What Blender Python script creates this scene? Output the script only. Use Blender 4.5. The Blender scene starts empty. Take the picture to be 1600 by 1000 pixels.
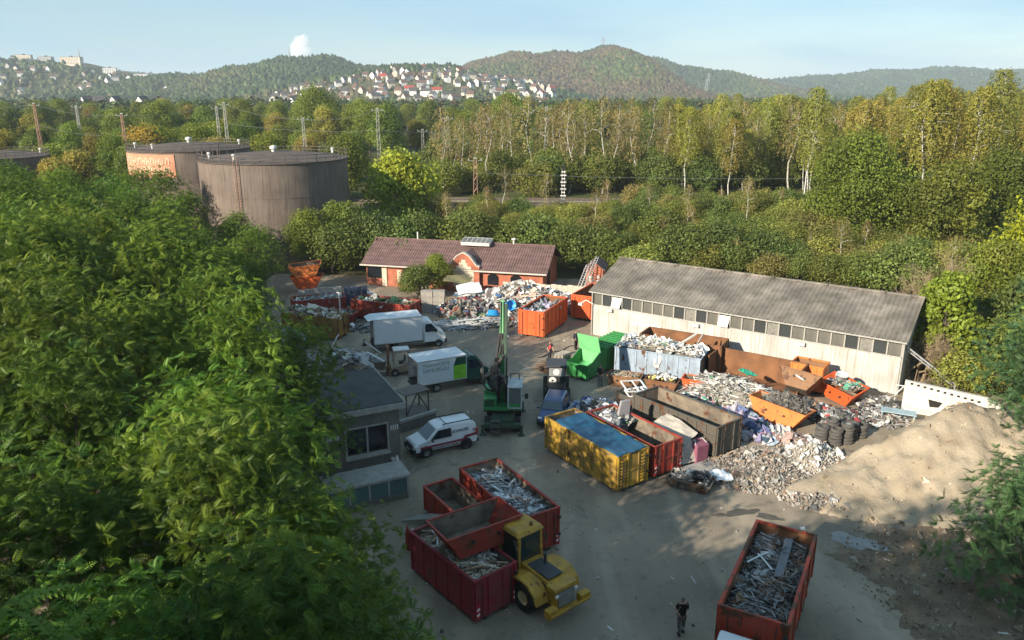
import bpy, math, random
import numpy as np
from mathutils import Vector, Matrix, Euler

# ------------------------------------------------------------------ camera, sky, sun
SC = bpy.context.scene
COL = SC.collection
PI = math.pi
R = math.radians

cam_d = bpy.data.cameras.new('camera')
cam_d.sensor_width = 36.0
cam_d.lens = 27.0
cam_d.clip_start = 0.3
cam_d.clip_end = 30000
cam = bpy.data.objects.new('camera', cam_d)
COL.objects.link(cam)
cam.location = (0, 0, 22)
cam.rotation_euler = (R(90 - 16.48), 0, 0)
SC.camera = cam

SUN_EL, SUN_AZ = 23.5, 226.0            # azimuth from +Y towards +X
world = bpy.data.worlds.new('World')
SC.world = world
world.use_nodes = True
wn, wl = world.node_tree.nodes, world.node_tree.links
sky = wn.new('ShaderNodeTexSky')
sky.sky_type = 'NISHITA'
sky.sun_disc = False
sky.sun_elevation = R(SUN_EL)
sky.sun_rotation = R(SUN_AZ)
sky.altitude = 150
sky.air_density = 1.15
sky.dust_density = 0.3
sky.ozone_density = 3.0
bg = wn['Background']
bg.inputs[1].default_value = 0.078
# thin veils of cloud, the same all round the sky
tc = wn.new('ShaderNodeTexCoord')
mp = wn.new('ShaderNodeMapping'); mp.inputs['Scale'].default_value = (1.2, 1.2, 7.0)
nz = wn.new('ShaderNodeTexNoise'); nz.inputs['Scale'].default_value = 2.6; nz.inputs['Detail'].default_value = 6
rmp = wn.new('ShaderNodeValToRGB')
rmp.color_ramp.elements[0].position = 0.42; rmp.color_ramp.elements[0].color = (0.5, 0.5, 0.5, 1)
rmp.color_ramp.elements[1].position = 0.7; rmp.color_ramp.elements[1].color = (0.85, 0.85, 0.85, 1)
mx = wn.new('ShaderNodeMix'); mx.data_type = 'RGBA'
mx.inputs[7].default_value = (2.75, 4.6, 6.0, 1)
wl.new(tc.outputs['Generated'], mp.inputs[0]); wl.new(mp.outputs[0], nz.inputs['Vector'])
wl.new(nz.outputs[0], rmp.inputs[0]); wl.new(rmp.outputs[0], mx.inputs[0])
wl.new(sky.outputs[0], mx.inputs[6]); wl.new(mx.outputs[2], bg.inputs[0])

sun_d = bpy.data.lights.new('sun', 'SUN')
sun_d.energy = 5.0
sun_d.angle = R(0.5)
sun_d.color = (1.0, 0.9, 0.74)
sun = bpy.data.objects.new('sun', sun_d)
COL.objects.link(sun)
to_sun = Vector((math.sin(R(SUN_AZ)) * math.cos(R(SUN_EL)), math.cos(R(SUN_AZ)) * math.cos(R(SUN_EL)), math.sin(R(SUN_EL))))
sun.rotation_euler = (-to_sun).to_track_quat('-Z', 'Y').to_euler()
sun.location = (-60, -60, 80)

SC.view_settings.view_transform = 'Standard'
SC.view_settings.look = 'None'
SC.view_settings.gamma = 1
SC.view_settings.exposure = 0.88
SC.view_settings.use_curve_mapping = False
SC.render.engine = 'CYCLES'
SC.cycles.use_denoising = True
SC.cycles.max_bounces = 6
SC.cycles.diffuse_bounces = 3
SC.cycles.glossy_bounces = 2
SC.cycles.transmission_bounces = 4
SC.cycles.transparent_max_bounces = 6
SC.cycles.volume_bounces = 3
SC.cycles.caustics_reflective = False
SC.cycles.caustics_refractive = False

# ------------------------------------------------------------------ materials
def _nodes(name):
    m = bpy.data.materials.new(name)
    m.use_nodes = True
    return m, m.node_tree.nodes, m.node_tree.links

def mat(name, col, rough=0.6, metal=0.0, var=0.18, vscale=3.0, dirt=None, damount=0.0, dscale=1.5,
        streak=0.0, rust=0.0, rscale=2.2, bump=0.0, bscale=40.0, spec=0.35, emis=None):
    """painted / natural surface: base colour with noise variation, optional dirt, vertical streaks and rust patches"""
    m, n, l = _nodes(name)
    b = n['Principled BSDF']
    b.inputs['Roughness'].default_value = rough
    b.inputs['Metallic'].default_value = metal
    b.inputs['Specular IOR Level'].default_value = spec
    t = n.new('ShaderNodeTexCoord')
    def noise(scale, sc=(1, 1, 1), det=5):
        mpn = n.new('ShaderNodeMapping'); mpn.inputs['Scale'].default_value = sc
        l.new(t.outputs['Object'], mpn.inputs[0])
        z = n.new('ShaderNodeTexNoise'); z.inputs['Scale'].default_value = scale; z.inputs['Detail'].default_value = det
        l.new(mpn.outputs[0], z.inputs['Vector'])
        return z.outputs[0]
    def ramp(src, a, c):
        q = n.new('ShaderNodeMapRange'); q.inputs[1].default_value = a; q.inputs[2].default_value = c
        l.new(src, q.inputs[0]); return q.outputs[0]
    def mix(fac, a, c):
        q = n.new('ShaderNodeMix'); q.data_type = 'RGBA'
        if isinstance(fac, float): q.inputs[0].default_value = fac
        else: l.new(fac, q.inputs[0])
        for i, s in ((6, a), (7, c)):
            if isinstance(s, tuple): q.inputs[i].default_value = (*s[:3], 1)
            else: l.new(s, q.inputs[i])
        return q.outputs[2]
    def mul(src, k):
        q = n.new('ShaderNodeMath'); q.operation = 'MULTIPLY'; q.inputs[1].default_value = k
        l.new(src, q.inputs[0]); return q.outputs[0]
    lo = tuple(max(0, c * (1 - var)) for c in col); hi = tuple(min(1, c * (1 + var)) for c in col)
    c = mix(ramp(noise(vscale), 0.3, 0.7), lo, hi)
    if streak:
        c = mix(mul(ramp(noise(2.2, (2.2, 2.2, 0.12)), 0.45, 0.75), streak), c, dirt or (0.09, 0.07, 0.05))
    if damount:
        c = mix(mul(ramp(noise(dscale, det=8), 0.42, 0.72), damount), c, dirt or (0.1, 0.085, 0.065))
    if rust:
        c = mix(ramp(noise(rscale, det=9), 0.66 - 0.2 * rust, 0.72 - 0.2 * rust), c, (0.11, 0.045, 0.02))
    l.new(c, b.inputs['Base Color'])
    if emis:
        b.inputs['Emission Color'].default_value = (*emis, 1); b.inputs['Emission Strength'].default_value = 1
    if bump:
        bp = n.new('ShaderNodeBump'); bp.inputs['Strength'].default_value = bump; bp.inputs['Distance'].default_value = 0.05
        l.new(noise(bscale, det=6), bp.inputs['Height']); l.new(bp.outputs[0], b.inputs['Normal'])
    return m

def mat_attr(name, rough=0.6, var=0.2, vscale=4.0, spec=0.3, metal=0.0):
    m, n, l = _nodes(name)
    b = n['Principled BSDF']
    b.inputs['Roughness'].default_value = rough; b.inputs['Specular IOR Level'].default_value = spec; b.inputs['Metallic'].default_value = metal
    a = n.new('ShaderNodeAttribute'); a.attribute_name = 'Col'
    t = n.new('ShaderNodeTexCoord'); z = n.new('ShaderNodeTexNoise'); z.inputs['Scale'].default_value = vscale; z.inputs['Detail'].default_value = 5
    l.new(t.outputs['Object'], z.inputs['Vector'])
    q = n.new('ShaderNodeMapRange'); q.inputs[1].default_value = 0.3; q.inputs[2].default_value = 0.7
    q.inputs[3].default_value = 1 - var; q.inputs[4].default_value = 1 + var
    l.new(z.outputs[0], q.inputs[0])
    x = n.new('ShaderNodeMix'); x.data_type = 'RGBA'; x.blend_type = 'MULTIPLY'; x.inputs[0].default_value = 1
    l.new(a.outputs['Color'], x.inputs[6]); l.new(q.outputs[0], x.inputs[7])
    l.new(x.outputs[2], b.inputs['Base Color'])
    return m

def mat_leaf(name, tint=(1.82, 1.82, 1.4), trans=0.35, orand=0.25):
    """leaves: vertex colour x per-tree variation, part translucent"""
    m, n, l = _nodes(name)
    out = n['Material Output']; n.remove(n['Principled BSDF'])
    a = n.new('ShaderNodeAttribute'); a.attribute_name = 'Col'
    oi = n.new('ShaderNodeObjectInfo')
    mr = n.new('ShaderNodeMapRange'); mr.inputs[3].default_value = 1 - orand; mr.inputs[4].default_value = 1 + orand
    l.new(oi.outputs['Random'], mr.inputs[0])
    hs = n.new('ShaderNodeHueSaturation')
    mh = n.new('ShaderNodeMapRange'); mh.inputs[3].default_value = 0.5 - 0.06 * orand; mh.inputs[4].default_value = 0.5 + 0.06 * orand
    fr = n.new('ShaderNodeMath'); fr.operation = 'FRACT'; ml = n.new('ShaderNodeMath'); ml.operation = 'MULTIPLY'; ml.inputs[1].default_value = 7.31
    l.new(oi.outputs['Random'], ml.inputs[0]); l.new(ml.outputs[0], fr.inputs[0]); l.new(fr.outputs[0], mh.inputs[0])
    l.new(mh.outputs[0], hs.inputs['Hue']); l.new(mr.outputs[0], hs.inputs['Value'])
    tn = n.new('ShaderNodeMix'); tn.data_type = 'RGBA'; tn.blend_type = 'MULTIPLY'; tn.inputs[0].default_value = 1
    l.new(a.outputs['Color'], tn.inputs[6]); tn.inputs[7].default_value = (*tint, 1)
    l.new(tn.outputs[2], hs.inputs['Color'])
    d = n.new('ShaderNodeBsdfPrincipled'); d.inputs['Roughness'].default_value = 0.55; d.inputs['Specular IOR Level'].default_value = 0.3
    tr = n.new('ShaderNodeBsdfTranslucent'); ms = n.new('ShaderNodeMixShader'); ms.inputs[0].default_value = trans
    tw = n.new('ShaderNodeMix'); tw.data_type = 'RGBA'; tw.blend_type = 'MULTIPLY'; tw.inputs[0].default_value = 1
    tw.inputs[7].default_value = (1.25, 1.2, 0.5, 1)
    l.new(hs.outputs[0], tw.inputs[6]); l.new(hs.outputs[0], d.inputs['Base Color']); l.new(tw.outputs[2], tr.inputs[0])
    l.new(d.outputs[0], ms.inputs[1]); l.new(tr.outputs[0], ms.inputs[2]); l.new(ms.outputs[0], out.inputs[0])
    return m

def mat_glass(name, col=(0.02, 0.025, 0.03), rough=0.08):
    m, n, l = _nodes(name)
    b = n['Principled BSDF']
    b.inputs['Base Color'].default_value = (*col, 1); b.inputs['Roughness'].default_value = rough
    b.inputs['Specular IOR Level'].default_value = 0.8
    return m

# ------------------------------------------------------------------ mesh builder
def rotm(r):
    if r is None: return Matrix.Identity(3)
    if isinstance(r, (int, float)): return Matrix.Rotation(r, 3, 'Z')
    if isinstance(r, Matrix): return r
    return Euler(r).to_matrix()

class MB:
    def __init__(s): s.v = []; s.f = []; s.c = []; s.col = None
    def add(s, vs, fs):
        o = len(s.v)
        s.v.extend(tuple(p) for p in vs); s.f.extend(tuple(i + o for i in f) for f in fs)
        if s.col is not None: s.c.extend([s.col] * len(vs))
        return s
    def box(s, c, d, r=None):
        m = rotm(r); c = Vector(c); h = Vector(d) / 2
        vs = [c + m @ Vector((x * h.x, y * h.y, z * h.z)) for x in (-1, 1) for y in (-1, 1) for z in (-1, 1)]
        return s.add(vs, [(0, 1, 3, 2), (4, 6, 7, 5), (0, 4, 5, 1), (2, 3, 7, 6), (0, 2, 6, 4), (1, 5, 7, 3)])
    def bb(s, x0, x1, y0, y1, z0, z1):
        return s.box(((x0 + x1) / 2, (y0 + y1) / 2, (z0 + z1) / 2), (x1 - x0, y1 - y0, z1 - z0))
    def hexa(s, p):   # bottom 4 ccw, top 4 ccw
        return s.add(p, [(3, 2, 1, 0), (4, 5, 6, 7), (0, 1, 5, 4), (1, 2, 6, 5), (2, 3, 7, 6), (3, 0, 4, 7)])
    def tube(s, p, q, r, r2=None, n=6, cap=True):
        p, q = Vector(p), Vector(q); d = q - p
        if d.length < 1e-6: return s
        r2 = r if r2 is None else r2
        a = d.orthogonal().normalized(); b = d.cross(a).normalized()
        vs = []
        for c, rr in ((p, r), (q, r2)):
            for i in range(n):
                t = 2 * PI * i / n; vs.append(c + (a * math.cos(t) + b * math.sin(t)) * rr)
        fs = [(i, (i + 1) % n, n + (i + 1) % n, n + i) for i in range(n)]
        if cap: fs += [tuple(range(n))[::-1], tuple(range(n, 2 * n))]
        return s.add(vs, fs)
    def path(s, pts, r, n=6):
        for a, b in zip(pts, pts[1:]): s.tube(a, b, r, n=n)
        return s
    def lathe(s, prof, n=24, c=(0, 0, 0), m=None):   # prof [(r,z)], axis Z through c (then m)
        c = Vector(c); m = rotm(m); vs = []; k = len(prof)
        for i in range(n):
            t = 2 * PI * i / n
            for r, z in prof: vs.append(c + m @ Vector((r * math.cos(t), r * math.sin(t), z)))
        fs = []
        for i in range(n):
            j = (i + 1) % n
            for q in range(k - 1): fs.append((i * k + q, j * k + q, j * k + q + 1, i * k + q + 1))
        return s.add(vs, fs)
    def prism(s, pts, a, b, axis='y'):   # polygon in the plane across axis, between a and b
        k = len(pts)
        def P(u, w, t): return {'y': (u, t, w), 'x': (t, u, w), 'z': (u, w, t)}[axis]
        vs = [P(u, w, a) for u, w in pts] + [P(u, w, b) for u, w in pts]
        return s.add(vs, [tuple(range(k)), tuple(range(k, 2 * k))[::-1]] + [(i, k + i, k + (i + 1) % k, (i + 1) % k) for i in range(k)])
    def plate(s, pts, th, nrm=None):     # planar polygon with thickness
        p = [Vector(x) for x in pts]
        nn = Vector(nrm) if nrm else (p[1] - p[0]).cross(p[2] - p[0])
        nn = nn.normalized() * th; k = len(p)
        vs = p + [x + nn for x in p]
        return s.add(vs, [tuple(range(k))[::-1], tuple(range(k, 2 * k))] + [(i, (i + 1) % k, k + (i + 1) % k, k + i) for i in range(k)])
    def body(s, prof):                   # closed side profile [(x, z, halfwidth)]
        k = len(prof)
        vs = [(x, -w, z) for x, z, w in prof] + [(x, w, z) for x, z, w in prof]
        return s.add(vs, [tuple(range(k)), tuple(range(k, 2 * k))[::-1]] + [(i, k + i, k + (i + 1) % k, (i + 1) % k) for i in range(k)])
    def mesh(s, name, m):
        me = bpy.data.meshes.new(name); me.from_pydata(s.v, [], s.f)
        if s.c:
            a = me.color_attributes.new('Col', 'FLOAT_COLOR', 'POINT')
            a.data.foreach_set('color', np.array([(*c[:3], 1) for c in s.c], dtype=np.float32).ravel())
        me.materials.append(m); return me
    def build(s, name, m, parent=None, smooth=False, bevel=0.0, loc=None, rot=None):
        me = s.mesh(name, m)
        import bmesh
        bm = bmesh.new(); bm.from_mesh(me); bmesh.ops.recalc_face_normals(bm, faces=bm.faces); bm.to_mesh(me); bm.free()
        if smooth: me.polygons.foreach_set('use_smooth', [True] * len(me.polygons))
        o = link(name, me, parent, loc, rot)
        if bevel:
            bv = o.modifiers.new('bevel', 'BEVEL'); bv.width = bevel; bv.segments = 2; bv.limit_method = 'ANGLE'; bv.angle_limit = R(35)
        return o

def link(name, me, parent=None, loc=None, rot=None):
    o = bpy.data.objects.new(name, me); COL.objects.link(o)
    if parent is not None: o.parent = parent
    if loc is not None: o.location = loc
    if rot is not None: o.rotation_euler = rot if not isinstance(rot, (int, float)) else (0, 0, rot)
    return o

def tag(o, label=None, cat=None, group=None, kind=None):
    if label: o['label'] = label
    if cat: o['category'] = cat
    if group: o['group'] = group
    if kind: o['kind'] = kind
    return o

def thing(name, label, cat, loc=(0, 0, 0), rz=0.0, group=None):
    o = bpy.data.objects.new(name, None); COL.objects.link(o)
    o.location = loc; o.rotation_euler = (0, 0, rz)
    o.empty_display_size = 0.3
    return tag(o, label, cat, group)

def copy_tree(o, parent=None):
    c = o.copy(); COL.objects.link(c); c.parent = parent
    for ch in o.children: copy_tree(ch, c)
    return c

def np_mesh(name, V, F, m, C=None, smooth=False):
    """V (n,3), F (k,q) constant polygon size, C (n,3) point colours"""
    me = bpy.data.meshes.new(name)
    V = np.ascontiguousarray(V, dtype=np.float32); F = np.ascontiguousarray(F, dtype=np.int32)
    me.vertices.add(len(V)); me.vertices.foreach_set('co', V.ravel())
    q = F.shape[1]
    me.loops.add(F.size); me.loops.foreach_set('vertex_index', F.ravel())
    me.polygons.add(len(F)); me.polygons.foreach_set('loop_start', np.arange(0, F.size, q, dtype=np.int32))
    if smooth: me.polygons.foreach_set('use_smooth', np.ones(len(F), dtype=bool))
    me.update(calc_edges=True)
    if C is not None:
        a = me.color_attributes.new('Col', 'FLOAT_COLOR', 'POINT')
        a.data.foreach_set('color', np.concatenate([C, np.ones((len(C), 1))], 1).astype(np.float32).ravel())
    me.materials.append(m)
    return me
# ------------------------------------------------------------------ terrain
HILLS = [  # ridge y, front width, back width, ridge line [(x, z)]
    (1800, 650, 700, [(-2600, 90), (-1350, 94), (-1137, 92), (-1053, 86), (-926, 79), (-871, 67), (-801, 58), (-702, 49), (-603, 29), (-480, 0)]),
    (1700, 420, 500, [(-860, 0), (-706, 29), (-649, 52), (-607, 65), (-538, 81), (-483, 88), (-403, 86), (-337, 72), (-270, 65), (-189, 54), (-109, 29), (-20, 0)]),
    (1450, 520, 500, [(-520, 0), (-370, 33), (-300, 44), (-230, 53), (-161, 57), (-92, 54), (-23, 45), (46, 34), (93, 22), (170, 0)]),
    (2000, 640, 600, [(-360, 0), (-255, 30), (-159, 69), (-63, 96), (47, 110), (158, 114), (252, 117), (292, 108), (332, 90), (382, 45), (416, 14), (450, 0)]),
    (2500, 560, 700, [(60, 60), (198, 107), (365, 124), (515, 102), (655, 77), (756, 54), (838, 32), (960, 0)]),
    (3300, 800, 900, [(600, 0), (790, 35), (999, 60), (1182, 70), (1442, 90), (1649, 107), (1832, 107), (2095, 97), (2491, 85), (3800, 80)]),
    (3600, 900, 900, [(-3800, 80), (-2004, 80), (-1716, 93), (-1431, 88), (-1146, 77), (-700, 66), (-200, 60), (300, 60), (900, 40), (1300, 0)]),
]
def sstep(a, b, t):
    t = np.clip((t - a) / (b - a), 0, 1); return t * t * (3 - 2 * t)
def hz(x, y):
    x = np.asarray(x, dtype=float); y = np.asarray(y, dtype=float)
    h = 3.0 * sstep(94, 116, y - 0.0 * x) * sstep(-14, -4, x + np.maximum(0, (y - 118)) * 2.0)
    und = 1.2 * np.sin(x * 0.013 + 1.0) * np.cos(y * 0.017) * sstep(300, 700, y)
    h = h + und
    for ry, fw, bw, rl in HILLS:
        xs, zs = zip(*rl)
        rz = np.interp(x, xs, zs)
        rz = rz * (1 + 0.05 * np.sin(x * 0.021 + ry) + 0.03 * np.sin(x * 0.057 + y * 0.01))
        ryx = ry + 60 * np.sin(x * 0.004 + ry)
        t = np.where(y < ryx, (y - ryx) / fw, (y - ryx) / bw)
        h = np.maximum(h, rz * np.where(np.abs(t) < 1, 0.5 * (1 + np.cos(PI * np.clip(t, -1, 1))), 0))
    return h

M_GROUND = mat('ground_cover', (0.075, 0.085, 0.03), 0.9, var=0.45, vscale=0.05, dirt=(0.11, 0.085, 0.05), damount=0.7, dscale=0.12, bump=0.5, bscale=0.8, spec=0.1)
xs = np.unique(np.concatenate([np.linspace(-4300, 4300, 173), np.arange(-60, 80, 4.0)]))
ys = np.unique(np.concatenate([np.arange(-150, 90, 30.0), np.arange(90, 122, 2.0), np.arange(122, 260, 12.0), np.geomspace(260, 5300, 130)]))
gx, gy = np.meshgrid(xs, ys)
GV = np.stack([gx, gy, hz(gx, gy)], -1).reshape(-1, 3)
nx, ny = len(xs), len(ys)
idx = np.arange(nx * ny).reshape(ny, nx)
GF = np.stack([idx[:-1, :-1], idx[:-1, 1:], idx[1:, 1:], idx[1:, :-1]], -1).reshape(-1, 4)
tag(link('ground', np_mesh('ground', GV, GF, M_GROUND, smooth=True)), kind='structure')

# yard surface: worn asphalt under dust, oil and tracked earth
def yard_material():
    m, n, l = _nodes('yard_surface')
    b = n['Principled BSDF']; t = n.new('ShaderNodeTexCoord')
    def noise(scale, sc=(1, 1, 1), det=6, rot=0.0, dist=0.0):
        q = n.new('ShaderNodeMapping'); q.inputs['Scale'].default_value = sc; q.inputs['Rotation'].default_value = (0, 0, rot)
        l.new(t.outputs['Object'], q.inputs[0])
        z = n.new('ShaderNodeTexNoise'); z.inputs['Scale'].default_value = scale; z.inputs['Detail'].default_value = det; z.inputs['Distortion'].default_value = dist
        l.new(q.outputs[0], z.inputs['Vector']); return z.outputs[0]
    def ramp(s, a, c, lo=0.0, hi=1.0):
        q = n.new('ShaderNodeMapRange'); q.inputs[1].default_value = a; q.inputs[2].default_value = c; q.inputs[3].default_value = lo; q.inputs[4].default_value = hi
        l.new(s, q.inputs[0]); return q.outputs[0]
    def mix(f, a, c):
        q = n.new('ShaderNodeMix'); q.data_type = 'RGBA'; l.new(f, q.inputs[0])
        for i, s in ((6, a), (7, c)):
            if isinstance(s, tuple): q.inputs[i].default_value = (*s, 1)
            else: l.new(s, q.inputs[i])
        return q.outputs[2]
    c = mix(ramp(noise(0.16), 0.35, 0.65), (0.2, 0.16, 0.118), (0.28, 0.223, 0.16))
    c = mix(ramp(noise(0.32, (1, 0.28, 1), rot=0.5, dist=0.6), 0.48, 0.68, 0, 0.85), c, (0.4, 0.325, 0.235))    # dust dragged by wheels
    c = mix(ramp(noise(0.22, dist=1.2), 0.62, 0.7, 0, 0.8), c, (0.06, 0.053, 0.044))                        # damp and oil
    c = mix(ramp(noise(1.7, det=8), 0.55, 0.8, 0, 0.5), c, (0.09, 0.08, 0.068))
    c = mix(ramp(noise(14, det=3), 0.66, 0.72, 0, 0.55), c, (0.36, 0.33, 0.28))                             # grit
    l.new(c, b.inputs['Base Color'])
    l.new(ramp(noise(0.22, dist=1.2), 0.6, 0.72, 0.88, 0.5), b.inputs['Roughness'])
    b.inputs['Specular IOR Level'].default_value = 0.25
    bp = n.new('ShaderNodeBump'); bp.inputs['Strength'].default_value = 0.45; bp.inputs['Distance'].default_value = 0.06
    l.new(noise(7, det=9), bp.inputs['Height']); l.new(bp.outputs[0], b.inputs['Normal'])
    return m
yv = [(-32, 3), (40, 3), (40, 44), (36, 56), (14, 80), (12, 92), (-30, 95)]
y_mb = MB(); y_mb.add([(x, y, 0.006) for x, y in yv], [tuple(range(len(yv)))])
tag(y_mb.build('yard', yard_material()), kind='structure')

M_WATER = mat('puddle_water', (0.2, 0.19, 0.17), 0.3, var=0.3, vscale=1.2, spec=0.6)
def blob_sheet(name, cx, cy, rx, ry, rot, z, m, seed, n=40, rag=0.0):
    r = random.Random(seed); pts = []
    ph = [r.uniform(0, 6.28) for _ in range(4)]
    for i in range(n):
        t = 2 * PI * i / n
        k = 1 + 0.18 * math.sin(2 * t + ph[0]) + 0.14 * math.sin(3 * t + ph[1]) + 0.1 * math.sin(5 * t + ph[2]) + 0.06 * math.sin(9 * t + ph[3]) + rag * (math.sin(23 * t + ph[1]) * 0.5 + math.sin(41 * t + ph[0]) * 0.4 + r.uniform(-1, 1) * 0.8)
        x, y = rx * k * math.cos(t), ry * k * math.sin(t)
        pts.append((cx + x * math.cos(rot) - y * math.sin(rot), cy + x * math.sin(rot) + y * math.cos(rot), z))
    mb = MB(); mb.add(pts, [tuple(range(n))]); return mb.build(name, m)
tag(blob_sheet('puddle', 17.6, 34.4, 1.15, 0.7, -0.5, 0.012, M_WATER, 4), kind='structure')
M_DAMP = mat('damp_earth', (0.085, 0.073, 0.058), 0.75, var=0.3, vscale=2.5)
for k, (x, y, a, b, r_) in enumerate(((12.6, 37.3, 0.9, 0.35, 0.3), (13.9, 36.8, 0.7, 0.3, -0.2), (11.4, 37.0, 0.5, 0.2, 0.1))):
    tag(blob_sheet('damp_patch', x, y, a, b, r_, 0.012, M_DAMP, 9 + k), kind='structure')

M_SOIL = mat('bare_soil', (0.21, 0.152, 0.1), 0.95, var=0.3, vscale=0.8, damount=0.5, dirt=(0.11, 0.085, 0.06), dscale=1.2, bump=0.9, bscale=7, spec=0.1)
tag(blob_sheet('bare_soil', 22.3, 30.6, 6.2, 6.6, 0.3, 0.01, M_SOIL, 31, 260, 0.05), kind='structure')
# railway: two ballasted tracks on the bank behind the shrubs
M_BALLAST = mat('ballast', (0.15, 0.125, 0.095), 0.95, var=0.4, vscale=2.5, bump=0.8, bscale=9)
M_STEEL = mat('rail_steel', (0.2, 0.15, 0.12), 0.45, 0.6, var=0.3)
M_SLEEPER = mat('sleeper_wood', (0.09, 0.075, 0.06), 0.85)
tr_mb = MB()
for k, (ya, yb) in enumerate(((139.5, 128.6), (146.5, 136.0))):
    xa, xb = -120, 120
    za, zb = [float(hz(q, 140)) for q in (-20, 20)]
    tr_mb.hexa([(xa, ya - 2, 2.6), (xb, yb - 2, 2.6), (xb, yb + 2, 2.6), (xa, ya + 2, 2.6), (xa, ya - 1.4, 3.25), (xb, yb - 1.4, 3.25), (xb, yb + 1.4, 3.25), (xa, ya + 1.4, 3.25)])
trk = tag(tr_mb.build('railway_bed', M_BALLAST), kind='structure')
for k, (ya, yb) in enumerate(((139.5, 128.6), (146.5, 136.0))):
    for s in (-0.72, 0.72):
        mb = MB(); mb.hexa([(-120, ya + s - .04, 3.35), (120, yb + s - .04, 3.35), (120, yb + s + .04, 3.35), (-120, ya + s + .04, 3.35), (-120, ya + s - .04, 3.5), (120, yb + s - .04, 3.5), (120, yb + s + .04, 3.5), (-120, ya + s + .04, 3.5)])
        mb.build('rail', M_STEEL, trk)
sl = MB(); sl.box((0, 0, 3.3), (0.26, 2.5, 0.14)); slm = sl.mesh('sleeper', M_SLEEPER)
for i in range(60):
    x = -40 + i * 1.9; k = i % 2
    link('sleeper', slm, trk, (x, 134.05 - x * 0.0454, 0))

# ------------------------------------------------------------------ leaves and trees
def unit(v): return v / np.maximum(np.linalg.norm(v, axis=-1, keepdims=True), 1e-9)
def leaf_quads(P, N, size, rng, asp=0.6, tilt=0.6):
    """one rhombic leaf clump per point"""
    k = len(P); N = unit(N + rng.normal(0, tilt, (k, 3)))
    A = unit(np.cross(N, rng.normal(0, 1, (k, 3)))); B = np.cross(N, A)
    s = (size * rng.uniform(0.6, 1.35, k))[:, None]
    V = np.stack([P - A * s, P - B * s * asp + N * s * 0.12, P + A * s, P + B * s * asp + N * s * 0.12], 1).reshape(-1, 3)
    return V, np.arange(4 * k, dtype=np.int32).reshape(k, 4)
def jitter_cols(base, k, rng, vv=0.3, hue=0.12, rep=4):
    c = np.array(base)[None] * rng.uniform(1 - vv, 1 + vv, (k, 1)) * rng.uniform(1 - hue, 1 + hue, (k, 3))
    return np.repeat(np.clip(c, 0, 1), rep, 0)
def lobes_in(rng, n, rx, z0, z1, rl):
    out = []
    for i in range(n):
        t = (i + 0.5) / n; a = i * 2.4 + rng.uniform(-.5, .5)
        z = z0 + (z1 - z0) * (t ** 0.85)
        w = math.sin(PI * min(1, 0.16 + 0.84 * t) ** 0.9) ** 0.7
        r = rx * w * rng.uniform(0.35, 0.95)
        out.append((r * math.cos(a), r * math.sin(a), z, rl * rng.uniform(0.5, 1.35)))
    return out
def trunk_mb(h, r, lob, rng, lean=0.3, n=7, every=1):
    mb = MB(); p = Vector((0, 0, -0.3)); top = h * 0.82; spine = [p]
    for i in range(1, 6):
        spine.append(Vector((lean * math.sin(i * 1.1), lean * math.cos(i * 1.7) * 0.8, top * i / 5)))
    for i in range(5): mb.tube(spine[i], spine[i + 1], r * (1 - i * 0.17), r * (1 - (i + 1) * 0.17), n)
    for (x, y, z, q) in lob[::every]:
        b = max(0.15, min(0.95, (z - q * 1.4) / top)) * 5
        i = min(4, int(b)); s = spine[i].lerp(spine[i + 1], b - i)
        e = Vector((x, y, z)); mid = s.lerp(e, 0.5) + Vector((0, 0, 0.25 * (e - s).length * 0.5))
        mb.tube(s, mid, r * 0.34, r * 0.2, 5); mb.tube(mid, e, r * 0.2, r * 0.06, 4)
    return mb
M_BARK = mat('bark', (0.1, 0.08, 0.06), 0.9, var=0.35, vscale=6, bump=0.5, bscale=20)
M_BIRCH = mat('birch_bark', (0.55, 0.52, 0.46), 0.8, var=0.15, vscale=4, dirt=(0.05, 0.045, 0.04), damount=0.8, dscale=3.5)
M_LEAF = mat_leaf('leaf_green'); M_FAR = mat_leaf('leaf_far', tint=(1.05, 1.05, 1.05), trans=0.15, orand=0.15)

def crown_round(seed, h, rx, nl, nq, qs, col, col2=None, hollow=0.45, gap=0.0):
    rng = np.random.default_rng(seed)
    lob = lobes_in(rng, nl, rx, h * 0.28, h * 0.9, rx * 0.5)
    w = np.array([l[3] ** 2 for l in lob]); w /= w.sum()
    li = rng.choice(nl, nq, p=w); L = np.array(lob)[li]
    d = unit(rng.normal(0, 1, (nq, 3)) + np.array([0, 0, 0.25])); rr = rng.uniform(hollow, 1.0, nq) ** 0.5
    P = L[:, :3] + d * (L[:, 3] * rr * rng.uniform(0.72, 1.28, nq))[:, None] * np.array([1, 1, 0.85])
    V, F = leaf_quads(P, d, qs, rng)
    lc = rng.uniform(0.75, 1.25, nl)
    C = np.array(col)[None] * np.ones((nq, 1))
    if col2 is not None:
        k = rng.uniform(0, 1, nl)[li] * 0.6 + rng.uniform(0, 0.4, nq)
        C = C * (1 - k[:, None]) + np.array(col2)[None] * k[:, None]
    C = np.repeat(np.clip(C * lc[li][:, None] * rng.uniform(0.7, 1.3, (nq, 1)), 0, 1), 4, 0)
    return V, F, C, lob, rng
def round_tree(seed, h, rx, nl, nq, qs, col, col2=None, m=None, tr=0.3, bark=None):
    V, F, C, lob, rng = crown_round(seed, h, rx, nl, nq, qs, col, col2)
    return np_mesh('crown', V, F, m or M_LEAF, C), trunk_mb(h, tr, lob, rng, every=2).mesh('trunk', bark or M_BARK)

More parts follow.
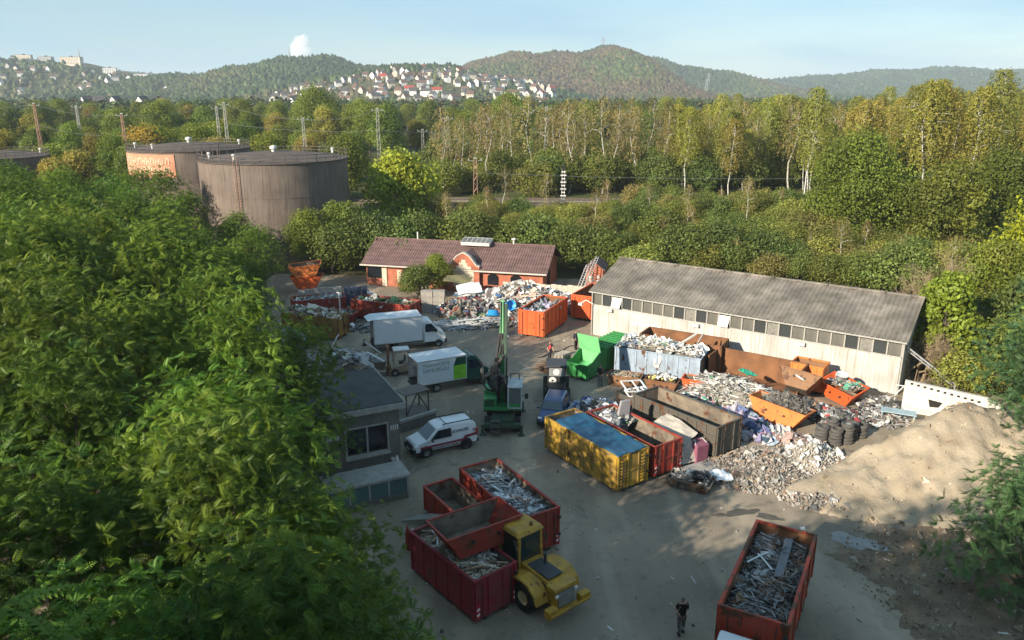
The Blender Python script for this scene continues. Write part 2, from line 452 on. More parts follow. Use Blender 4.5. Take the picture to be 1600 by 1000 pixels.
def birch(seed, h, col, col2, nstr, sparse=False):
    rng = np.random.default_rng(seed); P = []; N = []; lob = []
    for i in range(nstr):
        t = rng.uniform(0, 1) ** 0.8; z = h * (0.36 + 0.64 * t)
        a0 = rng.uniform(0, 2 * PI); r = h * 0.165 * (math.sin(PI * min(1, 0.1 + 0.86 * t)) ** 0.75) * (1 + 0.35 * math.sin(3 * a0 + 9 * t + seed)) * rng.uniform(0.3, 1.1) + 0.12
        a = a0; x, y = r * math.cos(a), r * math.sin(a)
        if i % 9 == 0: lob.append((x, y, z, 0.6))
        ln = rng.uniform(0.5, 1.6); k = int(ln / 0.16)
        s = np.linspace(0, 1, k)[:, None]
        P.append(np.array([x, y, z]) + np.concatenate([s * math.cos(a) * 0.5, s * math.sin(a) * 0.5, 0.3 * np.sin(s * PI) - s * ln], 1) + rng.normal(0, 0.11, (k, 3)))
        N.append(np.tile([math.cos(a), math.sin(a), 0.35], (k, 1)))
    P = np.concatenate(P); N = np.concatenate(N)
    V, F = leaf_quads(P, N, 0.17, rng, 0.55, 0.5)
    kk = rng.uniform(0, 1, len(P))[:, None] ** 2
    C = np.array(col)[None] * (1 - kk) + np.array(col2)[None] * kk
    C = np.repeat(np.clip(C * rng.uniform(0.65, 1.3, (len(P), 1)), 0, 1), 4, 0)
    tb = trunk_mb(h, 0.17, lob[::3], rng, 0.55, 6)
    return np_mesh('crown', V, F, M_LEAF, C), tb.mesh('trunk', M_BIRCH)

def bare_branches(mb, p, d, ln, r, dep, rnd, spread=0.65, lift=0.1):
    q = p + d * ln; mb.tube(p, q, r, r * 0.68, 5 if dep > 2 else 3, cap=False)
    if dep == 0: return
    for i in range(3 if dep > 1 else 4):
        a = Vector((rnd.gauss(0, 1), rnd.gauss(0, 1), rnd.gauss(0, 0.7))).normalized()
        nd = (d + a * spread + Vector((0, 0, lift))).normalized()
        bare_branches(mb, p.lerp(q, rnd.uniform(0.45, 1.0)), nd, ln * rnd.uniform(0.55, 0.85), r * 0.55, dep - 1, rnd, spread, lift)

# pinnate fronds of the tree-of-heaven and locust crowns
def frond(npair, ln, lw, ll, droop):
    q = []
    for i in range(npair):
        t = (i + 0.7) / npair; x = ln * t; z = -droop * ln * t * t
        s = math.sin(PI * (0.18 + 0.8 * t)) ** 0.6
        for sg in (-1, 1):
            a = ll * s; b = lw * s; dx, dy = 0.38, 0.92 * sg
            q.append([(x, 0.012 * sg, z), (x + dx * a * .5 - b * .5, dy * a * .5, z + 0.02), (x + dx * a, dy * a, z - 0.3 * a), (x + dx * a * .5 + b * .5, dy * a * .5, z + 0.02)])
    q.append([(0, -0.008, 0), (ln * .5, -0.006, -droop * ln * .25), (ln, 0, -droop * ln), (ln * .5, 0.006, -droop * ln * .25)])
    return np.array(q)              # (k,4,3)
def frond_crown(seed, h, rx, nl, ntips, per, tmpl, col, col2, m, z0=0.3, autumn=0.012, up=0.35):
    rng = np.random.default_rng(seed)
    lob = lobes_in(rng, nl, rx, h * z0, h * 0.92, rx * 0.42)
    w = np.array([l[3] ** 2 for l in lob]); w /= w.sum()
    li = rng.choice(nl, ntips, p=w); L = np.array(lob)[li]
    d = unit(rng.normal(0, 1, (ntips, 3)) * np.array([1, 1, 0.8]) + np.array([0, 0, up]))
    T = L[:, :3] + d * (L[:, 3] * rng.uniform(0.35, 1.05, ntips))[:, None]
    ax = unit(d + np.array([0, 0, 0.5]))
    n = ntips * per
    T = np.repeat(T, per, 0); ax = np.repeat(ax, per, 0)
    e1 = unit(np.cross(ax, rng.normal(0, 1, (n, 3)))); e2 = np.cross(ax, e1)
    ph = np.tile(np.arange(per) * 2.4, ntips) + rng.uniform(-.4, .4, n); el = rng.uniform(0.05, 0.75, n)
    X = unit((e1 * np.cos(ph)[:, None] + e2 * np.sin(ph)[:, None]) * np.cos(el)[:, None] + ax * np.sin(el)[:, None] + np.repeat(d, per, 0) * np.array([0.75, 0.75, 0.2]))
    up_ = unit(ax + np.array([0, 0, 0.8]) + rng.normal(0, 0.25, (n, 3)))
    Y = unit(np.cross(up_, X)); Zv = np.cross(X, Y)
    M = np.stack([X, Y, Zv], 1) * rng.uniform(0.45, 1.35, n)[:, None, None]     # rows: basis
    k = len(tmpl)
    V = np.einsum('kqi,nij->nkqj', tmpl, M) + T[:, None, None, :]
    V = V.reshape(-1, 3); F = np.arange(len(V), dtype=np.int32).reshape(-1, 4)
    lc = rng.uniform(0.7, 1.25, nl)[li]; lc = np.repeat(lc, per)
    mixk = np.repeat(rng.uniform(0, 1, nl)[li], per) * 0.7 + rng.uniform(0, 0.3, n)
    C = np.array(col)[None] * (1 - mixk[:, None]) + np.array(col2)[None] * mixk[:, None]
    C = C * (lc * rng.uniform(0.75, 1.25, n))[:, None]
    au = rng.uniform(0, 1, ntips) < autumn; au = np.repeat(au, per)
    C[au] = np.array([0.30, 0.24, 0.02])
    C = np.repeat(np.clip(C, 0, 1), k * 4, 0)
    return np_mesh('crown', V, F, m, C), trunk_mb(h, 0.2, lob, rng, 0.4, every=2).mesh('trunk', M_BARK)

def tree(var, name, label, x, y, s=1.0, rz=0.0, group=None, cat='tree', z=None, sz=None):
    t = thing(name, label, cat, (x, y, float(hz(x, y)) if z is None else z), rz, group)
    t.scale = (s, s, s if sz is None else sz)
    link('crown', var[0], t); link('trunk', var[1], t)
    return t

rnd = random.Random(11)
# --- the near wood on the left
F_AIL = frond(8, 0.38, 0.05, 0.12, 0.35)
M_AIL = mat_leaf('leaf_pinnate', tint=(1.52, 1.62, 1.25), trans=0.33, orand=0.25)
AIL = [frond_crown(20 + i, h, rx, 30, 1720, 4, F_AIL, (0.042, 0.085, 0.014), (0.115, 0.145, 0.02), M_AIL, autumn=0.0)
       for i, (h, rx) in enumerate(((13.4, 4.3), (14.2, 4.0), (12.4, 4.6)))]
EY = [-30, 4, 15, 24, 30, 41, 52, 63, 72, 84, 93]; EX = [8, 6, -5.0, -8.4, -10.2, -15.5, -20, -22.0, -25, -27, -32]
pts = []
for tries in range(9000):
    y = rnd.uniform(-22, 93); ex = float(np.interp(y, EY, EX)); x = ex - rnd.random() ** 1.3 * (24 + max(0, y) * 0.75)
    if y < 2 and x < -30: continue
    if y > 8 and x < -0.7 * y - 15: continue
    if y > 3 and x > -2.6 - 0.12 * y and y < 13: continue
    if (x + 35) ** 2 + (y - 111) ** 2 < 14.5 ** 2: continue
    if -16.5 < x and 39.5 < y < 53.5: continue          # the flat-roofed building stands here
    if min(((x - a) ** 2 + (y - b) ** 2 for a, b in pts), default=99) > (4.0 + 0.012 * max(0, y)) ** 2: pts.append((x, y))
pts += [(0, -7.5), (5, -8), (9.5, -6), (3, -13), (-4.5, -8.5), (13, -9.5), (-4.8, 19.5), (-3.5, 16.5), (-6.6, 23), (-11.2, 37.0)] + [(-13 - 9.2 * (k % 5) - 57 + rnd.uniform(-2, 2), 97 + 8 * (k // 5) + rnd.uniform(-2, 2)) for k in range(15)] + [(-47 - 6.5 * (k % 5) + rnd.uniform(-2, 2), 94 + 7 * (k // 5) + rnd.uniform(-1.5, 1.5)) for k in range(15)]
pts = [p for p in pts if (p[0] + 33.9) ** 2 + (p[1] - 111.5) ** 2 > 14 ** 2 and (p[0] + 54.6) ** 2 + (p[1] - 129.5) ** 2 > 13 ** 2]
TALL = [(-12.5, -1.5), (-10.0, 1.2), (-8, -4), (-9.5, -9), (-15, 2.5), (-17.5, -4), (-6, -13), (-13.5, -12)]
pts = [p for p in pts if min((p[0] - a) ** 2 + (p[1] - b) ** 2 for a, b in TALL) > 9] + TALL
for i, (x, y) in enumerate(pts):
    zone = 0 if y < 26 else 1 if y > 88 else 2 if x > float(np.interp(y, EY, EX)) - 4.5 else 3
    tree(AIL[i % 3], 'pinnate_leaf_tree', ('dense pinnate-leaved tree at the bottom left, nearest the viewer', 'pinnate-leaved tree of the left wood close in front of the storage tanks', 'pinnate-leaved tree along the yard-side edge of the left wood', 'pinnate-leaved tree deep inside the wood on the left')[zone], x, y, rnd.uniform(0.88, 1.06) * (1.62 if (x, y) in TALL else 0.68 if (x, y) in ((-4.8, 19.5), (-3.5, 16.5), (-6.6, 23)) else 0.75 if (x, y) == (-11.2, 37.0) else (0.86 if x < -34 else 0.62) if y > 66 and x > -50 else 0.95 if y > 90 and x > -78 else (0.95 if x < -30 else 0.8) if y > 54 and x > -45 else 1.13 if (x < -22 and 30 < y < 50) else 1.42 if y < -2 else 1.2 if y < 1 else 1), rnd.uniform(0, 6.28), ('trees of the wood nearest the viewer', 'trees of the wood before the tanks', 'trees along the yard-side edge of the wood', 'trees deep inside the left wood')[zone], z=0)
# --- trees and shrubs beyond the yard
DEC = [round_tree(40, 13, 4.6, 22, 12000, 0.2, (0.055, 0.085, 0.016), (0.1, 0.115, 0.02)),
       round_tree(41, 14, 5.0, 26, 13000, 0.2, (0.075, 0.1, 0.018), (0.13, 0.135, 0.025)),
       round_tree(42, 12, 4.2, 20, 11000, 0.2, (0.045, 0.075, 0.02), (0.075, 0.095, 0.02)),
       round_tree(43, 12, 4.4, 20, 11000, 0.2, (0.1, 0.1, 0.025), (0.15, 0.12, 0.03))]
DEC_BRIGHT = round_tree(44, 15, 6.2, 40, 26000, 0.19, (0.075, 0.11, 0.018), (0.115, 0.135, 0.024))
DEC_ORANGE = round_tree(45, 11, 6.5, 20, 9000, 0.24, (0.19, 0.11, 0.025), (0.23, 0.15, 0.03))
DEC_YELLOW = round_tree(46, 11, 4.5, 26, 15000, 0.17, (0.2, 0.22, 0.02), (0.3, 0.29, 0.02))
BIR = [birch(60, 19, (0.13, 0.14, 0.03), (0.2, 0.175, 0.035), 760), birch(61, 21, (0.11, 0.125, 0.03), (0.18, 0.165, 0.04), 820),
       birch(62, 18, (0.15, 0.14, 0.035), (0.21, 0.16, 0.04), 640)]
BIR_THIN = [birch(63, 16, (0.13, 0.1, 0.05), (0.17, 0.115, 0.06), 150), birch(64, 17, (0.115, 0.11, 0.045), (0.16, 0.11, 0.06), 200)]
SHR = [round_tree(70, 3.6, 2.5, 18, 6000, 0.11, (0.065, 0.085, 0.02), (0.11, 0.115, 0.03), tr=0.07),
       round_tree(71, 3.0, 2.4, 16, 5200, 0.11, (0.085, 0.1, 0.022), (0.13, 0.125, 0.035), tr=0.06),
       round_tree(72, 4.2, 2.6, 18, 6400, 0.12, (0.05, 0.08, 0.022), (0.08, 0.1, 0.03), tr=0.08),
       round_tree(73, 3.0, 2.3, 16, 4800, 0.10, (0.105, 0.09, 0.04), (0.13, 0.115, 0.04), tr=0.06)]
rb = random.Random(5)
def spread(n, fx, sep, tries=6000):
    out = []
    for _ in range(tries):
        p = fx()
        if p and min(((p[0] - a) ** 2 + (p[1] - b) ** 2 for a, b in out), default=1e9) > sep * sep: out.append(p)
        if len(out) >= n: break
    return out
def hall_clear(x, y):      # hall footprint and its surroundings stay free of shrubs
    dx, dy = x - 7.6, y - 70.0
    a = dx * 0.8 - dy * 0.6; b = dx * 0.6 + dy * 0.8
    return not (-3 < a < 29 and -40 < b < 12.5)
# bramble and hazel bank behind the brick workshop and the hall
def fs():
    x = rb.uniform(-16, 66); y = rb.uniform(66, 122)
    if not hall_clear(x, y): return None
    if x < 15 and y < 95: return None
    if x > 8 and x < 15 and y < 93: return None
    if -36 + 0 < x < 12 and y < 97: return None
    if y < 100 - (x - 14) * 0.62: return None
    return (x, y)
for i, (x, y) in enumerate(spread(230, fs, 2.6)):
    v = rb.choice((0, 0, 1, 1, 2, 3) if x > 20 else (0, 1, 1, 2, 3))
    tree(SHR[v], 'bramble_shrub', ['dark olive shrub on the bank behind the buildings', 'light olive shrub on the bank behind the buildings', 'deep green shrub on the bank behind the buildings', 'brownish shrub on the bank behind the buildings'][v],
         x, y, (rb.uniform(0.55, 1.0) if y > 108 and x < 34 else rb.uniform(0.7, 1.5)), rb.uniform(0, 6.28), f'shrubs on the bank, kind {"abcd"[v]}', 'shrub')
for x, y, s, v in [(-14.5, 96, 1.5, 2), (-19, 97, 1.6, 2), (-22.5, 95, 1.5, 0), (-11, 98, 1.6, 2), (-8, 98.5, 1.5, 0), (-4.5, 98, 1.6, 2), (-1, 98.5, 1.4, 0), (3, 98, 1.5, 2), (6.5, 97, 1.4, 0), (9.5, 96, 1.3, 2), (12.5, 95, 1.3, 0), (15, 92.5, 1.2, 1)]:
    tree(SHR[v], 'bramble_shrub', 'large dark shrub close behind the brick workshop', x, y, s, rb.uniform(0, 6.28), 'shrubs close behind the brick workshop', 'shrub')
for i, (x, y) in enumerate(spread(34, fs, 4.5)):
    tree(BIR_THIN[i % 2], 'sapling', 'thin sapling rising out of the shrubs on the bank', x, y, rb.uniform(0.28, 0.5), rb.uniform(0, 6.28), 'saplings among the shrubs on the bank')
# bushes right along the railway and at the foot of the birches
for i, (x, y) in enumerate(spread(110, lambda: (lambda y: (rb.uniform(-0.06 * y - 6, 0.62 * y), y))(rb.uniform(146, 215)), 4.0)):
    tree(SHR[i % 3], 'railway_bush', 'rounded bush beside the railway below the birches', x, y, rb.uniform(1.2, 2.0), rb.uniform(0, 6.28), 'bushes beside the railway', 'shrub')
for i, (x, y) in enumerate(spread(36, lambda: (rb.uniform(20, 85), rb.uniform(118, 132)), 3.5)):
    tree(SHR[(0, 1, 1, 3)[i % 4]], 'railway_bush', 'low bush on the near side of the tracks', x, y, rb.uniform(0.8, 1.3), rb.uniform(0, 6.28), 'bushes on the near side of the tracks', 'shrub')
# birch wood
def fb():
    y = rb.uniform(143, 225); x = rb.uniform(0.2 * y, 0.78 * y)
    return (x, y)
for i, (x, y) in enumerate(spread(165, fb, 3.3)):
    v = i % 3
    tree(BIR[v], 'birch_tree', 'tall birch with hanging olive foliage in the wood beyond the tracks', x, y, rb.uniform(0.68, 0.9) + (0.14 if x > 0.42 * y else 0), rb.uniform(0, 6.28), 'birches beyond the tracks')
for x, y, s in [(66, 126, 1.1), (68.5, 128, 1.16), (71, 130, 1.08), (75, 127, 1.05), (58, 131, 1.0), (61.5, 135, 0.98), (80, 131, 1.08), (85, 128, 1.0), (52, 136, 0.95)]:
    tree(BIR[rb.randrange(3)], 'birch_tree', 'nearest of the tall birches, its white trunk bare from the ground', x, y, s, rb.uniform(0, 6.28), 'nearest birches with bare white trunks')
def fbt():
    y = rb.uniform(150, 205); x = rb.uniform(-0.09 * y, 0.42 * y); return (x, y)
for i, (x, y) in enumerate(spread(64, fbt, 3.4)):
    tree(BIR_THIN[i % 2], 'thin_birch_tree', 'slender half-bare birch with brownish twigs beyond the tracks', x, y, rb.uniform(0.75, 1.1), rb.uniform(0, 6.28), 'slender half-bare birches')
# broad-leaved trees, middle distance
def fd():
    y = rb.uniform(215, 430); x = rb.uniform(-0.85 * y, 0.36 * y)
    return (x, y)
for i, (x, y) in enumerate(spread(150, fd, 9.5)):
    v = rb.choice((0, 0, 1, 2, 2, 3))
    tree(DEC[v], 'broadleaf_tree', ['mid green tree in the belt beyond the railway', 'yellow-green tree in the belt beyond the railway', 'dark green tree in the belt beyond the railway', 'olive-brown tree in the belt beyond the railway'][v],
         x, y, rb.uniform(0.85, 1.2), rb.uniform(0, 6.28), f'belt trees beyond the railway, kind {"abcd"[v]}')
def fd2():
    y = rb.uniform(135, 215); x = rb.uniform(-0.8 * y, -0.2 * y)
    if (x + 35) ** 2 + (y - 111) ** 2 < 20 ** 2 or (x + 58) ** 2 + (y - 129) ** 2 < 15 ** 2 or (x + 95) ** 2 + (y - 142) ** 2 < 14 ** 2: return None
    return (x, y)
for i, (x, y) in enumerate(spread(52, fd2, 8.0)):
    v = (0, 2, 1, 0, 3)[i % 5]
    tree(DEC[v], 'broadleaf_tree', 'leafy tree standing behind the storage tanks', x, y, rb.uniform(0.7, 0.95), rb.uniform(0, 6.28), 'leafy trees behind the storage tanks')
tree(DEC_BRIGHT, 'bright_green_tree', 'big bright green domed tree above the right-hand tank', -72, 290, 1.35, 0.4)
tree(DEC_BRIGHT, 'bright_green_tree', 'big bright green tree left of the town, behind the masts', -1, 262, 1.2, 2.4)
tree(DEC_ORANGE, 'autumn_tree', 'broad orange-brown autumn tree behind the left tank', -78, 168, 1.0, 1.0)
tree(DEC_BRIGHT, 'bright_green_tree', 'broad bright green tree before the birch wood', 47, 105, 1.0, 1.7, sz=0.98)
tree(DEC[1], 'broadleaf_tree', 'green tree growing through the bank behind the hall', 56, 98, 0.95, 0.3)
tree(DEC[0], 'broadleaf_tree', 'olive-green tree at the edge right of the birches', 66, 104, 1.0, 2.3)
tree(DEC[2], 'broadleaf_tree', 'dense tree right of the leafless one', 52, 78, 0.75, 1.3)
tree(DEC_YELLOW, 'yellow_tree', 'bright yellow-green tree at the right edge', 51.5, 72, 1.1, 0.9)
AIL2 = round_tree(47, 12, 4.2, 24, 8000, 0.26, (0.13, 0.15, 0.02), (0.2, 0.19, 0.025))
tree(AIL2, 'yellow_green_tree', 'yellow-green tree between the tank and the mast', -17.5, 121, 1.12, 0.2, z=0)
tree(DEC[2], 'broadleaf_tree', 'dark tree between the tank and the brick workshop', -22, 100, 0.72, 0.5, z=0)
tree(DEC[1], 'broadleaf_tree', 'small light green tree at the foot of the tank', -26.2, 97.5, 0.55, 1.5, z=0)
tree(SHR[2], 'garden_bush', 'dark bush before the arched window of the workshop', -10.6, 82.6, 0.85, 0.5, cat='bush', z=0)
tree(DEC[1], 'garden_tree', 'small light green tree by the workshop gable', -8.6, 84.6, 0.33, 2.5, z=0)
# leafless tree and ivy-clad trunk by the hall's right end
M_DEAD = mat('dry_twigs', (0.24, 0.18, 0.11), 0.9, var=0.3, vscale=2)
def leafless(label, x, y, ln, seed, spread_=0.62, dep=6, lift=0.12, n=1):
    rr = random.Random(seed); mb = MB()
    for i in range(n):
        bare_branches(mb, Vector((i * 0.7, i * 0.4, -0.2)), Vector((rr.uniform(-.25, .25), rr.uniform(-.25, .25), 1)).normalized(), ln, 0.16, dep, rr, spread_, lift)
    t = thing('leafless_tree', label, 'tree', (x, y, float(hz(x, y))))
    mb.build('branches', M_DEAD, t)
    return t
leafless('leafless tan tree standing behind the right end of the hall', 37.5, 63.5, 3.4, 3, n=2)
leafless('tangle of dry creeper branches hanging over the hall roof end', 31.3, 56.6, 1.9, 8, 0.95, 6, 0.02, n=4)
IVY = round_tree(48, 9, 2.3, 22, 6500, 0.2, (0.1, 0.125, 0.02), (0.15, 0.16, 0.025))
tree(IVY, 'ivy_clad_tree', 'ivy-clad tree column right of the hall', 34.6, 58.6, 1.0, 0.5)
tree(SHR[1], 'bramble_shrub', 'sunlit green shrub behind the white slab wall', 34.3, 54.6, 1.0, 0.5, cat='shrub')
tree(SHR[0], 'bramble_shrub', 'olive shrub between ivy column and feathery tree', 39, 55, 1.5, 1.5, cat='shrub')
tree(SHR[2], 'bramble_shrub', 'dark shrub under the yellow-green tree', 43, 61, 1.6, 2.5, cat='shrub')
tree(DEC[0], 'broadleaf_tree', 'rounded tree behind the ivy column', 44, 67, 0.7, 3.3)
# feathery blue-green trees at the right edge
F_FEA = frond(8, 0.34, 0.032, 0.085, 0.3)
M_FEA = mat_leaf('leaf_feathery', trans=0.25, orand=0.08)
FEA = frond_crown(30, 10.5, 3.6, 34, 820, 9, F_FEA, (0.035, 0.075, 0.038), (0.055, 0.095, 0.04), M_FEA, z0=0.08, autumn=0.004, up=0.1)
FEA2 = frond_crown(31, 6.0, 3.0, 30, 800, 9, F_FEA, (0.035, 0.075, 0.038), (0.055, 0.095, 0.04), M_FEA, z0=0.12, autumn=0.0, up=0.1)
tree(FEA, 'feathery_tree', 'tall feathery blue-green tree at the right edge', 31.6, 42.3, 1.1, 0.2, z=0)
tree(FEA, 'feathery_tree', 'feathery blue-green tree behind the tall one at the right edge', 35.2, 46.8, 1.15, 2.9, z=0)
tree(FEA2, 'feathery_tree', 'feathery bush right behind the one in the bottom right corner', 25.2, 31.6, 1.0, 4.0, z=0)
tree(FEA2, 'feathery_tree', 'low feathery blue-green tree in the bottom right corner', 22.7, 29.2, 1.1, 1.2, z=0)
tree(FEA2, 'feathery_tree', 'feathery sapling between the two larger ones at the right', 29.6, 37.0, 0.8, 2.2, z=0)

# --- far woods as one mass each
def dome_mass(P, rad, hgt, cols, rng, n=5):
    k = len(P); ring = np.arange(n) * 2 * PI / n
    t = np.concatenate([np.stack([np.cos(ring), np.sin(ring), np.zeros(n)], 1), np.stack([0.8 * np.cos(ring + .5), 0.8 * np.sin(ring + .5), np.full(n, 0.62)], 1), [[0, 0, 1.0]]])
    V = t[None] * np.stack([rad, rad, hgt], 1)[:, None, :] * rng.uniform(0.72, 1.28, (k, len(t), 1)) + P[:, None, :]
    f = []
    for i in range(n):
        j = (i + 1) % n
        f += [(i, j, n + i), (j, n + j, n + i), (n + i, n + j, 2 * n)]
    F = (np.array(f)[None] + (np.arange(k) * len(t))[:, None, None]).reshape(-1, 3)
    return V.reshape(-1, 3), F, np.repeat(cols, len(t), 0)
rg = np.random.default_rng(77)
def wood(name, label, xr, yr, n, rad, hgt, pal, seed, cond=None, patch=0.004):
    rng = np.random.default_rng(seed)
    x = rng.uniform(*xr, n); y = rng.uniform(*yr, n)
    if cond is not None:
        k = cond(x, y); x, y = x[k], y[k]
    P = np.stack([x, y, hz(x, y) - 0.5], 1); k = len(P)
    pal = np.array(pal); f = 0.5 + 0.5 * np.sin(x * patch * 2.3 + seed) * np.cos(y * patch * 1.7 + 2 * seed) + rng.normal(0, 0.13, k)
    q = np.clip(f, 0, 0.999) * (len(pal) - 1); i = q.astype(int); fr = (q - i)[:, None]
    c = pal[i] * (1 - fr) + pal[i + 1] * fr
    c = c * rng.uniform(0.6, 1.35, (k, 1))
    V, F, C = dome_mass(P, rng.uniform(0.7, 1.3, k) * rad, rng.uniform(0.7, 1.35, k) * hgt, np.clip(c, 0, 1), rng)
    return tag(link(name, np_mesh(name, V, F, M_FAR, C, smooth=False)), label, 'wood', kind='stuff')
G1, G2, G3, OL, BR, PU = (0.045, 0.07, 0.02), (0.06, 0.09, 0.022), (0.03, 0.052, 0.022), (0.095, 0.09, 0.028), (0.1, 0.07, 0.038), (0.075, 0.055, 0.042)
def ridge_at(k, x): return np.interp(x, *zip(*HILLS[k][3]))
wood('hill_wood', 'dark forest covering the rounded hill with the mast', (-760, 40), (1290, 1800), 9500, 5.6, 10, [G3, G1, G1, G2, OL], 1, lambda x, y: ridge_at(1, x) > 14)
wood('hill_wood', 'forest with rusty autumn patches on the long hill', (-330, 440), (1400, 2110), 14000, 5.8, 9, [G2, OL, BR, BR, OL, G1], 2, lambda x, y: (ridge_at(3, x) > 10) & ~((y < 1500) & (x < 60)), 0.005)
wood('hill_wood', 'forest on the slope falling right of the long hill', (80, 900), (1980, 2620), 7500, 7.5, 11, [G3, G1, OL, PU], 3, lambda x, y: ridge_at(4, x) > 12)
wood('hill_wood', 'blue-green forest on the farthest hill at the right', (650, 3000), (2560, 3450), 9500, 11, 13, [G3, G3, G1, G3], 4, lambda x, y: ridge_at(5, x) > 12)
wood('hill_wood', 'pale forest on the horizon behind the left town', (-2600, 400), (2800, 3700), 5000, 15, 16, [G3, G1, G1], 5)
wood('hill_wood', 'trees standing among the houses of the left hillside', (-1500, -500), (1130, 1900), 2600, 5.5, 7.5, [G3, G1, G2, OL], 6, lambda x, y: y < 1690)
wood('hill_wood', 'trees standing among the houses of the town in the saddle', (-500, 160), (900, 1560), 1100, 4.0, 6.0, [G3, G1, OL, BR], 7)
wood('valley_wood', 'wooded valley floor before the town', (-950, 900), (640, 960), 5200, 5.5, 9.5, [G1, G2, OL, G3, G2], 8, lambda x, y: np.abs(x) < 0.85 * y)
# nearer part of the valley wood, made of leaf clumps
def clump_wood(name, label, n, xr, yr, seed, pal, cond):
    rng = np.random.default_rng(seed)
    x = rng.uniform(*xr, n); y = rng.uniform(*yr, n); k = cond(x, y); x, y = x[k], y[k]; n = len(x)
    m = 90
    d = unit(rng.normal(0, 1, (n, m, 3)) + np.array([0, 0, 0.35])); d[..., 2] = np.abs(d[..., 2]) * 1.0
    rad = rng.uniform(4.2, 6.8, n); hg = rng.uniform(8.5, 14, n)
    lob = 1 + 0.22 * np.sin(d[..., 0] * 5 + x[:, None]) * np.cos(d[..., 1] * 5 + y[:, None])
    P = np.stack([x, y, hz(x, y)], 1)[:, None, :] + d * np.stack([rad, rad, hg], 1)[:, None, :] * lob[..., None] * rng.uniform(0.8, 1.05, (n, m, 1))
    V, F = leaf_quads(P.reshape(-1, 3), d.reshape(-1, 3), 1.35, rng, 0.65, 0.35)
    pal = np.array(pal); c = pal[rng.integers(0, len(pal), n)] * rng.uniform(0.75, 1.25, (n, 1))
    c = np.repeat(c, m, 0) * rng.uniform(0.7, 1.3, (n * m, 1)); C = np.repeat(c, 4, 0)
    return tag(link(name, np_mesh(name, V, F, M_FAR, np.clip(C, 0, 1))), label, 'wood', kind='stuff')
clump_wood('valley_wood', 'wood filling the valley between the railway trees and the town', 1900, (-600, 330), (415, 700), 9, [G1, G2, OL, G2, G1, (0.11, 0.075, 0.03)], lambda x, y: (x > -0.88 * y) & (x < 0.4 * y))
clump_wood('valley_wood', 'wood standing behind the birches on the right', 700, (60, 420), (228, 430), 10, [OL, G2, OL, BR], lambda x, y: (x > 0.3 * y) & (x < 0.85 * y))

# ------------------------------------------------------------------ the town on the hills
WALLC = {'white': mat('render_white', (0.72, 0.7, 0.66), 0.8, var=0.06), 'cream': mat('render_cream', (0.58, 0.5, 0.4), 0.8, var=0.08), 'grey': mat('render_grey', (0.38, 0.37, 0.36), 0.8, var=0.08)}
ROOFC = {'dark': mat('roof_dark', (0.07, 0.065, 0.065), 0.8), 'brown': mat('roof_brown', (0.13, 0.075, 0.055), 0.8), 'red': mat('roof_red', (0.33, 0.06, 0.04), 0.75)}
M_PANE = mat_glass('window_glass', (0.035, 0.04, 0.05), 0.15)
HM = {}
def house_meshes(kind, w, l, e, r):
    a = MB()
    a.bb(-l / 2, l / 2, -w / 2, w / 2, -2, e)
    for s in (-1, 1):
        x = s * (l / 2 - 0.12); a.add([(x, -w / 2, e), (x, w / 2, e), (x, 0, e + r)], [(0, 1, 2)])
    b = MB(); o = 0.5
    for s in (-1, 1):
        b.plate([(-l / 2 - o, s * (w / 2 + o), e - r * o / (w / 2) + 0.05), (l / 2 + o, s * (w / 2 + o), e - r * o / (w / 2) + 0.05), (l / 2 + o, 0, e + r + 0.05), (-l / 2 - o, 0, e + r + 0.05)], 0.25, (0, s * 0.5, 1))
    b.box((l * 0.2, 0.6, e + r + 0.3), (0.7, 0.7, 1.4))
    win = MB(); win.box((0, 0, 0), (1.1, 0.1, 1.4))
    return a, b, win
def town_house(x, y, rz, wall, roof, kind, where):
    key = (wall, roof, kind)
    if key not in HM:
        dims = [(9, 11, 5.6, 4.2), (8, 9, 4.2, 4.6), (10, 16, 6.4, 3.6)][kind]
        a, b, wn_ = house_meshes(kind, *dims)
        HM[key] = (a.mesh('house', WALLC[wall]), b.mesh('roof', ROOFC[roof]), wn_.mesh('window', M_PANE), dims)
    a, b, w_, dims = HM[key]
    o = link('house', a, None, (x, y, float(hz(x, y)) + 0.6), rz)
    kn = ('', 'small ', 'long ')[kind]
    o.scale = (0.85, 0.85, 0.95)
    tag(o, f'{kn}{wall} house with a {roof} gabled roof {where}', 'house', f'{kn}{wall} houses with {roof} roofs {where}')
    link('roof', b, o)
    for sx in (-0.28, 0.05, 0.32):
        for s in (-1, 1): link('window', w_, o, (sx * dims[1], s * (dims[0] / 2 + 0.02), dims[2] * 0.66))
    return o
rt = random.Random(21)
for i, (x, y) in enumerate(spread(185, lambda: (rt.uniform(-330, 60), rt.uniform(975, 1400)), 13.5, 16000)):
    town_house(x, y, rt.uniform(-0.5, 0.9) + (PI / 2 if rt.random() < .4 else 0), rt.choice(('white', 'white', 'white', 'cream', 'grey')), rt.choice(('dark', 'dark', 'brown', 'brown', 'red') if rt.random() < .25 else ('dark', 'brown')), rt.choice((0, 0, 1, 2)), 'in the town in the saddle')
for i, (x, y) in enumerate(spread(100, lambda: (rt.uniform(-1240, -640), rt.uniform(1330, 1720)), 22, 9000)):
    town_house(x, y, rt.uniform(-0.5, 0.5) + (PI / 2 if rt.random() < .4 else 0), rt.choice(('white', 'white', 'cream', 'grey')), rt.choice(('dark', 'brown')), rt.choice((0, 1, 2)), 'on the left hillside')
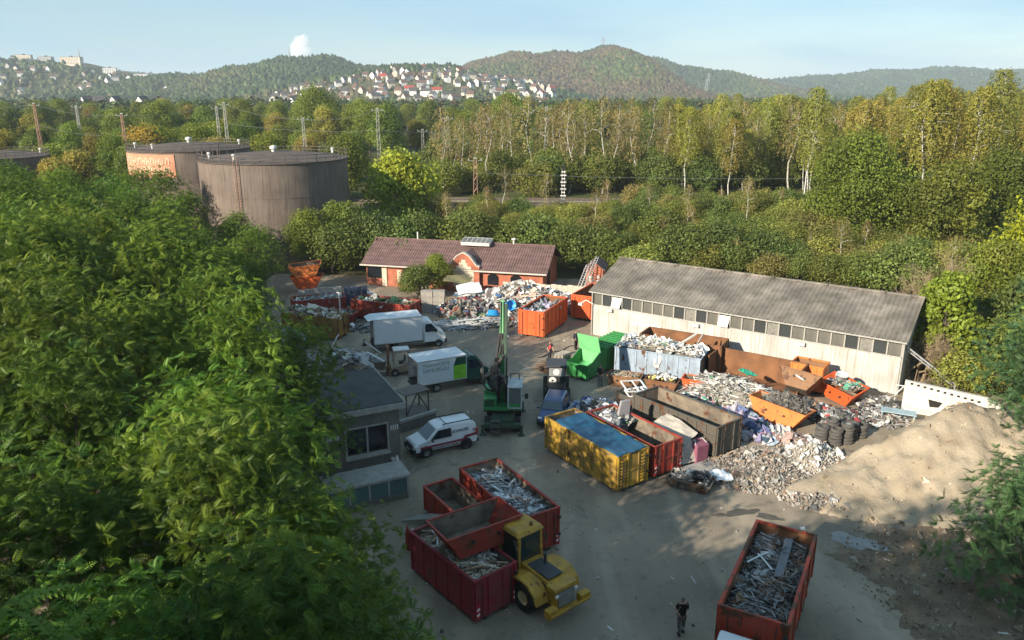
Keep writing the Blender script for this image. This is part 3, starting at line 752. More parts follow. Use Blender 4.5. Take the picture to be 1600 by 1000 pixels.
for x, y, rz in [(-292, 660, 0.4), (-309, 668, 1.3), (-325, 655, 1.4), (-347, 672, 0.2), (-372, 700, 0.9), (-206, 760, 0.8)]:
    o = town_house(x, y, rz, 'white', 'dark', 0, 'rising above the valley trees'); o.location.z = 9.5
    o.scale = (0.85, 0.85, 1)
# apartment blocks along the left crest
M_BLOCKW = WALLC['grey']
blk = [(-1122, 1770, 46, 15, 0.15, 'grey', 'slab block left on the crest, with rows of small windows'), (-1010, 1745, 30, 14, 0.1, 'cream', 'cream apartment block second along the crest'),
       (-968, 1752, 26, 13, 0.0, 'grey', 'plain grey apartment block third along the crest'), (-920, 1745, 44, 15, -0.1, 'cream', 'long pale apartment block in the middle of the crest'),
       (-850, 1750, 26, 13, 0.2, 'white', 'white stepped apartment block right along the crest'), (-790, 1740, 30, 9, 0.0, 'white', 'low white block at the right end of the crest'),
       (-1150, 1365, 40, 9, 0.2, 'cream', 'long low cream building below the left hillside town')]
wmb = MB(); wmb.box((0, 0, 0), (1.7, 0.12, 1.6)); wme = wmb.mesh('window', M_PANE)
for x, y, l, h, rz, wc, lab in blk:
    y = y if y < 1500 else 1800 + 60 * math.sin(x * .004 + 1800) - 70
    t = thing('apartment_block', lab, 'building', (x, y, float(hz(x, y)) - 1), rz)
    mb = MB(); mb.bb(-l / 2, l / 2, -6, 6, -3, h); mb.build('wall', WALLC[wc], t)
    mb = MB(); mb.bb(-l / 2 - .4, l / 2 + .4, -6.4, 6.4, h, h + 0.5); mb.bb(-2, 2, -2, 2, h + .5, h + 2.6); mb.build('roof', ROOFC['dark'], t)
    for r_ in range(int(h // 3)):
        for c_ in range(int(l // 3.4)):
            link('window', wme, t, (-l / 2 + 2 + c_ * 3.4, -6.05, 1.6 + r_ * 2.9))

# pylons and masts on the hills
M_PYL = mat('pylon_steel', (0.3, 0.31, 0.32), 0.6, 0.3)
def pylon(x, y, h, w, label, arms=True):
    t = thing('transmission_tower', label, 'tower', (x, y, float(hz(x, y)) + 2))
    mb = MB()
    for sx in (-1, 1):
        for sy in (-1, 1): mb.tube((sx * w, sy * w, 0), (sx * w * .15, sy * w * .15, h), 0.45, n=4)
    n = 6
    for i in range(n):
        a, b = w * (1 - .85 * i / n), w * (1 - .85 * (i + 1) / n); z0, z1 = h * i / n, h * (i + 1) / n
        for s in (-1, 1):
            mb.tube((-a, s * a, z0), (b, s * b, z1), 0.22, n=3); mb.tube((a, s * a, z0), (-b, s * b, z1), 0.22, n=3)
    mb.build('lattice', M_PYL, t)
    if arms:
        mb = MB()
        for z, q in ((h * .72, 9), (h * .86, 7)):
            mb.tube((-q, 0, z), (q, 0, z), 0.35, n=4); mb.tube((-q, 0, z), (0, 0, z + 2.4), 0.25, n=3); mb.tube((q, 0, z), (0, 0, z + 2.4), 0.25, n=3)
        mb.build('crossarm', M_PYL, t)
pylon(225, 2010, 30, 4, 'pylon on the highest point of the long hill')
pylon(318, 2350, 26, 4, 'pylon right of the hilltop, smaller')
pylon(412, 1700, 38, 4, 'pylon standing low in the gap beside the long hill')
pylon(552, 2260, 34, 4, 'pylon on the slope right of the gap')
pylon(-466, 1700, 30, 1.5, 'thin radio mast on the rounded hill', False)
pylon(-955, 1790, 30, 1.2, 'slim aerial mast above the left hillside town', False)

# ------------------------------------------------------------------ railway masts and wires
M_MAST = mat('mast_steel', (0.34, 0.33, 0.3), 0.6, 0.2, var=0.2); M_MASTR = mat('mast_rusty', (0.34, 0.2, 0.14), 0.75, 0.1, var=0.25)
M_WIRE = mat('wire_steel', (0.3, 0.31, 0.31), 0.5, 0.3)
MM = {}
def lattice_mast(x, y, h, label, rusty=False, w=0.42):
    key = (round(h), rusty)
    if key not in MM:
        H_ = round(h); mb = MB()
        for sx in (-1, 1):
            for sy in (-1, 1): mb.tube((sx * w, sy * w * .7, -0.5), (sx * w * .45, sy * w * .35, H_), 0.055, n=4)
        n = int(H_ / 0.9); br = MB()
        for i in range(n):
            f0, f1 = i / n, (i + 1) / n; a, b = w * (1 - .55 * f0), w * (1 - .55 * f1)
            for s in (-1, 1):
                br.tube((-a * (-1) ** i, s * a * .7, H_ * f0), (b * (-1) ** i, s * b * .7, H_ * f1), 0.035, n=3)
        hd = MB(); hd.tube((-1.1, 0, H_ - .3), (1.1, 0, H_ - .3), 0.05, n=4); hd.box((0, 0, H_ + .1), (.5, .4, .2))
        for s in (-1, 1): hd.lathe([(0, 0), (.09, 0), (.09, .3), (0, .3)], 6, (s * 1.0, 0, H_ - .25))
        m = M_MASTR if rusty else M_MAST
        MM[key] = (mb.mesh('leg_frame', m), br.mesh('bracing', m), hd.mesh('head', M_MAST))
    t = thing('railway_mast', label, 'mast', (x, y, float(hz(x, y)) - 0.1), 0.1, 'railway masts')
    for nm, me in zip(('leg_frame', 'bracing', 'head'), MM[key]): link(nm, me, t)
    return (x, y, float(hz(x, y)) + round(h) - .3)
mp_ = {}
for k, x, y, h, ru, lab in [('a', -5.9, 125, 9, 1, 'nearest rusty lattice mast behind the brick workshop'), ('b', -13.8, 170, 14, 0, 'tall grey lattice mast left of the nearest rusty mast'),
        ('c', -27.1, 160, 16, 0, 'grey lattice mast right of the big tank'), ('d', 7.6, 175, 16, 0, 'thin grey mast before the right bright green tree'),
        ('e', -43.5, 165, 14, 0, 'short grey mast above the roof of the big tank'), ('f', -61.4, 170, 17, 0, 'tall mast of the pair behind the left tank'),
        ('g', -65.3, 176, 16, 0, 'slimmer mast of the pair behind the left tank'), ('h', -78.6, 160, 15, 1, 'rusty mast beside the autumn tree'),
        ('i', -103.9, 190, 16, 0, 'small mast in the trees at the far left'), ('j', -98.9, 165, 17, 1, 'leftmost rusty lattice mast'), ('k', -8.9, 172, 13, 1, 'broad rusty mast among slender birches'),
        ('l', -20.4, 180, 11, 0, 'short mast with crossarm far behind the yellow-green tree')]:
    mp_[k] = lattice_mast(x, y, h, lab, bool(ru), 0.55 if k == 'k' else 0.42)
def wire(a, b, label, dz=0.0, sag=0.8):
    a, b = Vector(a), Vector(b); mb = MB(); pts = []
    for i in range(13):
        t = i / 12; p = a.lerp(b, t); p.z += dz - sag * 4 * t * (1 - t); pts.append(p)
    dist = (a.y + b.y) / 2
    mb.path(pts, 0.0002 * dist, n=3)
    tag(mb.build('overhead_wire', M_WIRE), label, 'wire', 'overhead wires of the railway')
for p, q in (('j', 'h'), ('h', 'f'), ('f', 'e'), ('e', 'c'), ('c', 'b'), ('b', 'd'), ('c', 'l')):
    wire(mp_[p], mp_[q], 'thin overhead wire strung between the railway masts'); 
for p, q in (('j', 'h'), ('f', 'c'), ('c', 'd')):
    wire(mp_[p], mp_[q], 'thin overhead wire strung between the railway masts', -4.0)
wire(mp_['d'], (150, 170, 17.5), 'thin overhead wire strung between the railway masts', -3)
wire(mp_['a'], (70, 119, 12.0), 'thin overhead wire strung between the railway masts', -2)
wire((-150, 168, 17), mp_['j'], 'thin overhead wire strung between the railway masts')
# signal ladder and fence posts
t = thing('signal_post', 'banded signal post beside the tracks', 'signal', (8.5, 128.4, 3))
mb = MB()
for s in (-.22, .22): mb.tube((s, 0, -0.3), (s, 0, 7), 0.07, n=5)
mb.build('post', M_MAST, t)
mb = MB()
for i in range(11): mb.box((0, 0, 0.9 + i * 0.56), (0.95 if i % 2 else 0.6, 0.16, 0.14))
mb.build('rungs', WALLC['white'], t)
mb = MB(); mb.bb(-.5, .5, -.3, .3, 0, 1.1); mb.build('cabinet', WALLC['grey'], t, bevel=.03)
mb = MB(); mb.box((0, 0, 7.2), (.5, .3, .8)); mb.build('lamp_head', mat('signal_black', (.02, .02, .02), .5), t)
for x, y, h, lab in [(44.8, 118.4, 7.6, 'thin white post before the broad green tree'), (18.5, 121, 2.2, 'short grey stake on the bank')]:
    t = thing('white_post', lab, 'post', (x, y, 3)); mb = MB(); mb.tube((0, 0, -.4), (0, 0, h), 0.09, 0.06, 6); mb.build('shaft', WALLC['white'], t); mb = MB(); mb.box((0, 0, h), (.3, .2, .12)); mb.build('cap', WALLC['grey'], t)

# ------------------------------------------------------------------ steam plume far behind the rounded hill
def plume():
    m, n, l = _nodes('steam')
    n.remove(n['Principled BSDF'])
    v = n.new('ShaderNodeVolumePrincipled'); v.inputs['Color'].default_value = (1, 0.98, 0.97, 1); v.inputs['Density'].default_value = 0.014
    l.new(v.outputs[0], n['Material Output'].inputs['Volume'])
    rr = random.Random(6); V = []; F = []; me = bpy.data.meshes.new('steam_plume')
    import bmesh
    bm = bmesh.new()
    for i in range(16):
        t = i / 15; r_ = rr.uniform(34, 58) * (0.75 + 0.5 * math.sin(PI * min(1, .2 + t * .75)))
        mt = Matrix.Translation((rr.uniform(-34, 34) + (18 - 30 * t * 0.3), rr.uniform(-30, 30), t * 175)) @ Matrix.Diagonal((r_, r_, r_ * 0.85, 1))
        bmesh.ops.create_icosphere(bm, subdivisions=2, radius=1, matrix=mt)
    bm.to_mesh(me); bm.free(); me.materials.append(m)
    o = link('steam_plume', me, None, (-1600, 6100, 235))
    rm = o.modifiers.new('join', 'REMESH'); rm.mode = 'VOXEL'; rm.voxel_size = 9
    dt = bpy.data.textures.new('puffs', 'CLOUDS'); dt.noise_scale = 32
    dm = o.modifiers.new('puff', 'DISPLACE'); dm.texture = dt; dm.strength = 46; dm.texture_coords = 'LOCAL'
    return tag(o, 'white steam plume rising behind the rounded hill', 'steam plume')
plume()

# ------------------------------------------------------------------ air
def haze():
    m, n, l = _nodes('haze_air')
    n.remove(n['Principled BSDF'])
    v = n.new('ShaderNodeVolumePrincipled'); v.inputs['Color'].default_value = (0.82, 0.9, 1, 1); v.inputs['Density'].default_value = 0.00013; v.inputs['Anisotropy'].default_value = 0.0
    l.new(v.outputs[0], n['Material Output'].inputs['Volume'])
    mb = MB(); mb.bb(-4400, 4400, -200, 5400, -3, 172)
    tag(mb.build('haze', m), kind='stuff')
haze()
# ------------------------------------------------------------------ storage tanks
M_TANK = mat('tank_shell', (0.175, 0.135, 0.108), 0.75, var=0.16, vscale=0.5, streak=0.75, dirt=(0.075, 0.052, 0.042), damount=0.3, dscale=0.35)
M_TROOF = mat('tank_roof', (0.1, 0.075, 0.06), 0.85, var=0.25, vscale=0.7)
M_RAIL = mat('railing_steel', (0.12, 0.095, 0.085), 0.6, 0.2)
M_LIGHT = mat('weathered_white', (0.6, 0.58, 0.54), 0.7)
def storage_tank(label, x, y, r, h, ladder=None, pipes=()):
    t = thing('storage_tank', label, 'storage tank', (x, y, 0), 0, 'storage tanks')
    mb = MB(); mb.lathe([(r, -0.3), (r, h * .25), (r, h * .5), (r, h * .75), (r, h)], 72); mb.build('shell', M_TANK, t, smooth=True)
    mb = MB(); mb.lathe([(r + .15, h), (r + .15, h + .12), (r * .8, h + .45), (r * .4, h + .85), (0, h + 1.0)], 60); rf = mb.build('roof', M_TROOF, t)
    mb = MB(); mb.lathe([(.28, h + .9), (.28, h + 1.4), (.5, h + 1.4), (.5, h + 1.75), (0, h + 1.9)], 12); mb.build('vent', M_LIGHT, rf)
    for a in (0.6, -2.6, -1.9):
        mb = MB(); mb.lathe([(.16, 0), (.16, .55), (.24, .55), (.24, .8), (0, .85)], 8, (math.cos(a) * r * .86, math.sin(a) * r * .86, h + .4)); mb.build('vent', M_LIGHT, rf)
    for i in range(44):
        a = 2 * PI * i / 44
        mb = MB(); mb.box((math.cos(a) * r, math.sin(a) * r, h + .55), (.07, .07, 1.1), a)
        mb.build('railing_post', M_RAIL, t)
    for k, z in enumerate((h + .6, h + 1.1)):
        mb = MB(); mb.lathe([(r - .03, z - .03), (r + .03, z - .03), (r + .03, z + .03), (r - .03, z + .03), (r - .03, z - .03)], 60); mb.build('handrail', M_RAIL, t)
    mb = MB()
    for z in (h * .33, h * .66): mb.lathe([(r + .01, z - .05), (r + .035, z - .05), (r + .035, z + .05), (r + .01, z + .05)], 72)
    mb.build('weld_band', M_TANK, t)
    if ladder is not None:
        a = ladder; c, s = math.cos(a), math.sin(a); mb = MB()
        for k in (-.25, .25): mb.tube(((r + .25) * c - s * k, (r + .25) * s + c * k, 0), ((r + .25) * c - s * k, (r + .25) * s + c * k, h + 1.1), .04, n=4)
        for i in range(int(h / .4)): mb.tube(((r + .25) * c + s * .25, (r + .25) * s - c * .25, .4 * i), ((r + .25) * c - s * .25, (r + .25) * s + c * .25, .4 * i), .025, n=3)
        mb.build('ladder', M_MASTR, t)
    for a in pipes:
        mb = MB(); mb.tube(((r + .2) * math.cos(a), (r + .2) * math.sin(a), 0), ((r + .2) * math.cos(a), (r + .2) * math.sin(a), h + .2), .13, n=8); mb.build('downpipe', M_RAIL, t)
    return t
storage_tank('large rusty-grey tank, the nearest of the tanks', -33.9, 111.5, 10.2, 13.0, ladder=-1.77)
tk2 = storage_tank('tank with the faded orange banner, left of the largest', -53.2, 129.5, 9.4, 13.2, pipes=(-1.0, -0.75))
storage_tank('tank at the far left with only its dark roof showing', -95, 142, 9.6, 10.9)
# curved banner painted on the left tank
M_BANNER = mat('banner_orange', (0.55, 0.24, 0.14), 0.8, var=0.2, vscale=1.5, damount=0.3, dirt=(0.62, 0.45, 0.33), dscale=0.8)
M_BLET = mat('banner_letters', (0.66, 0.46, 0.32), 0.8, var=0.15)
mb = MB(); a0, a1, n = R(-152), R(-82), 24
for i in range(n):
    p = [(9.46 * math.cos(a0 + (a1 - a0) * k / n), 9.46 * math.sin(a0 + (a1 - a0) * k / n)) for k in (i, i + 1)]
    mb.plate([(*p[0], 9.4), (*p[1], 9.4), (*p[1], 12.9), (*p[0], 12.9)], 0.02)
bn = mb.build('banner', M_BANNER, tk2)
rl = random.Random(3); mb = MB(); a = a0 + .06
while a < a1 - .12:
    for row in (0, 1):
        wd = rl.uniform(.03, .06); z = 10.0 + row * 1.35; rr_ = 9.5
        for q in (0, wd):
            mb.box((rr_ * math.cos(a + q), rr_ * math.sin(a + q), z + .5), (.05, .16, rl.choice((1.0, 1.05, .7))), a)
        mb.box((rr_ * math.cos(a + wd / 2), rr_ * math.sin(a + wd / 2), z + rl.choice((.05, .5, .95))), (.05, wd * 9.5, .16), a + wd / 2)
    a += .085
mb.build('faded_lettering', M_BLET, bn)

# ------------------------------------------------------------------ corrugated hall
M_HWALL = mat('hall_sheet', (0.5, 0.485, 0.45), 0.6, var=0.1, vscale=0.7, streak=0.45, dirt=(0.2, 0.15, 0.1), damount=0.35, dscale=0.5)
M_HROOF = mat('fibre_cement', (0.205, 0.175, 0.148), 0.9, var=0.4, vscale=0.45, damount=0.65, dirt=(0.07, 0.066, 0.048), dscale=1.1, streak=0.3)
M_TRIM = mat('hall_trim', (0.36, 0.34, 0.3), 0.6)
M_HGLASS = mat('wired_glass', (0.12, 0.115, 0.1), 0.3, var=0.3, vscale=0.6, spec=0.6, damount=0.4, dirt=(0.2, 0.18, 0.15))
M_OPENPANE = mat('open_pane', (0.75, 0.73, 0.68), 0.5)
HL, HW, HE, HR = 26.4, 11.6, 4.25, 6.25
hall = thing('corrugated_hall', 'long pale metal hall with grey corrugated roof and window band', 'hall', (7.6, 69.64, 0), R(-35.2))
def corrugated(mb, x0, x1, pitch, dep, f):   # f(x, off) -> list of points along the sheet (2 of them)
    n = int(round((x1 - x0) / pitch * 4)); pts = []
    for i in range(n + 1):
        x = x0 + (x1 - x0) * i / n; o = dep * (0, 1, 1, 0)[i % 4]
        pts += f(x, o)
    k = len(pts) // (n + 1)
    mb.add(pts, [(i * k + j, (i + 1) * k + j, (i + 1) * k + j + 1, i * k + j + 1) for i in range(n) for j in range(k - 1)])
mb = MB(); corrugated(mb, 0, HL, 0.3, 0.035, lambda x, o: [(x, -o, 0), (x, -o, 2.9)]); mb.build('front_wall', M_HWALL, hall)
mb = MB(); corrugated(mb, 0, HL, 0.3, 0.035, lambda x, o: [(x, HW + o, 0), (x, HW + o, HE)]); mb.build('back_wall', M_HWALL, hall)
def gable(y): return HE + (HR - HE) * (1 - abs(y - HW / 2) / (HW / 2))
for x, nm, s in ((0, 'end_wall', -1), (HL, 'end_wall', 1)):
    mb = MB(); corrugated(mb, 0, HW, 0.29, 0.035, lambda y, o: [(x + s * o, y, 0), (x + s * o, y, gable(y) - .05)]); mb.build(nm, M_HWALL, hall)
for s, nm in ((0, 'front'), (1, 'back')):
    mb = MB()
    def rf(x, o):
        out = []
        for j in range(8):
            v = j / 7; y = -0.22 + (HW / 2 + .22) * v; z = HE - 0.07 + (HR - HE + .09) * v + 0.035 * o / .05 * 1.6 + (0.02 if j % 2 else 0)
            out.append((x, y if s == 0 else HW - y, z + .06))
        return out
    corrugated(mb, -0.35, HL + .35, 0.36, 0.05, rf)
    mb.build('roof_sheet', M_HROOF, hall)
mb = MB(); mb.tube((-.35, HW / 2, HR + .13), (HL + .35, HW / 2, HR + .13), .13, n=8); mb.build('ridge_cap', M_HROOF, hall)
for i in range(12):
    mb = MB(); mb.box((1.2 + i * 2.25, HW / 2 - .1, HR + .22), (.5, .35, .1), (0, 0, .3 * math.sin(i * 3))); mb.build('ridge_piece', M_HROOF, hall)
mb = MB(); mb.box((HL / 2, -.29, HE - .05), (HL + .6, .12, .11)); mb.build('gutter', M_TRIM, hall)
mb = MB(); mb.bb(0, HL, -.03, .04, 2.9, 3.0); mb.bb(0, HL, -.03, .04, 4.06, 4.2); mb.build('window_rail', M_TRIM, hall)
NP = 26; pw = HL / NP
pane = MB(); pane.bb(.06, pw - .06, 0, .03, 3.01, 4.05); pme = pane.mesh('window_pane', M_HGLASS); pme_b = pane.mesh('window_pane', mat_glass('clean_glass', (.05, .055, .055), .1)); pme_c = pane.mesh('window_pane', mat('dusty_glass', (.2, .19, .165), .5, var=.3))
for i in range(NP):
    if i in (2, 12):
        mb = MB(); mb.box((pw / 2, -.2, 3.5), (pw - .12, .03, .98), (-.5, 0, 0)); mb.build('window_pane', M_OPENPANE, hall, loc=(i * pw, 0, 0))
    else: link('window_pane', (pme, pme_b, pme, pme_c, pme, pme_b, pme)[(i * 5) % 7], hall, (i * pw, .06 + .01 * (i % 3), 0), (0, 0, .006 * ((i * 7) % 5 - 2)))
mul_ = MB(); mul_.bb(-.05, .05, -.05, .06, 3.0, 4.06); mme = mul_.mesh('mullion', M_TRIM)
for i in range(NP + 1): link('mullion', mme, hall, (i * pw, 0, 0))
lampm = MB(); lampm.box((0, -.2, 2.72), (.55, .3, .25)); lampm.box((0, -.1, 2.72), (.1, .3, .1)); lme = lampm.mesh('floodlight', M_LIGHT)
for x in (1.9, 10.3, 19.2): link('floodlight', lme, hall, (x, -.02, 0))
mb = MB(); mb.path([(.15, -.15, 3.0), (-.5, -.4, 3.35), (-.9, -.6, 3.1)], .05); mb.box((-.95, -.62, 2.95), (.4, .3, .2)); mb.build('lamp_arm', M_LIGHT, hall)
mb = MB(); mb.tube((HL + .12, -.1, 0), (HL + .12, -.1, HE - .1), .06, n=8); mb.build('downpipe', M_TRIM, hall)
mb = MB(); mb.tube((.02, -.16, 0), (.02, -.16, HE - .1), .06, n=8); mb.build('downpipe', M_TRIM, hall)
mb = MB(); mb.bb(4.0, 7.0, -.09, -.05, 1.7, 2.0); mb.build('vent_grille', M_LIGHT, hall)

# ------------------------------------------------------------------ brick workshop
def brick_material(name, c1, c2):
    m, n, l = _nodes(name); b = n['Principled BSDF']; b.inputs['Roughness'].default_value = 0.85; b.inputs['Specular IOR Level'].default_value = .2
    t = n.new('ShaderNodeTexCoord'); mp2 = n.new('ShaderNodeMapping'); mp2.inputs['Rotation'].default_value = (R(90), 0, 0)
    br = n.new('ShaderNodeTexBrick'); br.inputs['Scale'].default_value = 3.6; br.inputs['Color1'].default_value = (*c1, 1); br.inputs['Color2'].default_value = (*c2, 1); br.inputs['Mortar'].default_value = (.36, .26, .2, 1); br.inputs['Mortar Size'].default_value = .012
    l.new(t.outputs['Object'], mp2.inputs[0]); l.new(mp2.outputs[0], br.inputs['Vector'])
    z = n.new('ShaderNodeTexNoise'); z.inputs['Scale'].default_value = 1.1; z.inputs['Detail'].default_value = 6; l.new(t.outputs['Object'], z.inputs['Vector'])
    mr = n.new('ShaderNodeMapRange'); mr.inputs[1].default_value = .3; mr.inputs[2].default_value = .7; mr.inputs[3].default_value = .7; mr.inputs[4].default_value = 1.2; l.new(z.outputs[0], mr.inputs[0])
    x = n.new('ShaderNodeMix'); x.data_type = 'RGBA'; x.blend_type = 'MULTIPLY'; x.inputs[0].default_value = 1; l.new(br.outputs[0], x.inputs[6]); l.new(mr.outputs[0], x.inputs[7]); l.new(x.outputs[2], b.inputs[0])
    return m
M_BRICK = brick_material('red_brick', (.42, .13, .07), (.36, .1, .055))
M_PLASTER = mat('patched_plaster', (.55, .46, .35), .85, var=.12)
M_TILE = mat('pantile', (.15, .088, .078), .8, var=.25, vscale=1.2, damount=.35, dirt=(.08, .058, .055), dscale=.8)
M_FASCIA = mat('fascia_pale', (.52, .45, .38), .7)
M_DARKGL = mat_glass('dark_glass', (.012, .014, .018), .12)
M_DARKIN = mat('dark_interior', (.02, .018, .016), .9)
BL, BW, BE, BR_ = 21.4, 8.4, 2.75, 4.75
bw = thing('brick_workshop', 'long low red brick workshop with brown tiled roof and small gable', 'building', (-17.3, 89.3, 0), R(-14))
mb = MB(); mb.bb(0, BL, 0, .3, 0, BE); mb.build('front_wall', M_BRICK, bw)
mb = MB(); mb.bb(0, BL, BW - .3, BW, 0, BE); mb.build('back_wall', M_BRICK, bw)
for x in (0, BL - .3):
    mb = MB(); mb.prism([(.3, 0), (BW - .3, 0), (BW - .3, BE), (BW / 2, BR_ - .12), (.3, BE)], x, x + .3, 'x'); mb.build('end_wall', M_BRICK, bw)
for s in (0, 1):
    mb = MB()
    def tf(x, o):
        out = []
        for j in range(15):
            v = j / 14; y = -.6 + (BW / 2 + .6) * v; z = BE - .28 + (BR_ - BE + .28) * v + o * 1.0
            out.append((x, y if s == 0 else BW - y, z + .1 + (.045 if j % 2 == 0 else 0)))
        return out
    corrugated(mb, -.5, BL + .6, .3, .05, tf); mb.build('roof_tiles', M_TILE, bw)
mb = MB(); mb.tube((-.5, BW / 2, BR_ + .16), (BL + .6, BW / 2, BR_ + .16), .12, n=8); mb.build('ridge_tiles', M_TILE, bw)
mb = MB(); mb.box((BL / 2, -.64, BE - .2), (BL + 1.1, .1, .16)); mb.build('fascia', M_FASCIA, bw)
for x in (BL + .56, -.46):
    for s in (0, 1):
        mb = MB(); ya, yb = (-.6, BW / 2) if s == 0 else (BW + .6, BW / 2)
        mb.hexa([(x - .04, ya, BE - .34), (x + .04, ya, BE - .34), (x + .04, yb, BR_ - .06), (x - .04, yb, BR_ - .06), (x - .04, ya, BE - .18), (x + .04, ya, BE - .18), (x + .04, yb, BR_ + .1), (x - .04, yb, BR_ + .1)]); mb.build('barge_board', M_DARKIN, bw)
# curved gable over the middle bay
gx = 12.2
gp = [(-1.9, 0), (1.9, 0), (1.9, 2.95), (1.55, 3.1), (1.25, 3.5), (.85, 4.05), (.3, 4.4), (0, 4.5), (-.3, 4.4), (-.85, 4.05), (-1.25, 3.5), (-1.55, 3.1), (-1.9, 2.95)]
mb = MB(); mb.prism([(gx + a, b) for a, b in gp], -.5, -.02, 'y'); gb = mb.build('gable_wall', M_BRICK, bw)
mb = MB(); cp = gp[2:]
for a, b in zip(cp, cp[1:]):
    q0, q1 = Vector((gx + a[0], -.26, a[1] + .06)), Vector((gx + b[0], -.26, b[1] + .06)); d = q1 - q0
    mb.box((q0 + q1) / 2, (d.length + .04, .62, .12), Matrix.Rotation(-math.atan2(d.z, d.x), 3, 'Y'))
mb.build('coping', M_FASCIA, gb)
mb = MB()
for x0, x1, z0, z1 in ((-1.2, 1.25, 0.6, 2.6), (-.85, .95, 2.6, 3.0), (-.5, .5, 3.0, 3.4), (-.22, .3, 3.4, 3.75)): mb.bb(gx + x0, gx + x1, -.53, -.5, z0, z1)
mb.build('plaster_patch', M_PLASTER, gb)
mb = MB(); mb.add([(gx - 1.3, 0, 3.45), (gx, 0, 4.38), (gx + 1.3, 0, 3.45), (gx - 1.3, 2.3, 3.75), (gx, 3.4, 4.42), (gx + 1.3, 2.3, 3.75)], [(0, 1, 4, 3), (1, 2, 5, 4)]); mb.build('gable_roof', M_TILE, bw)
# roof light
mb = MB(); mb.box((gx + .4, BW / 2 - .5, BR_ + .35), (3.5, 1.6, .34), (.25, 0, 0)); sk = mb.build('rooflight', M_LIGHT, bw)
for i in range(6):
    mb = MB(); mb.box((gx - 1.05 + i * .58, BW / 2 - .55, BR_ + .53), (.46, 1.25, .06), (.25, 0, 0)); mb.build('pane', M_HGLASS, sk)
mb = MB(); mb.tube((5, BW / 2, BR_), (5, BW / 2, BR_ + 1.1), .09, n=8); mb.tube((17, BW / 2, BR_), (17, BW / 2, BR_ + .7), .12, n=8); mb.lathe([(.3, 0), (.3, .12), (0, .2)], 8, (17, BW / 2, BR_ + .7)); mb.build('vent_pipe', M_LIGHT, bw)
# openings in the left bays
def arch(mb, x, w, z0, z1, y, th):
    pts = [(x - w / 2, z0), (x + w / 2, z0), (x + w / 2, z1)] + [(x + w / 2 * math.cos(k * PI / 8), z1 + w * .28 * math.sin(k * PI / 8)) for k in range(1, 8)] + [(x - w / 2, z1)]
    mb.prism(pts, y, y - th, 'y')
mb = MB(); arch(mb, 5.4, 1.7, .7, 1.9, .01, .05); w_ = mb.build('window', M_DARKGL, bw)
mb = MB()
for k in (-.45, 0, .45): mb.bb(5.4 + k - .03, 5.4 + k + .03, -.09, -.05, .7, 2.1)
mb.bb(4.6, 6.2, -.09, -.05, 1.35, 1.41); mb.build('glazing_bar', M_FASCIA, w_)
mb = MB(); mb.bb(6.7, 7.5, -.05, 0, 0, 2.1); dr = mb.build('door', M_PLASTER, bw); mb = MB(); mb.bb(7.55, 7.75, -.04, 0, 0, 2.2); mb.build('door_reveal', M_DARKIN, dr)
mb = MB(); mb.bb(3.9, 4.4, -.05, 0, .5, 2.0); mb.build('plaster_patch', M_PLASTER, bw)
mb = MB(); mb.bb(2.0, 2.6, -.12, 0, 0, 2.5); mb.build('pilaster', M_PLASTER, bw)
mb = MB(); mb.bb(0.1, 1.95, -.04, 0, .9, 2.3); mb.build('window', M_DARKGL, bw)
for k, x in enumerate((15.6, 18.3)):
    mb = MB(); arch(mb, x, 1.3, .9, 1.8, .01, .05); mb.build('window', M_DARKGL, bw)
mb = MB(); mb.prism([(2.5, 0), (3.9, 0), (3.9, 1.9), (3.2, 2.4), (2.5, 1.9)], BL - .01, BL + .04, 'x'); mb.build('end_door', M_DARKIN, bw)
# small brick shed with ladders
sh = thing('brick_shed', 'tiny gabled brick shed right of the workshop', 'shed', (9.6, 87.4, 0), R(-14))
mb = MB(); mb.prism([(-1, 0), (1, 0), (1, 2.3), (0, 3.1), (-1, 2.3)], 0, 3, 'y'); mb.build('wall', M_BRICK, sh)
for s in (-1, 1):
    mb = MB(); mb.plate([(s * 1.25, -.2, 2.15), (s * 1.25, 3.2, 2.15), (0, 3.2, 3.17), (0, -.2, 3.17)], .09, (s * .6, 0, 1)); mb.build('roof_slope', M_TILE, sh)
for x, z, w, h in ((-.35, 1.1, .5, .75), (.38, .75, .55, .55), (.4, 1.4, .4, .4)):
    mb = MB(); mb.box((x, -.06, z), (w, .05, h)); s_ = mb.build('notice_board', M_LIGHT, sh); mb = MB(); mb.box((x, -.09, z), (w * .45, .02, h * .45)); mb.build('faded_panel', M_BANNER, s_)
M_ALU = mat('aluminium', (.62, .61, .58), .4, .6, var=.12)
def ladder(label, x, y, rz, ln, lean, wd=.42):
    t = thing('ladder', label, 'ladder', (x, y, 0), rz); t.rotation_euler = (lean, 0, rz)
    for s in (-1, 1):
        mb = MB(); mb.box((s * wd / 2, 0, ln / 2), (.07, .05, ln)); mb.build('stile', M_ALU, t)
    rm_ = MB(); rm_.tube((-wd / 2, 0, 0), (wd / 2, 0, 0), .025, n=5); me = rm_.mesh('rung', M_ALU)
    for i in range(int(ln / .3)): link('rung', me, t, (0, 0, .2 + i * .3))
for k, (dx, le, lb) in enumerate(((-1.25, -.42, 'longest aluminium ladder leaning at the brick shed'), (-1.7, -.5, 'middle aluminium ladder leaning at the brick shed'), (-2.1, -.55, 'left aluminium ladder leaning at the brick shed'))):
    ladder(lb, 9.6 + dx, 86.0 + dx * .1, R(-58 + 6 * k), 4.3 - .45 * k, le)

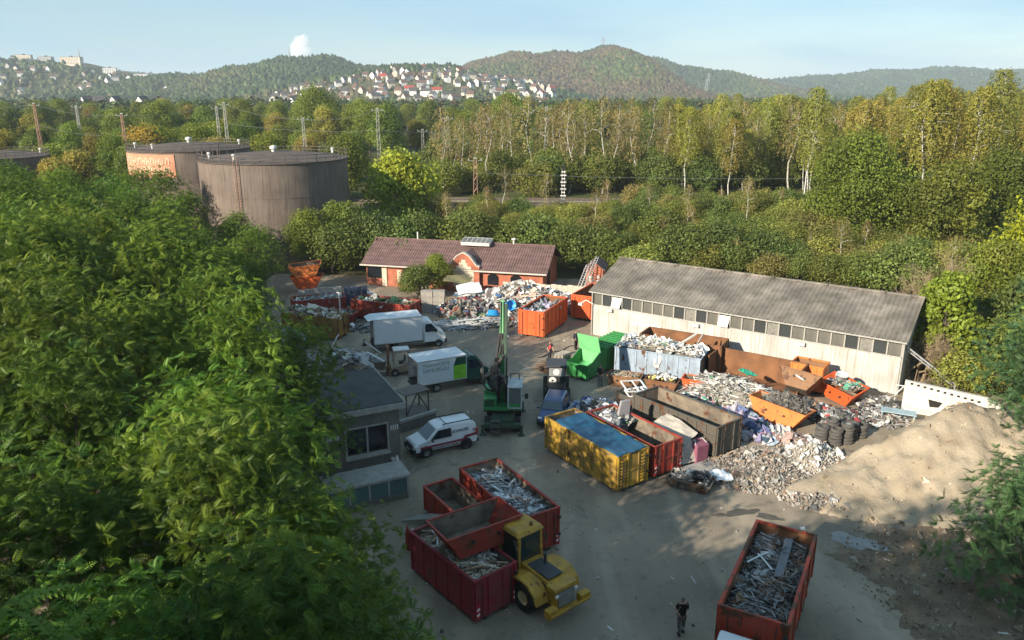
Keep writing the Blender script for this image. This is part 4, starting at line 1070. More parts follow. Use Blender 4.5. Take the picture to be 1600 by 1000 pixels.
# ------------------------------------------------------------------ flat-roofed building on the left
M_CONC = mat('grey_render', (.165, .145, .125), .85, var=.15, vscale=1.2, streak=.35)
M_FELT = mat('roof_felt', (.05, .052, .052), .85, var=.25, vscale=.8, damount=.3, dirt=(.1, .095, .085))
M_PARA = mat('pale_concrete', (.34, .32, .29), .85, var=.15, streak=.2)
fb_ = thing('flat_roof_building', 'grey flat-roofed building beside the white van', 'building', (-6.46, 42.1, 0), R(116))
# local x runs back along the side wall, local y to the left (into the wood)
mb = MB(); mb.bb(0, 5.8, .25, 9, 0, 4.25); mb.build('wall', M_CONC, fb_)
mb = MB(); mb.bb(-.35, 6.1, -.1, 9.4, 4.25, 4.6); mb.build('fascia', M_PARA, fb_)
mb = MB(); mb.bb(-.25, 6.0, 0.0, 9.3, 4.6, 4.66); mb.build('roof', M_FELT, fb_)
mb = MB(); mb.bb(-.02, .02, 1.0, 3.5, 1.75, 3.35); wn1 = mb.build('window', M_DARKIN, fb_)
for yy in (1.15, 2.3):
    mb = MB(); mb.bb(-.03, .0, yy, yy + 1.05, 1.85, 3.25); mb.build('pane', M_DARKGL, wn1)
for y0, y1, z0, z1 in ((.95, 1.05, 1.7, 3.4), (3.45, 3.55, 1.7, 3.4), (2.2, 2.3, 1.7, 3.4), (.95, 3.55, 3.35, 3.45), (.9, 3.6, 1.6, 1.72)):
    mb = MB(); mb.bb(-.1, -.03, y0, y1, z0, z1); mb.build('frame', M_PARA, wn1)
mb = MB(); mb.bb(-.28, 0, .9, 3.6, 1.5, 1.6); mb.build('sill', M_PARA, wn1)
for k in range(4):
    for y0 in (.35, 3.9, 4.4):
        mb = MB(); mb.bb(-.03, 0, y0 + k * .13, y0 + k * .13 + .07, 2.85, 3.15); mb.build('vent_slot', M_LIGHT, fb_)
mb = MB(); mb.box((-.15, .8, .95), (.25, .18, .3)); mb.lathe([(.12, 0), (.05, .3), (0, .3)], 8, (-.35, .6, 1.0)); mb.build('wall_lamp', M_LIGHT, fb_)
mb = MB(); mb.bb(.9, 2.2, .2, .26, .02, 2.1); d_ = mb.build('door', M_DARKIN, fb_); mb = MB(); mb.box((2.0, .17, 1.05), (.05, .06, .15)); mb.build('handle', M_ALU, d_)
M_TEAL = mat('teal_glazing', (.085, .15, .15), .25, var=.2, vscale=.7, spec=.6)
po = thing('glazed_porch', 'low teal-glazed porch in front of the flat-roofed building', 'porch', (-6.2, 40.6, 0), R(116))
mb = MB(); mb.bb(-1.8, .1, .3, 5, 1.35, 1.5); mb.build('roof_edge', M_PARA, po)
mb = MB(); mb.bb(-1.7, 0, .45, 4.9, 0.0, .35); mb.build('base', M_CONC, po)
for k in range(4):
    mb = MB(); mb.bb(-1.66, -1.62, .5 + k * 1.1, 1.5 + k * 1.1, .35, 1.35); mb.build('pane', M_TEAL, po)
mb = MB(); mb.bb(-1.6, -.1, .5, .54, .35, 1.35); mb.build('pane', M_TEAL, po)
pm = MB(); pm.bb(-.05, .05, -.05, .05, .35, 1.35); pme2 = pm.mesh('post', M_PARA)
for yy in (.46, 1.55, 2.65, 3.75): link('post', pme2, po, (-1.64, yy, 0))
# loading ramp and steel stand behind it
rp = thing('loading_ramp', 'low concrete loading ramp between flat-roofed building and van', 'ramp', (-7.0, 49.3, 0), R(40))
mb = MB(); mb.bb(-1.6, 1.3, -1.1, 1.1, 0, .75); mb.build('slab', M_CONC, rp); mb = MB(); mb.bb(-1.65, 1.35, -1.2, -1.02, .75, .95); mb.build('kerb', M_PARA, rp)
st = thing('steel_stand', 'dark steel stand on the loading ramp', 'stand', (-6.9, 49.6, .75), R(40))
for x in (-.9, .9):
    for y in (-.6, .6):
        mb = MB(); mb.tube((x, y, 0), (x, y, 1.5), .06); mb.build('leg', M_RAIL, st)
mb = MB(); mb.tube((-.9, -.6, 0), (.0, -.6, 1.5), .05); mb.tube((.9, -.6, 0), (.0, -.6, 1.5), .05); mb.build('brace', M_RAIL, st)
mb = MB(); mb.bb(-1, 1, -.7, .7, 1.5, 1.56); mb.build('top', M_RAIL, st)

# ------------------------------------------------------------------ walls in the yard
def slab_wall():
    t = thing('white_slab_wall', 'battered white slab wall with square openings behind the earth heap', 'wall', (28.0, 51.2, 0), R(-29))
    L_, h = 6.2, 2.35
    mb = MB(); mb.prism([(0, 0), (L_, 0), (L_ + .2, .9), (L_ - .25, 1.6), (L_ - 1.1, 2.0), (0, h)], 0, .35, 'y'); mb.build('slab', mat('white_slab', (.58, .55, .49), .8, var=.12, damount=.35, dirt=(.35, .3, .23), dscale=1.1), t, bevel=.03)
    for i in range(11):
        mb = MB(); mb.bb(.35 + i * .42, .53 + i * .42, -.03, 0, h - .22 - .055 * i * 1.0, h - .08 - .055 * i); mb.build('slot', M_DARKIN, t)
    for pts in ([(1.6, 1.25), (2.5, 1.15), (2.3, .75), (1.75, .7)], [(3.6, 1.0), (4.25, .95), (4.25, .35), (3.6, .35)], [(4.7, .8), (5.0, .8), (5.05, .55), (4.7, .55)]):
        mb = MB(); mb.prism(pts, -.03, 0, 'y'); mb.build('opening', M_DARKIN, t)
    mb = MB(); mb.tube((0, -.15, .55), (L_, -.15, .35), .05); mb.tube((0, -.12, 1.75), (L_ - .4, -.12, 1.35), .03); mb.build('pipe', M_LIGHT, t)
    mb = MB(); mb.path([(-.5, .1, 0), (-.5, .1, 1.9), (0, .1, 1.9), (-.5, .1, 1.2)], .04); mb.build('bracket', M_LIGHT, t)
slab_wall()
gw = thing('grey_panel_wall', 'grey concrete panel wall behind the red containers at the left', 'wall', (-22.3, 77.6, 0), R(22))
for i in range(3):
    mb = MB(); mb.bb(i * 1.5, i * 1.5 + 1.47, 0, .18, 0, 2.25 + .06 * (i % 2)); mb.build('panel', M_PARA, gw)
bg_ = thing('blue_gate', 'dark blue sheet gate beside the grey panel wall', 'gate', (-17.9, 79.4, 0), R(4))
for i in range(4):
    mb = MB(); mb.bb(i * .62, i * .62 + .6, 0, .06, .1, 2.2); mb.build('board', mat('gate_blue', (.04, .055, .1), .6) if i == 0 else bpy.data.materials['gate_blue'], bg_)
mb = MB(); mb.bb(2.5, 2.62, -.05, .1, 0, 2.4); mb.build('post', M_PARA, bg_)
yw = thing('board_fence', 'pale board fence behind the rubbish heap', 'fence', (-1.0, 82.9, 0), R(-12))
bm_ = MB(); bm_.bb(0, .58, 0, .06, 0, 1.9); bme = bm_.mesh('board', mat('fence_board', (.5, .44, .36), .8, var=.15))
for i in range(18): link('board', bme, yw, (i * .6, 0, -.05 * (i % 3)))
# stack of concrete blocks
cb = MB(); cb.bb(-.6, .6, -.4, .4, 0, .58); cbm = cb.mesh('concrete_block', mat('block_concrete', (.3, .27, .235), .9, var=.18, bump=.4, bscale=12))
for lay in range(4):
    for k in range(2):
        o = link('concrete_block', cbm, None, (-8.9 + k * 1.23 + .03 * lay, 77.2 + .05 * k, lay * .59), .04 * ((lay + k) % 3 - 1))
        tag(o, f'{("lowest", "second", "third", "topmost")[lay]} concrete block in the {("left", "right")[k]} row of the stack left of the rubbish', 'concrete block', 'stack of concrete blocks')
# ------------------------------------------------------------------ containers
def paint(name, col, dirt=.35, rust=.35, streak=.3, var=.15): return mat(name, col, .6, var=var, vscale=1.0, damount=dirt, dscale=1.3, streak=streak, rust=rust, rscale=1.6)
M_YEL = paint('paint_yellow', (.42, .25, .03), .6, .3, .6); M_RED = paint('paint_red', (.3, .035, .02), .35, .25); M_ORA = paint('paint_orange', (.62, .1, .02), .2, .08, .15)
M_ORB = paint('paint_bright_orange', (.68, .19, .04), .25, .15, .2); M_MAG = paint('paint_crimson', (.24, .02, .03), .35, .1); M_DGR = paint('dark_grey_paint_and_shade', (.095, .085, .07), .5, .5)
M_BLU = paint('paint_light_blue', (.3, .37, .45), .4, .3, .4); M_RUST = mat('rusty_sheet', (.2, .09, .04), .85, var=.3, vscale=1.0, damount=.4, dirt=(.09, .05, .03)); M_GRN = paint('paint_green', (.03, .22, .05), .2, .0, .1)
M_GRL = paint('paint_light_green', (.17, .5, .2), .15, 0, .1); M_MUS = paint('paint_mustard', (.3, .17, .03), .6, .45, .5); M_BRN = paint('paint_brown', (.25, .12, .05), .3, .3)
M_DIRTIN = mat('dirty_inside', (.16, .13, .1), .9, var=.35, vscale=1.3, damount=.6, dirt=(.3, .24, .17), dscale=1.5, rust=.3)
M_STEELD = mat('dark_steel', (.05, .047, .045), .55, .4, var=.25)
M_STRIPE_W = mat('hazard_white', (.7, .68, .64), .6); M_STRIPE_R = mat('hazard_red', (.5, .03, .03), .6)
def rolloff(label, x, y, rz, L_, W_, H_, m, minside=None, mrim=None, z=0.0, nrib=7, name='rolloff_container', horiz=False, hazard=False, skip_side=None, group=None, doors=True, mend=None, ladder_=False):
    """open roll-off container; local x along its length, -x end carries the lifting hook, +x end the doors"""
    mi = minside or M_DIRTIN; mrim = mrim or m
    t = thing(name, label, 'container', (x, y, z), rz, group)
    b = .22 if z == 0 else .12
    mb = MB(); mb.bb(-L_ / 2, L_ / 2, -W_ / 2 + .06, W_ / 2 - .06, b, b + .08); mb.build('floor', mi, t)
    for s in (-1, 1):
        if skip_side == s: continue
        mb = MB(); mb.bb(-L_ / 2, L_ / 2, s * W_ / 2 - .025, s * W_ / 2 + .025, b, H_ - .06); sw = mb.build('side_wall', m, t)
        mb = MB(); mb.bb(-L_ / 2 + .05, L_ / 2 - .05, s * (W_ / 2 - .032) - .004, s * (W_ / 2 - .032) + .004, b + .08, H_ - .08); mb.build('lining', mi, sw)
        mb = MB(); mb.bb(-L_ / 2 - .05, L_ / 2 + .05, s * W_ / 2 - .07, s * W_ / 2 + .07, H_ - .1, H_); mb.build('top_rail', mrim, sw, bevel=.015)
        if horiz:
            for zz in (b + (H_ - b) * .33, b + (H_ - b) * .62): mb = MB(); mb.bb(-L_ / 2, L_ / 2, s * W_ / 2, s * (W_ / 2 + .09) , zz, zz + .09); mb.build('rib', m, sw)
        rb_ = MB(); rb_.bb(-.06, .06, s * W_ / 2, s * (W_ / 2 + .08), b, H_ - .1); rme = rb_.mesh('rib', m)
        for i in range(nrib): link('rib', rme, sw, (-L_ / 2 + .07 + (L_ - .14) * i / (nrib - 1), 0, 0))
    for s in (-1, 1):
        mb = MB(); mb.bb(s * L_ / 2 - .025, s * L_ / 2 + .025, -W_ / 2 + .03, W_ / 2 - .03, b, H_ - .06); ew = mb.build('end_wall', mend or m, t)
        mb = MB(); mb.bb(s * (L_ / 2 - .035) - .004, s * (L_ / 2 - .035) + .004, -W_ / 2 + .05, W_ / 2 - .05, b + .08, H_ - .08); mb.build('lining', mi, ew)
        mb = MB(); mb.bb(s * L_ / 2 - .06, s * L_ / 2 + .06, -W_ / 2 - .05, W_ / 2 + .05, H_ - .1, H_ + .005); mb.build('top_rail', mrim, ew, bevel=.015)
        if doors:
            for q in (-.48, -.18, .18, .48): mb = MB(); mb.bb(s * L_ / 2, s * (L_ / 2 + .08), q * W_ - .05, q * W_ + .05, b, H_ - .1); mb.build('post', m, ew)
            mb = MB(); mb.bb(s * L_ / 2, s * (L_ / 2 + .06), -W_ / 2, W_ / 2, b + (H_ - b) * .45, b + (H_ - b) * .5); mb.build('crossbar', m, ew)
            for q in (-.35, .35): mb = MB(); mb.tube((s * (L_ / 2 + .11), q * W_, b + .1), (s * (L_ / 2 + .11), q * W_, H_ - .2), .025, n=5); mb.build('locking_bar', M_STEELD, ew)
            for zz in (.3, .75): mb = MB(); mb.box((s * (L_ / 2 + .1), .48 * W_, b + (H_ - b) * zz), (.1, .16, .12)); mb.build('hinge', M_STEELD, ew)
        if ladder_ and s == 1:
            for q in (-.33, .33):
                for i in range(9): mb = MB(); mb.bb(L_ / 2 + .02, L_ / 2 + .12, q * W_ - .17, q * W_ + .17, b + .12 + i * .2, b + .19 + i * .2); mb.build('ladder_rung', m, ew)
        if hazard and s == 1:
            for q in (-.45, .45):
                for i in range(5): mb = MB(); mb.box((L_ / 2 + .09, q * W_, b + .15 + i * .13), (.02, .16, .1), (.5, 0, 0)); mb.build('hazard_stripe', M_STRIPE_W if i % 2 else M_STRIPE_R, ew)
    for q in (-.55, .55):
        mb = MB(); mb.bb(-L_ / 2 - .1, L_ / 2, q - .06, q + .06, .04 if z == 0 else -.05, b); mb.build('skid', M_STEELD, t)
    if z == 0:
        for q in (-.75, .75):
            mb = MB(); mb.lathe([(.0, -.12), (.12, -.12), (.12, .12), (0, .12)], 10, (L_ / 2 - .35, q, .12), (PI / 2, 0, 0)); mb.build('roller', M_STEELD, t)
        mb = MB(); mb.path([(-L_ / 2 - .03, -.2, .9), (-L_ / 2 - .25, 0, 1.15), (-L_ / 2 - .03, .2, .9)], .04); mb.build('hook_eye', M_STEELD, t)
    return t
def skip(label, x, y, rz, L_, W_, H_, m, z=0.0, tilt=(0, 0), slope=.55, minside=None, group=None):
    """skip with two sloping ends"""
    mi = minside or M_DIRTIN
    t = thing('skip', label, 'skip', (x, y, z), rz, group); t.rotation_euler = (tilt[0], tilt[1], rz)
    lb, lt = L_ / 2 - slope * H_, L_ / 2
    mb = MB(); mb.bb(-lb, lb, -W_ / 2 + .04, W_ / 2 - .04, .03, .08); mb.build('floor', mi, t)
    for s in (-1, 1):
        mb = MB(); mb.plate([(-lb, s * W_ / 2, .03), (lb, s * W_ / 2, .03), (lt, s * W_ / 2, H_), (-lt, s * W_ / 2, H_)], .04, (0, -s, 0)); sw = mb.build('side_wall', m, t)
        mb = MB(); mb.plate([(-lb + .03, s * (W_ / 2 - .05), .09), (lb - .03, s * (W_ / 2 - .05), .09), (lt - .04, s * (W_ / 2 - .05), H_ - .02), (-lt + .04, s * (W_ / 2 - .05), H_ - .02)], .008, (0, -s, 0)); mb.build('lining', mi, sw)
        mb = MB(); mb.bb(-lt, lt, s * W_ / 2 - .05, s * W_ / 2 + .05, H_ - .04, H_ + .05); mb.build('top_rail', m, sw, bevel=.012)
        mb = MB(); mb.bb(-lt * .8, lt * .8, s * W_ / 2, s * (W_ / 2 + .05), H_ * .5, H_ * .5 + .07); mb.build('rib', m, sw)
        for q in (-.5, .5):
            mb = MB(); mb.lathe([(0, 0), (.05, 0), (.05, .12), (.075, .12), (.075, .15), (0, .15)], 8, (q * lb, s * W_ / 2, H_ * .62), (-s * PI / 2, 0, 0)); mb.build('lifting_lug', M_STEELD, sw)
        mb = MB(); mb.plate([(s * lb, -W_ / 2 + .04, .03), (s * lb, W_ / 2 - .04, .03), (s * lt, W_ / 2 - .04, H_), (s * lt, -W_ / 2 + .04, H_)], .04, (-s, 0, .5)); ew = mb.build('end_wall', m, t)
        mb = MB(); mb.bb(s * lt - .05, s * lt + .05, -W_ / 2 - .05, W_ / 2 + .05, H_ - .035, H_ + .055); mb.build('top_rail', m, ew, bevel=.012)
    return t
A_ = R(-55.8)
rolloff('dirty yellow roll-off container covered with a blue tarpaulin', 5.02, 42.75, A_, 6.8, 2.35, 2.35, M_YEL, nrib=4, horiz=True, ladder_=True)
rolloff('red open roll-off container right beside the yellow one', 7.55, 44.2, A_, 6.2, 2.25, 2.15, M_RED, nrib=6, horiz=True, hazard=True)
rolloff('long dark grey open container behind the red one', 11.5, 47.1, R(-51.8), 7.0, 2.5, 2.2, M_DGR, nrib=10, horiz=True)
rolloff('dark red container full of metal strips, beside the yellow loader', -.25, 36.0, R(-58.9), 6.2, 2.3, 2.3, M_RED, nrib=6, hazard=True)
rolloff('small empty red container left of the one with metal strips', -3.05, 36.35, R(-56), 3.5, 1.75, 1.6, M_RED, nrib=4)
rolloff('crimson container with hazard stripes under the raised red skip', -2.3, 30.65, R(-50.5), 5.0, 2.25, 2.2, M_MAG, nrib=6, hazard=True)
skip('red skip set across the crimson container, in front of the loader', -1.72, 31.05, R(33.7), 3.9, 1.95, 1.15, M_RED, z=2.22)
rolloff('orange container with waste left of the hall corner', 3.05, 71.35, R(245), 6.0, 2.5, 2.6, M_ORA, nrib=7, minside=M_RUST)
rolloff('empty orange container with high open flap behind the hall corner', 8.35, 76.6, R(242), 5.4, 2.4, 2.6, M_ORA, nrib=6, minside=M_RUST)
rolloff('light blue ribbed container heaped with plastic waste at the hall', 11.95, 58.35, R(-26), 6.9, 2.45, 2.4, M_BLU, nrib=9, mend=M_DGR, doors=False)  # shade on the end walls is painted in with dark grey
rolloff('rusty container with its front side open behind the cable heap', 18.95, 55.9, R(-35), 6.9, 2.5, 2.3, M_RUST, nrib=8, minside=M_RUST, skip_side=-1, doors=False, mend=M_RUST)
rolloff('rusty brown container mostly hidden behind the light blue one', 14.3, 60.9, R(-30), 6.8, 2.3, 2.6, M_RUST, nrib=8, minside=M_RUST)
rolloff('red container with garden waste behind the white box truck', -12.75, 74.9, R(-21), 6.7, 2.3, 2.0, M_RED, nrib=20)
rolloff('mustard container of timber and sacks at the far left', -18.6, 69.6, R(-21), 5.8, 2.3, 2.15, M_MUS, nrib=6)
skip('low red skip between mustard and red containers', -17.6, 73.4, R(-12), 4.6, 2.2, 1.2, M_RED)
rolloff('red container standing crosswise behind the low red skip', -19.9, 76.4, R(20), 5.2, 2.2, 1.9, M_RED, nrib=7)
skip('upper orange skip of the stack by the big tank', -23.6, 86.2, R(10), 3.6, 1.9, 1.3, M_ORB, z=1.9, tilt=(.06, -.1))
skip('lower orange skip of the stack by the big tank', -23.6, 86.2, R(6), 3.5, 1.9, 1.85, M_ORA)
skip('bright orange tilted skip full of scrap parts', 18.5, 49.3, R(-42), 4.0, 1.9, 1.3, M_ORB, z=.12, tilt=(-.12, .1))
bsk = skip('brown tilted skip with a pale mark, behind the orange one', 20.9, 52.7, R(-30), 2.9, 1.9, 1.3, M_BRN, z=1.0, tilt=(-.55, .12))
mb = MB(); mb.box((.1, -.98, .8), (.75, .02, .09), (0, .35, 0)); mb.build('pale_mark', M_STRIPE_W, bsk)
rolloff('small ribbed orange container against the hall wall', 22.9, 55.6, R(-36), 2.4, 1.7, 2.2, M_ORB, nrib=6, doors=False, minside=M_BRN)
skip('orange skip with a white basin on its rubbish', 24.6, 53.1, R(-60), 3.0, 1.7, 1.15, M_ORA, z=.3, tilt=(.25, .1))
skip('dark low skip with stony rubbish in the middle of the yard', 10.45, 40.3, R(-28), 2.5, 1.5, .5, M_DGR, slope=.4)
skip('dark brown low skip next to the green compactor', 8.9, 56.6, R(-20), 2.6, 1.3, .8, M_BRN, slope=.35)
skip('rusty low skip in front of the light blue container', 11.6, 55.5, R(-24), 2.5, 1.2, .8, M_RUST, slope=.35)
skip('dark skip carrying white window frames', 9.0, 51.9, R(-50), 2.7, 1.6, 1.0, M_DGR, slope=.35)
skip('small orange skip at the right foot of the blue container', 14.0, 55.3, R(-25), 1.7, 1.2, 1.0, M_ORA, slope=.3)
# blue tarpaulin sagging over the yellow container
def sagging_sheet(name, label, cat, x, y, rz, L_, W_, z, sag, m, n=(20, 10), seed=1, over=.0):
    rr = random.Random(seed); mb = MB(); a, b = n
    ph = [rr.uniform(0, 6) for _ in range(4)]
    pts = []
    for i in range(a + 1):
        for j in range(b + 1):
            u, v = i / a - .5, j / b - .5
            q = (1 - (2 * u) ** 4) * (1 - (2 * v) ** 2)
            zz = z - sag * q + .05 * math.sin(9 * u * L_ / 3 + ph[0]) * math.sin(7 * v + ph[1]) * q + .025 * math.sin(17 * u + 23 * v + ph[2])
            e = over if abs(v) > .49 else 0
            pts.append((u * L_ + .04 * math.sin(11 * v + ph[3]), v * W_ * (1 + .02 * math.sin(13 * u * 3)), zz - e * (1 + .6 * math.sin(u * 21))))
    mb.add(pts, [(i * (b + 1) + j, (i + 1) * (b + 1) + j, (i + 1) * (b + 1) + j + 1, i * (b + 1) + j + 1) for i in range(a) for j in range(b)])
    o = mb.build(name, m, None, smooth=True, loc=(x, y, 0), rot=rz)
    so = o.modifiers.new('thick', 'SOLIDIFY'); so.thickness = .012
    return tag(o, label, cat)
M_TARP = mat('tarp_blue', (.012, .075, .145), .5, var=.22, vscale=.8, damount=.25, dirt=(.09, .13, .16), spec=.3)
sagging_sheet('tarpaulin', 'blue tarpaulin stretched over the yellow container', 'tarpaulin', 5.3, 42.35, A_, 6.0, 2.44, 2.42, .16, M_TARP, (30, 14), over=.12)

# green waste compactor with raised lid
gc = thing('waste_compactor', 'green waste compactor with its light green lid raised', 'compactor', (5.75, 58.3, 0), R(52))
mb = MB(); mb.prism([(-.9, .2), (2.0, .2), (2.0, 2.0), (.9, 2.0), (-.2, 1.45), (-.9, 1.35)], -.98, -.92, 'y'); mb.build('side_plate', M_GRN, gc)
mb = MB(); mb.prism([(-.9, .2), (2.0, .2), (2.0, 2.0), (.9, 2.0), (-.2, 1.45), (-.9, 1.35)], .92, .98, 'y'); mb.build('side_plate', M_GRN, gc)
mb = MB(); mb.bb(-.95, -.88, -.92, .92, .2, 1.3); hp = mb.build('hopper_front', M_GRN, gc)
for q in (-.5, 0, .5): mb = MB(); mb.bb(-1.03, -.95, q - .05, q + .05, .25, 1.3); mb.build('rib', M_GRN, hp)
mb = MB(); mb.bb(-1.04, -.9, -1, 1, 1.26, 1.36); mb.build('top_rail', M_GRN, hp)
mb = MB(); mb.hexa([(-.88, -.92, .4), (1.2, -.92, .4), (1.2, .92, .4), (-.88, .92, .4), (-.88, -.92, .45), (1.2, -.92, .9), (1.2, .92, .9), (-.88, .92, .45)]); mb.build('hopper_floor', M_GRL, gc)
mb = MB(); mb.bb(1.1, 1.16, -.92, .92, .4, 2.0); mb.build('ram_plate', M_GRL, gc)
mb = MB(); mb.plate([(1.0, -1.0, 1.95), (1.0, 1.0, 1.95), (.55, 1.0, 3.35), (.55, -1.0, 3.35)], .06, (-1, 0, -.2)); mb.build('lid', M_GRL, gc)
mb = MB(); mb.bb(2.0, 6.4, -.98, .98, .2, 2.05); bd = mb.build('body', M_GRN, gc, bevel=.03)
for i in range(9): mb = MB(); mb.bb(2.2 + i * .5, 2.3 + i * .5, -1.06, 1.06, .2, 2.12); mb.build('rib', M_GRN, bd)
mb = MB(); mb.bb(-.8, 6.3, -.7, -.55, .02, .2); mb.bb(-.8, 6.3, .55, .7, .02, .2); mb.build('skid', M_STEELD, gc)
# grey pallets stacked beside it
M_PALLET = mat('pallet_wood', (.34, .3, .25), .85, var=.2)
def pallet_mesh():
    mb = MB()
    for y in (-.35, 0, .35): mb.box((0, y, .05), (1.2, .1, .1))
    for i in range(6): mb.box((-.55 + i * .22, 0, .115), (.14, .8, .025))
    return mb.mesh('pallet', M_PALLET)
plm = pallet_mesh()
for i in range(9):
    o = link('pallet', plm, None, (4.25 + .04 * math.sin(i * 2), 60.6 + .05 * math.cos(i * 3), .008 + i * .135), R(50) + .05 * math.sin(i * 5))
    tag(o, f'weathered wooden pallet, number {i + 1} from below in the stack left of the compactor' if 0 < i < 8 else ('topmost' if i else 'lowest') + ' weathered pallet in the stack left of the compactor', 'pallet', 'pallets left of the compactor')

# ------------------------------------------------------------------ vehicles
M_TYRE = mat('tyre_rubber', (.018, .017, .016), .85, var=.3, damount=.4, dirt=(.07, .06, .05)); M_RIM = mat('wheel_rim', (.35, .35, .35), .4, .5)
M_WHITE = mat('vehicle_white', (.72, .72, .72), .35, var=.04, damount=.12, dirt=(.4, .37, .33), spec=.5); M_GLASS = mat_glass('car_glass', (.012, .02, .028), .05)
M_BLACK = mat('black_plastic', (.022, .022, .023), .6); M_LAMP = mat('lamp_glass', (.75, .75, .72), .15, spec=.8); M_REDL = mat('lamp_red', (.4, .02, .02), .25)
M_BOXW = mat('box_white', (.62, .64, .66), .5, var=.04, damount=.15, dirt=(.42, .42, .42)); M_DKGREEN = mat('cab_dark_green', (.012, .06, .045), .35, var=.1, spec=.5)
def wheel(parent, x, y, r, w, rim=.6, mr=None):
    s = 1 if y > 0 else -1
    mb = MB(); mb.lathe([(r * rim, -w / 2), (r * .93, -w / 2), (r, -w * .32), (r, w * .32), (r * .93, w / 2), (r * rim, w / 2), (r * rim, -w / 2)], 22, (x, y, r), (PI / 2, 0, 0)); o = mb.build('wheel', M_TYRE, parent, smooth=False)
    mb = MB(); mb.lathe([(0, -.3 * w), (r * .22, -.32 * w), (r * .3, -.12 * w), (r * rim * .9, -.2 * w), (r * rim, -.44 * w)], 16, (x, y, r), (PI / 2 if s < 0 else -PI / 2, 0, 0))
    mb2 = MB(); mb2.lathe([(0, .3 * w), (r * .22, .32 * w), (r * .3, .12 * w), (r * rim * .9, .2 * w), (r * rim, .44 * w)], 16, (x, y, r), (-PI / 2 if s > 0 else PI / 2, 0, 0))
    mb2.build('rim', mr or M_RIM, o)
    return o
def text(s, size, parent, loc, rot, m, name='lettering', ext=.004, width=None):
    c = bpy.data.curves.new(name, 'FONT'); c.body = s; c.size = size; c.extrude = ext; c.align_x = 'CENTER'; c.align_y = 'CENTER'
    c.materials.append(m); o = bpy.data.objects.new(name, c); COL.objects.link(o); o.parent = parent; o.location = loc; o.rotation_euler = rot
    if width: o.scale = (width, 1, 1)
    bpy.context.view_layer.update()
    me = bpy.data.meshes.new_from_object(o.evaluated_get(bpy.context.evaluated_depsgraph_get())); q = link(name, me, parent, loc, rot); q.scale = o.scale
    bpy.data.objects.remove(o)
    return q
def side_plate(parent, pts, m, name, w, th=.012, both=True, sides=(-1, 1)):
    """flat pieces on both flanks: pts [(x, z, halfwidth offset)]"""
    for s in sides:
        mb = MB(); mb.plate([(x, s * (w + o), z) for x, z, o in pts], th, (0, s, 0)); mb.build(name, m, parent)
def panel_van_cab(t, m, x0, w, h, prof_extra=None):
    pass
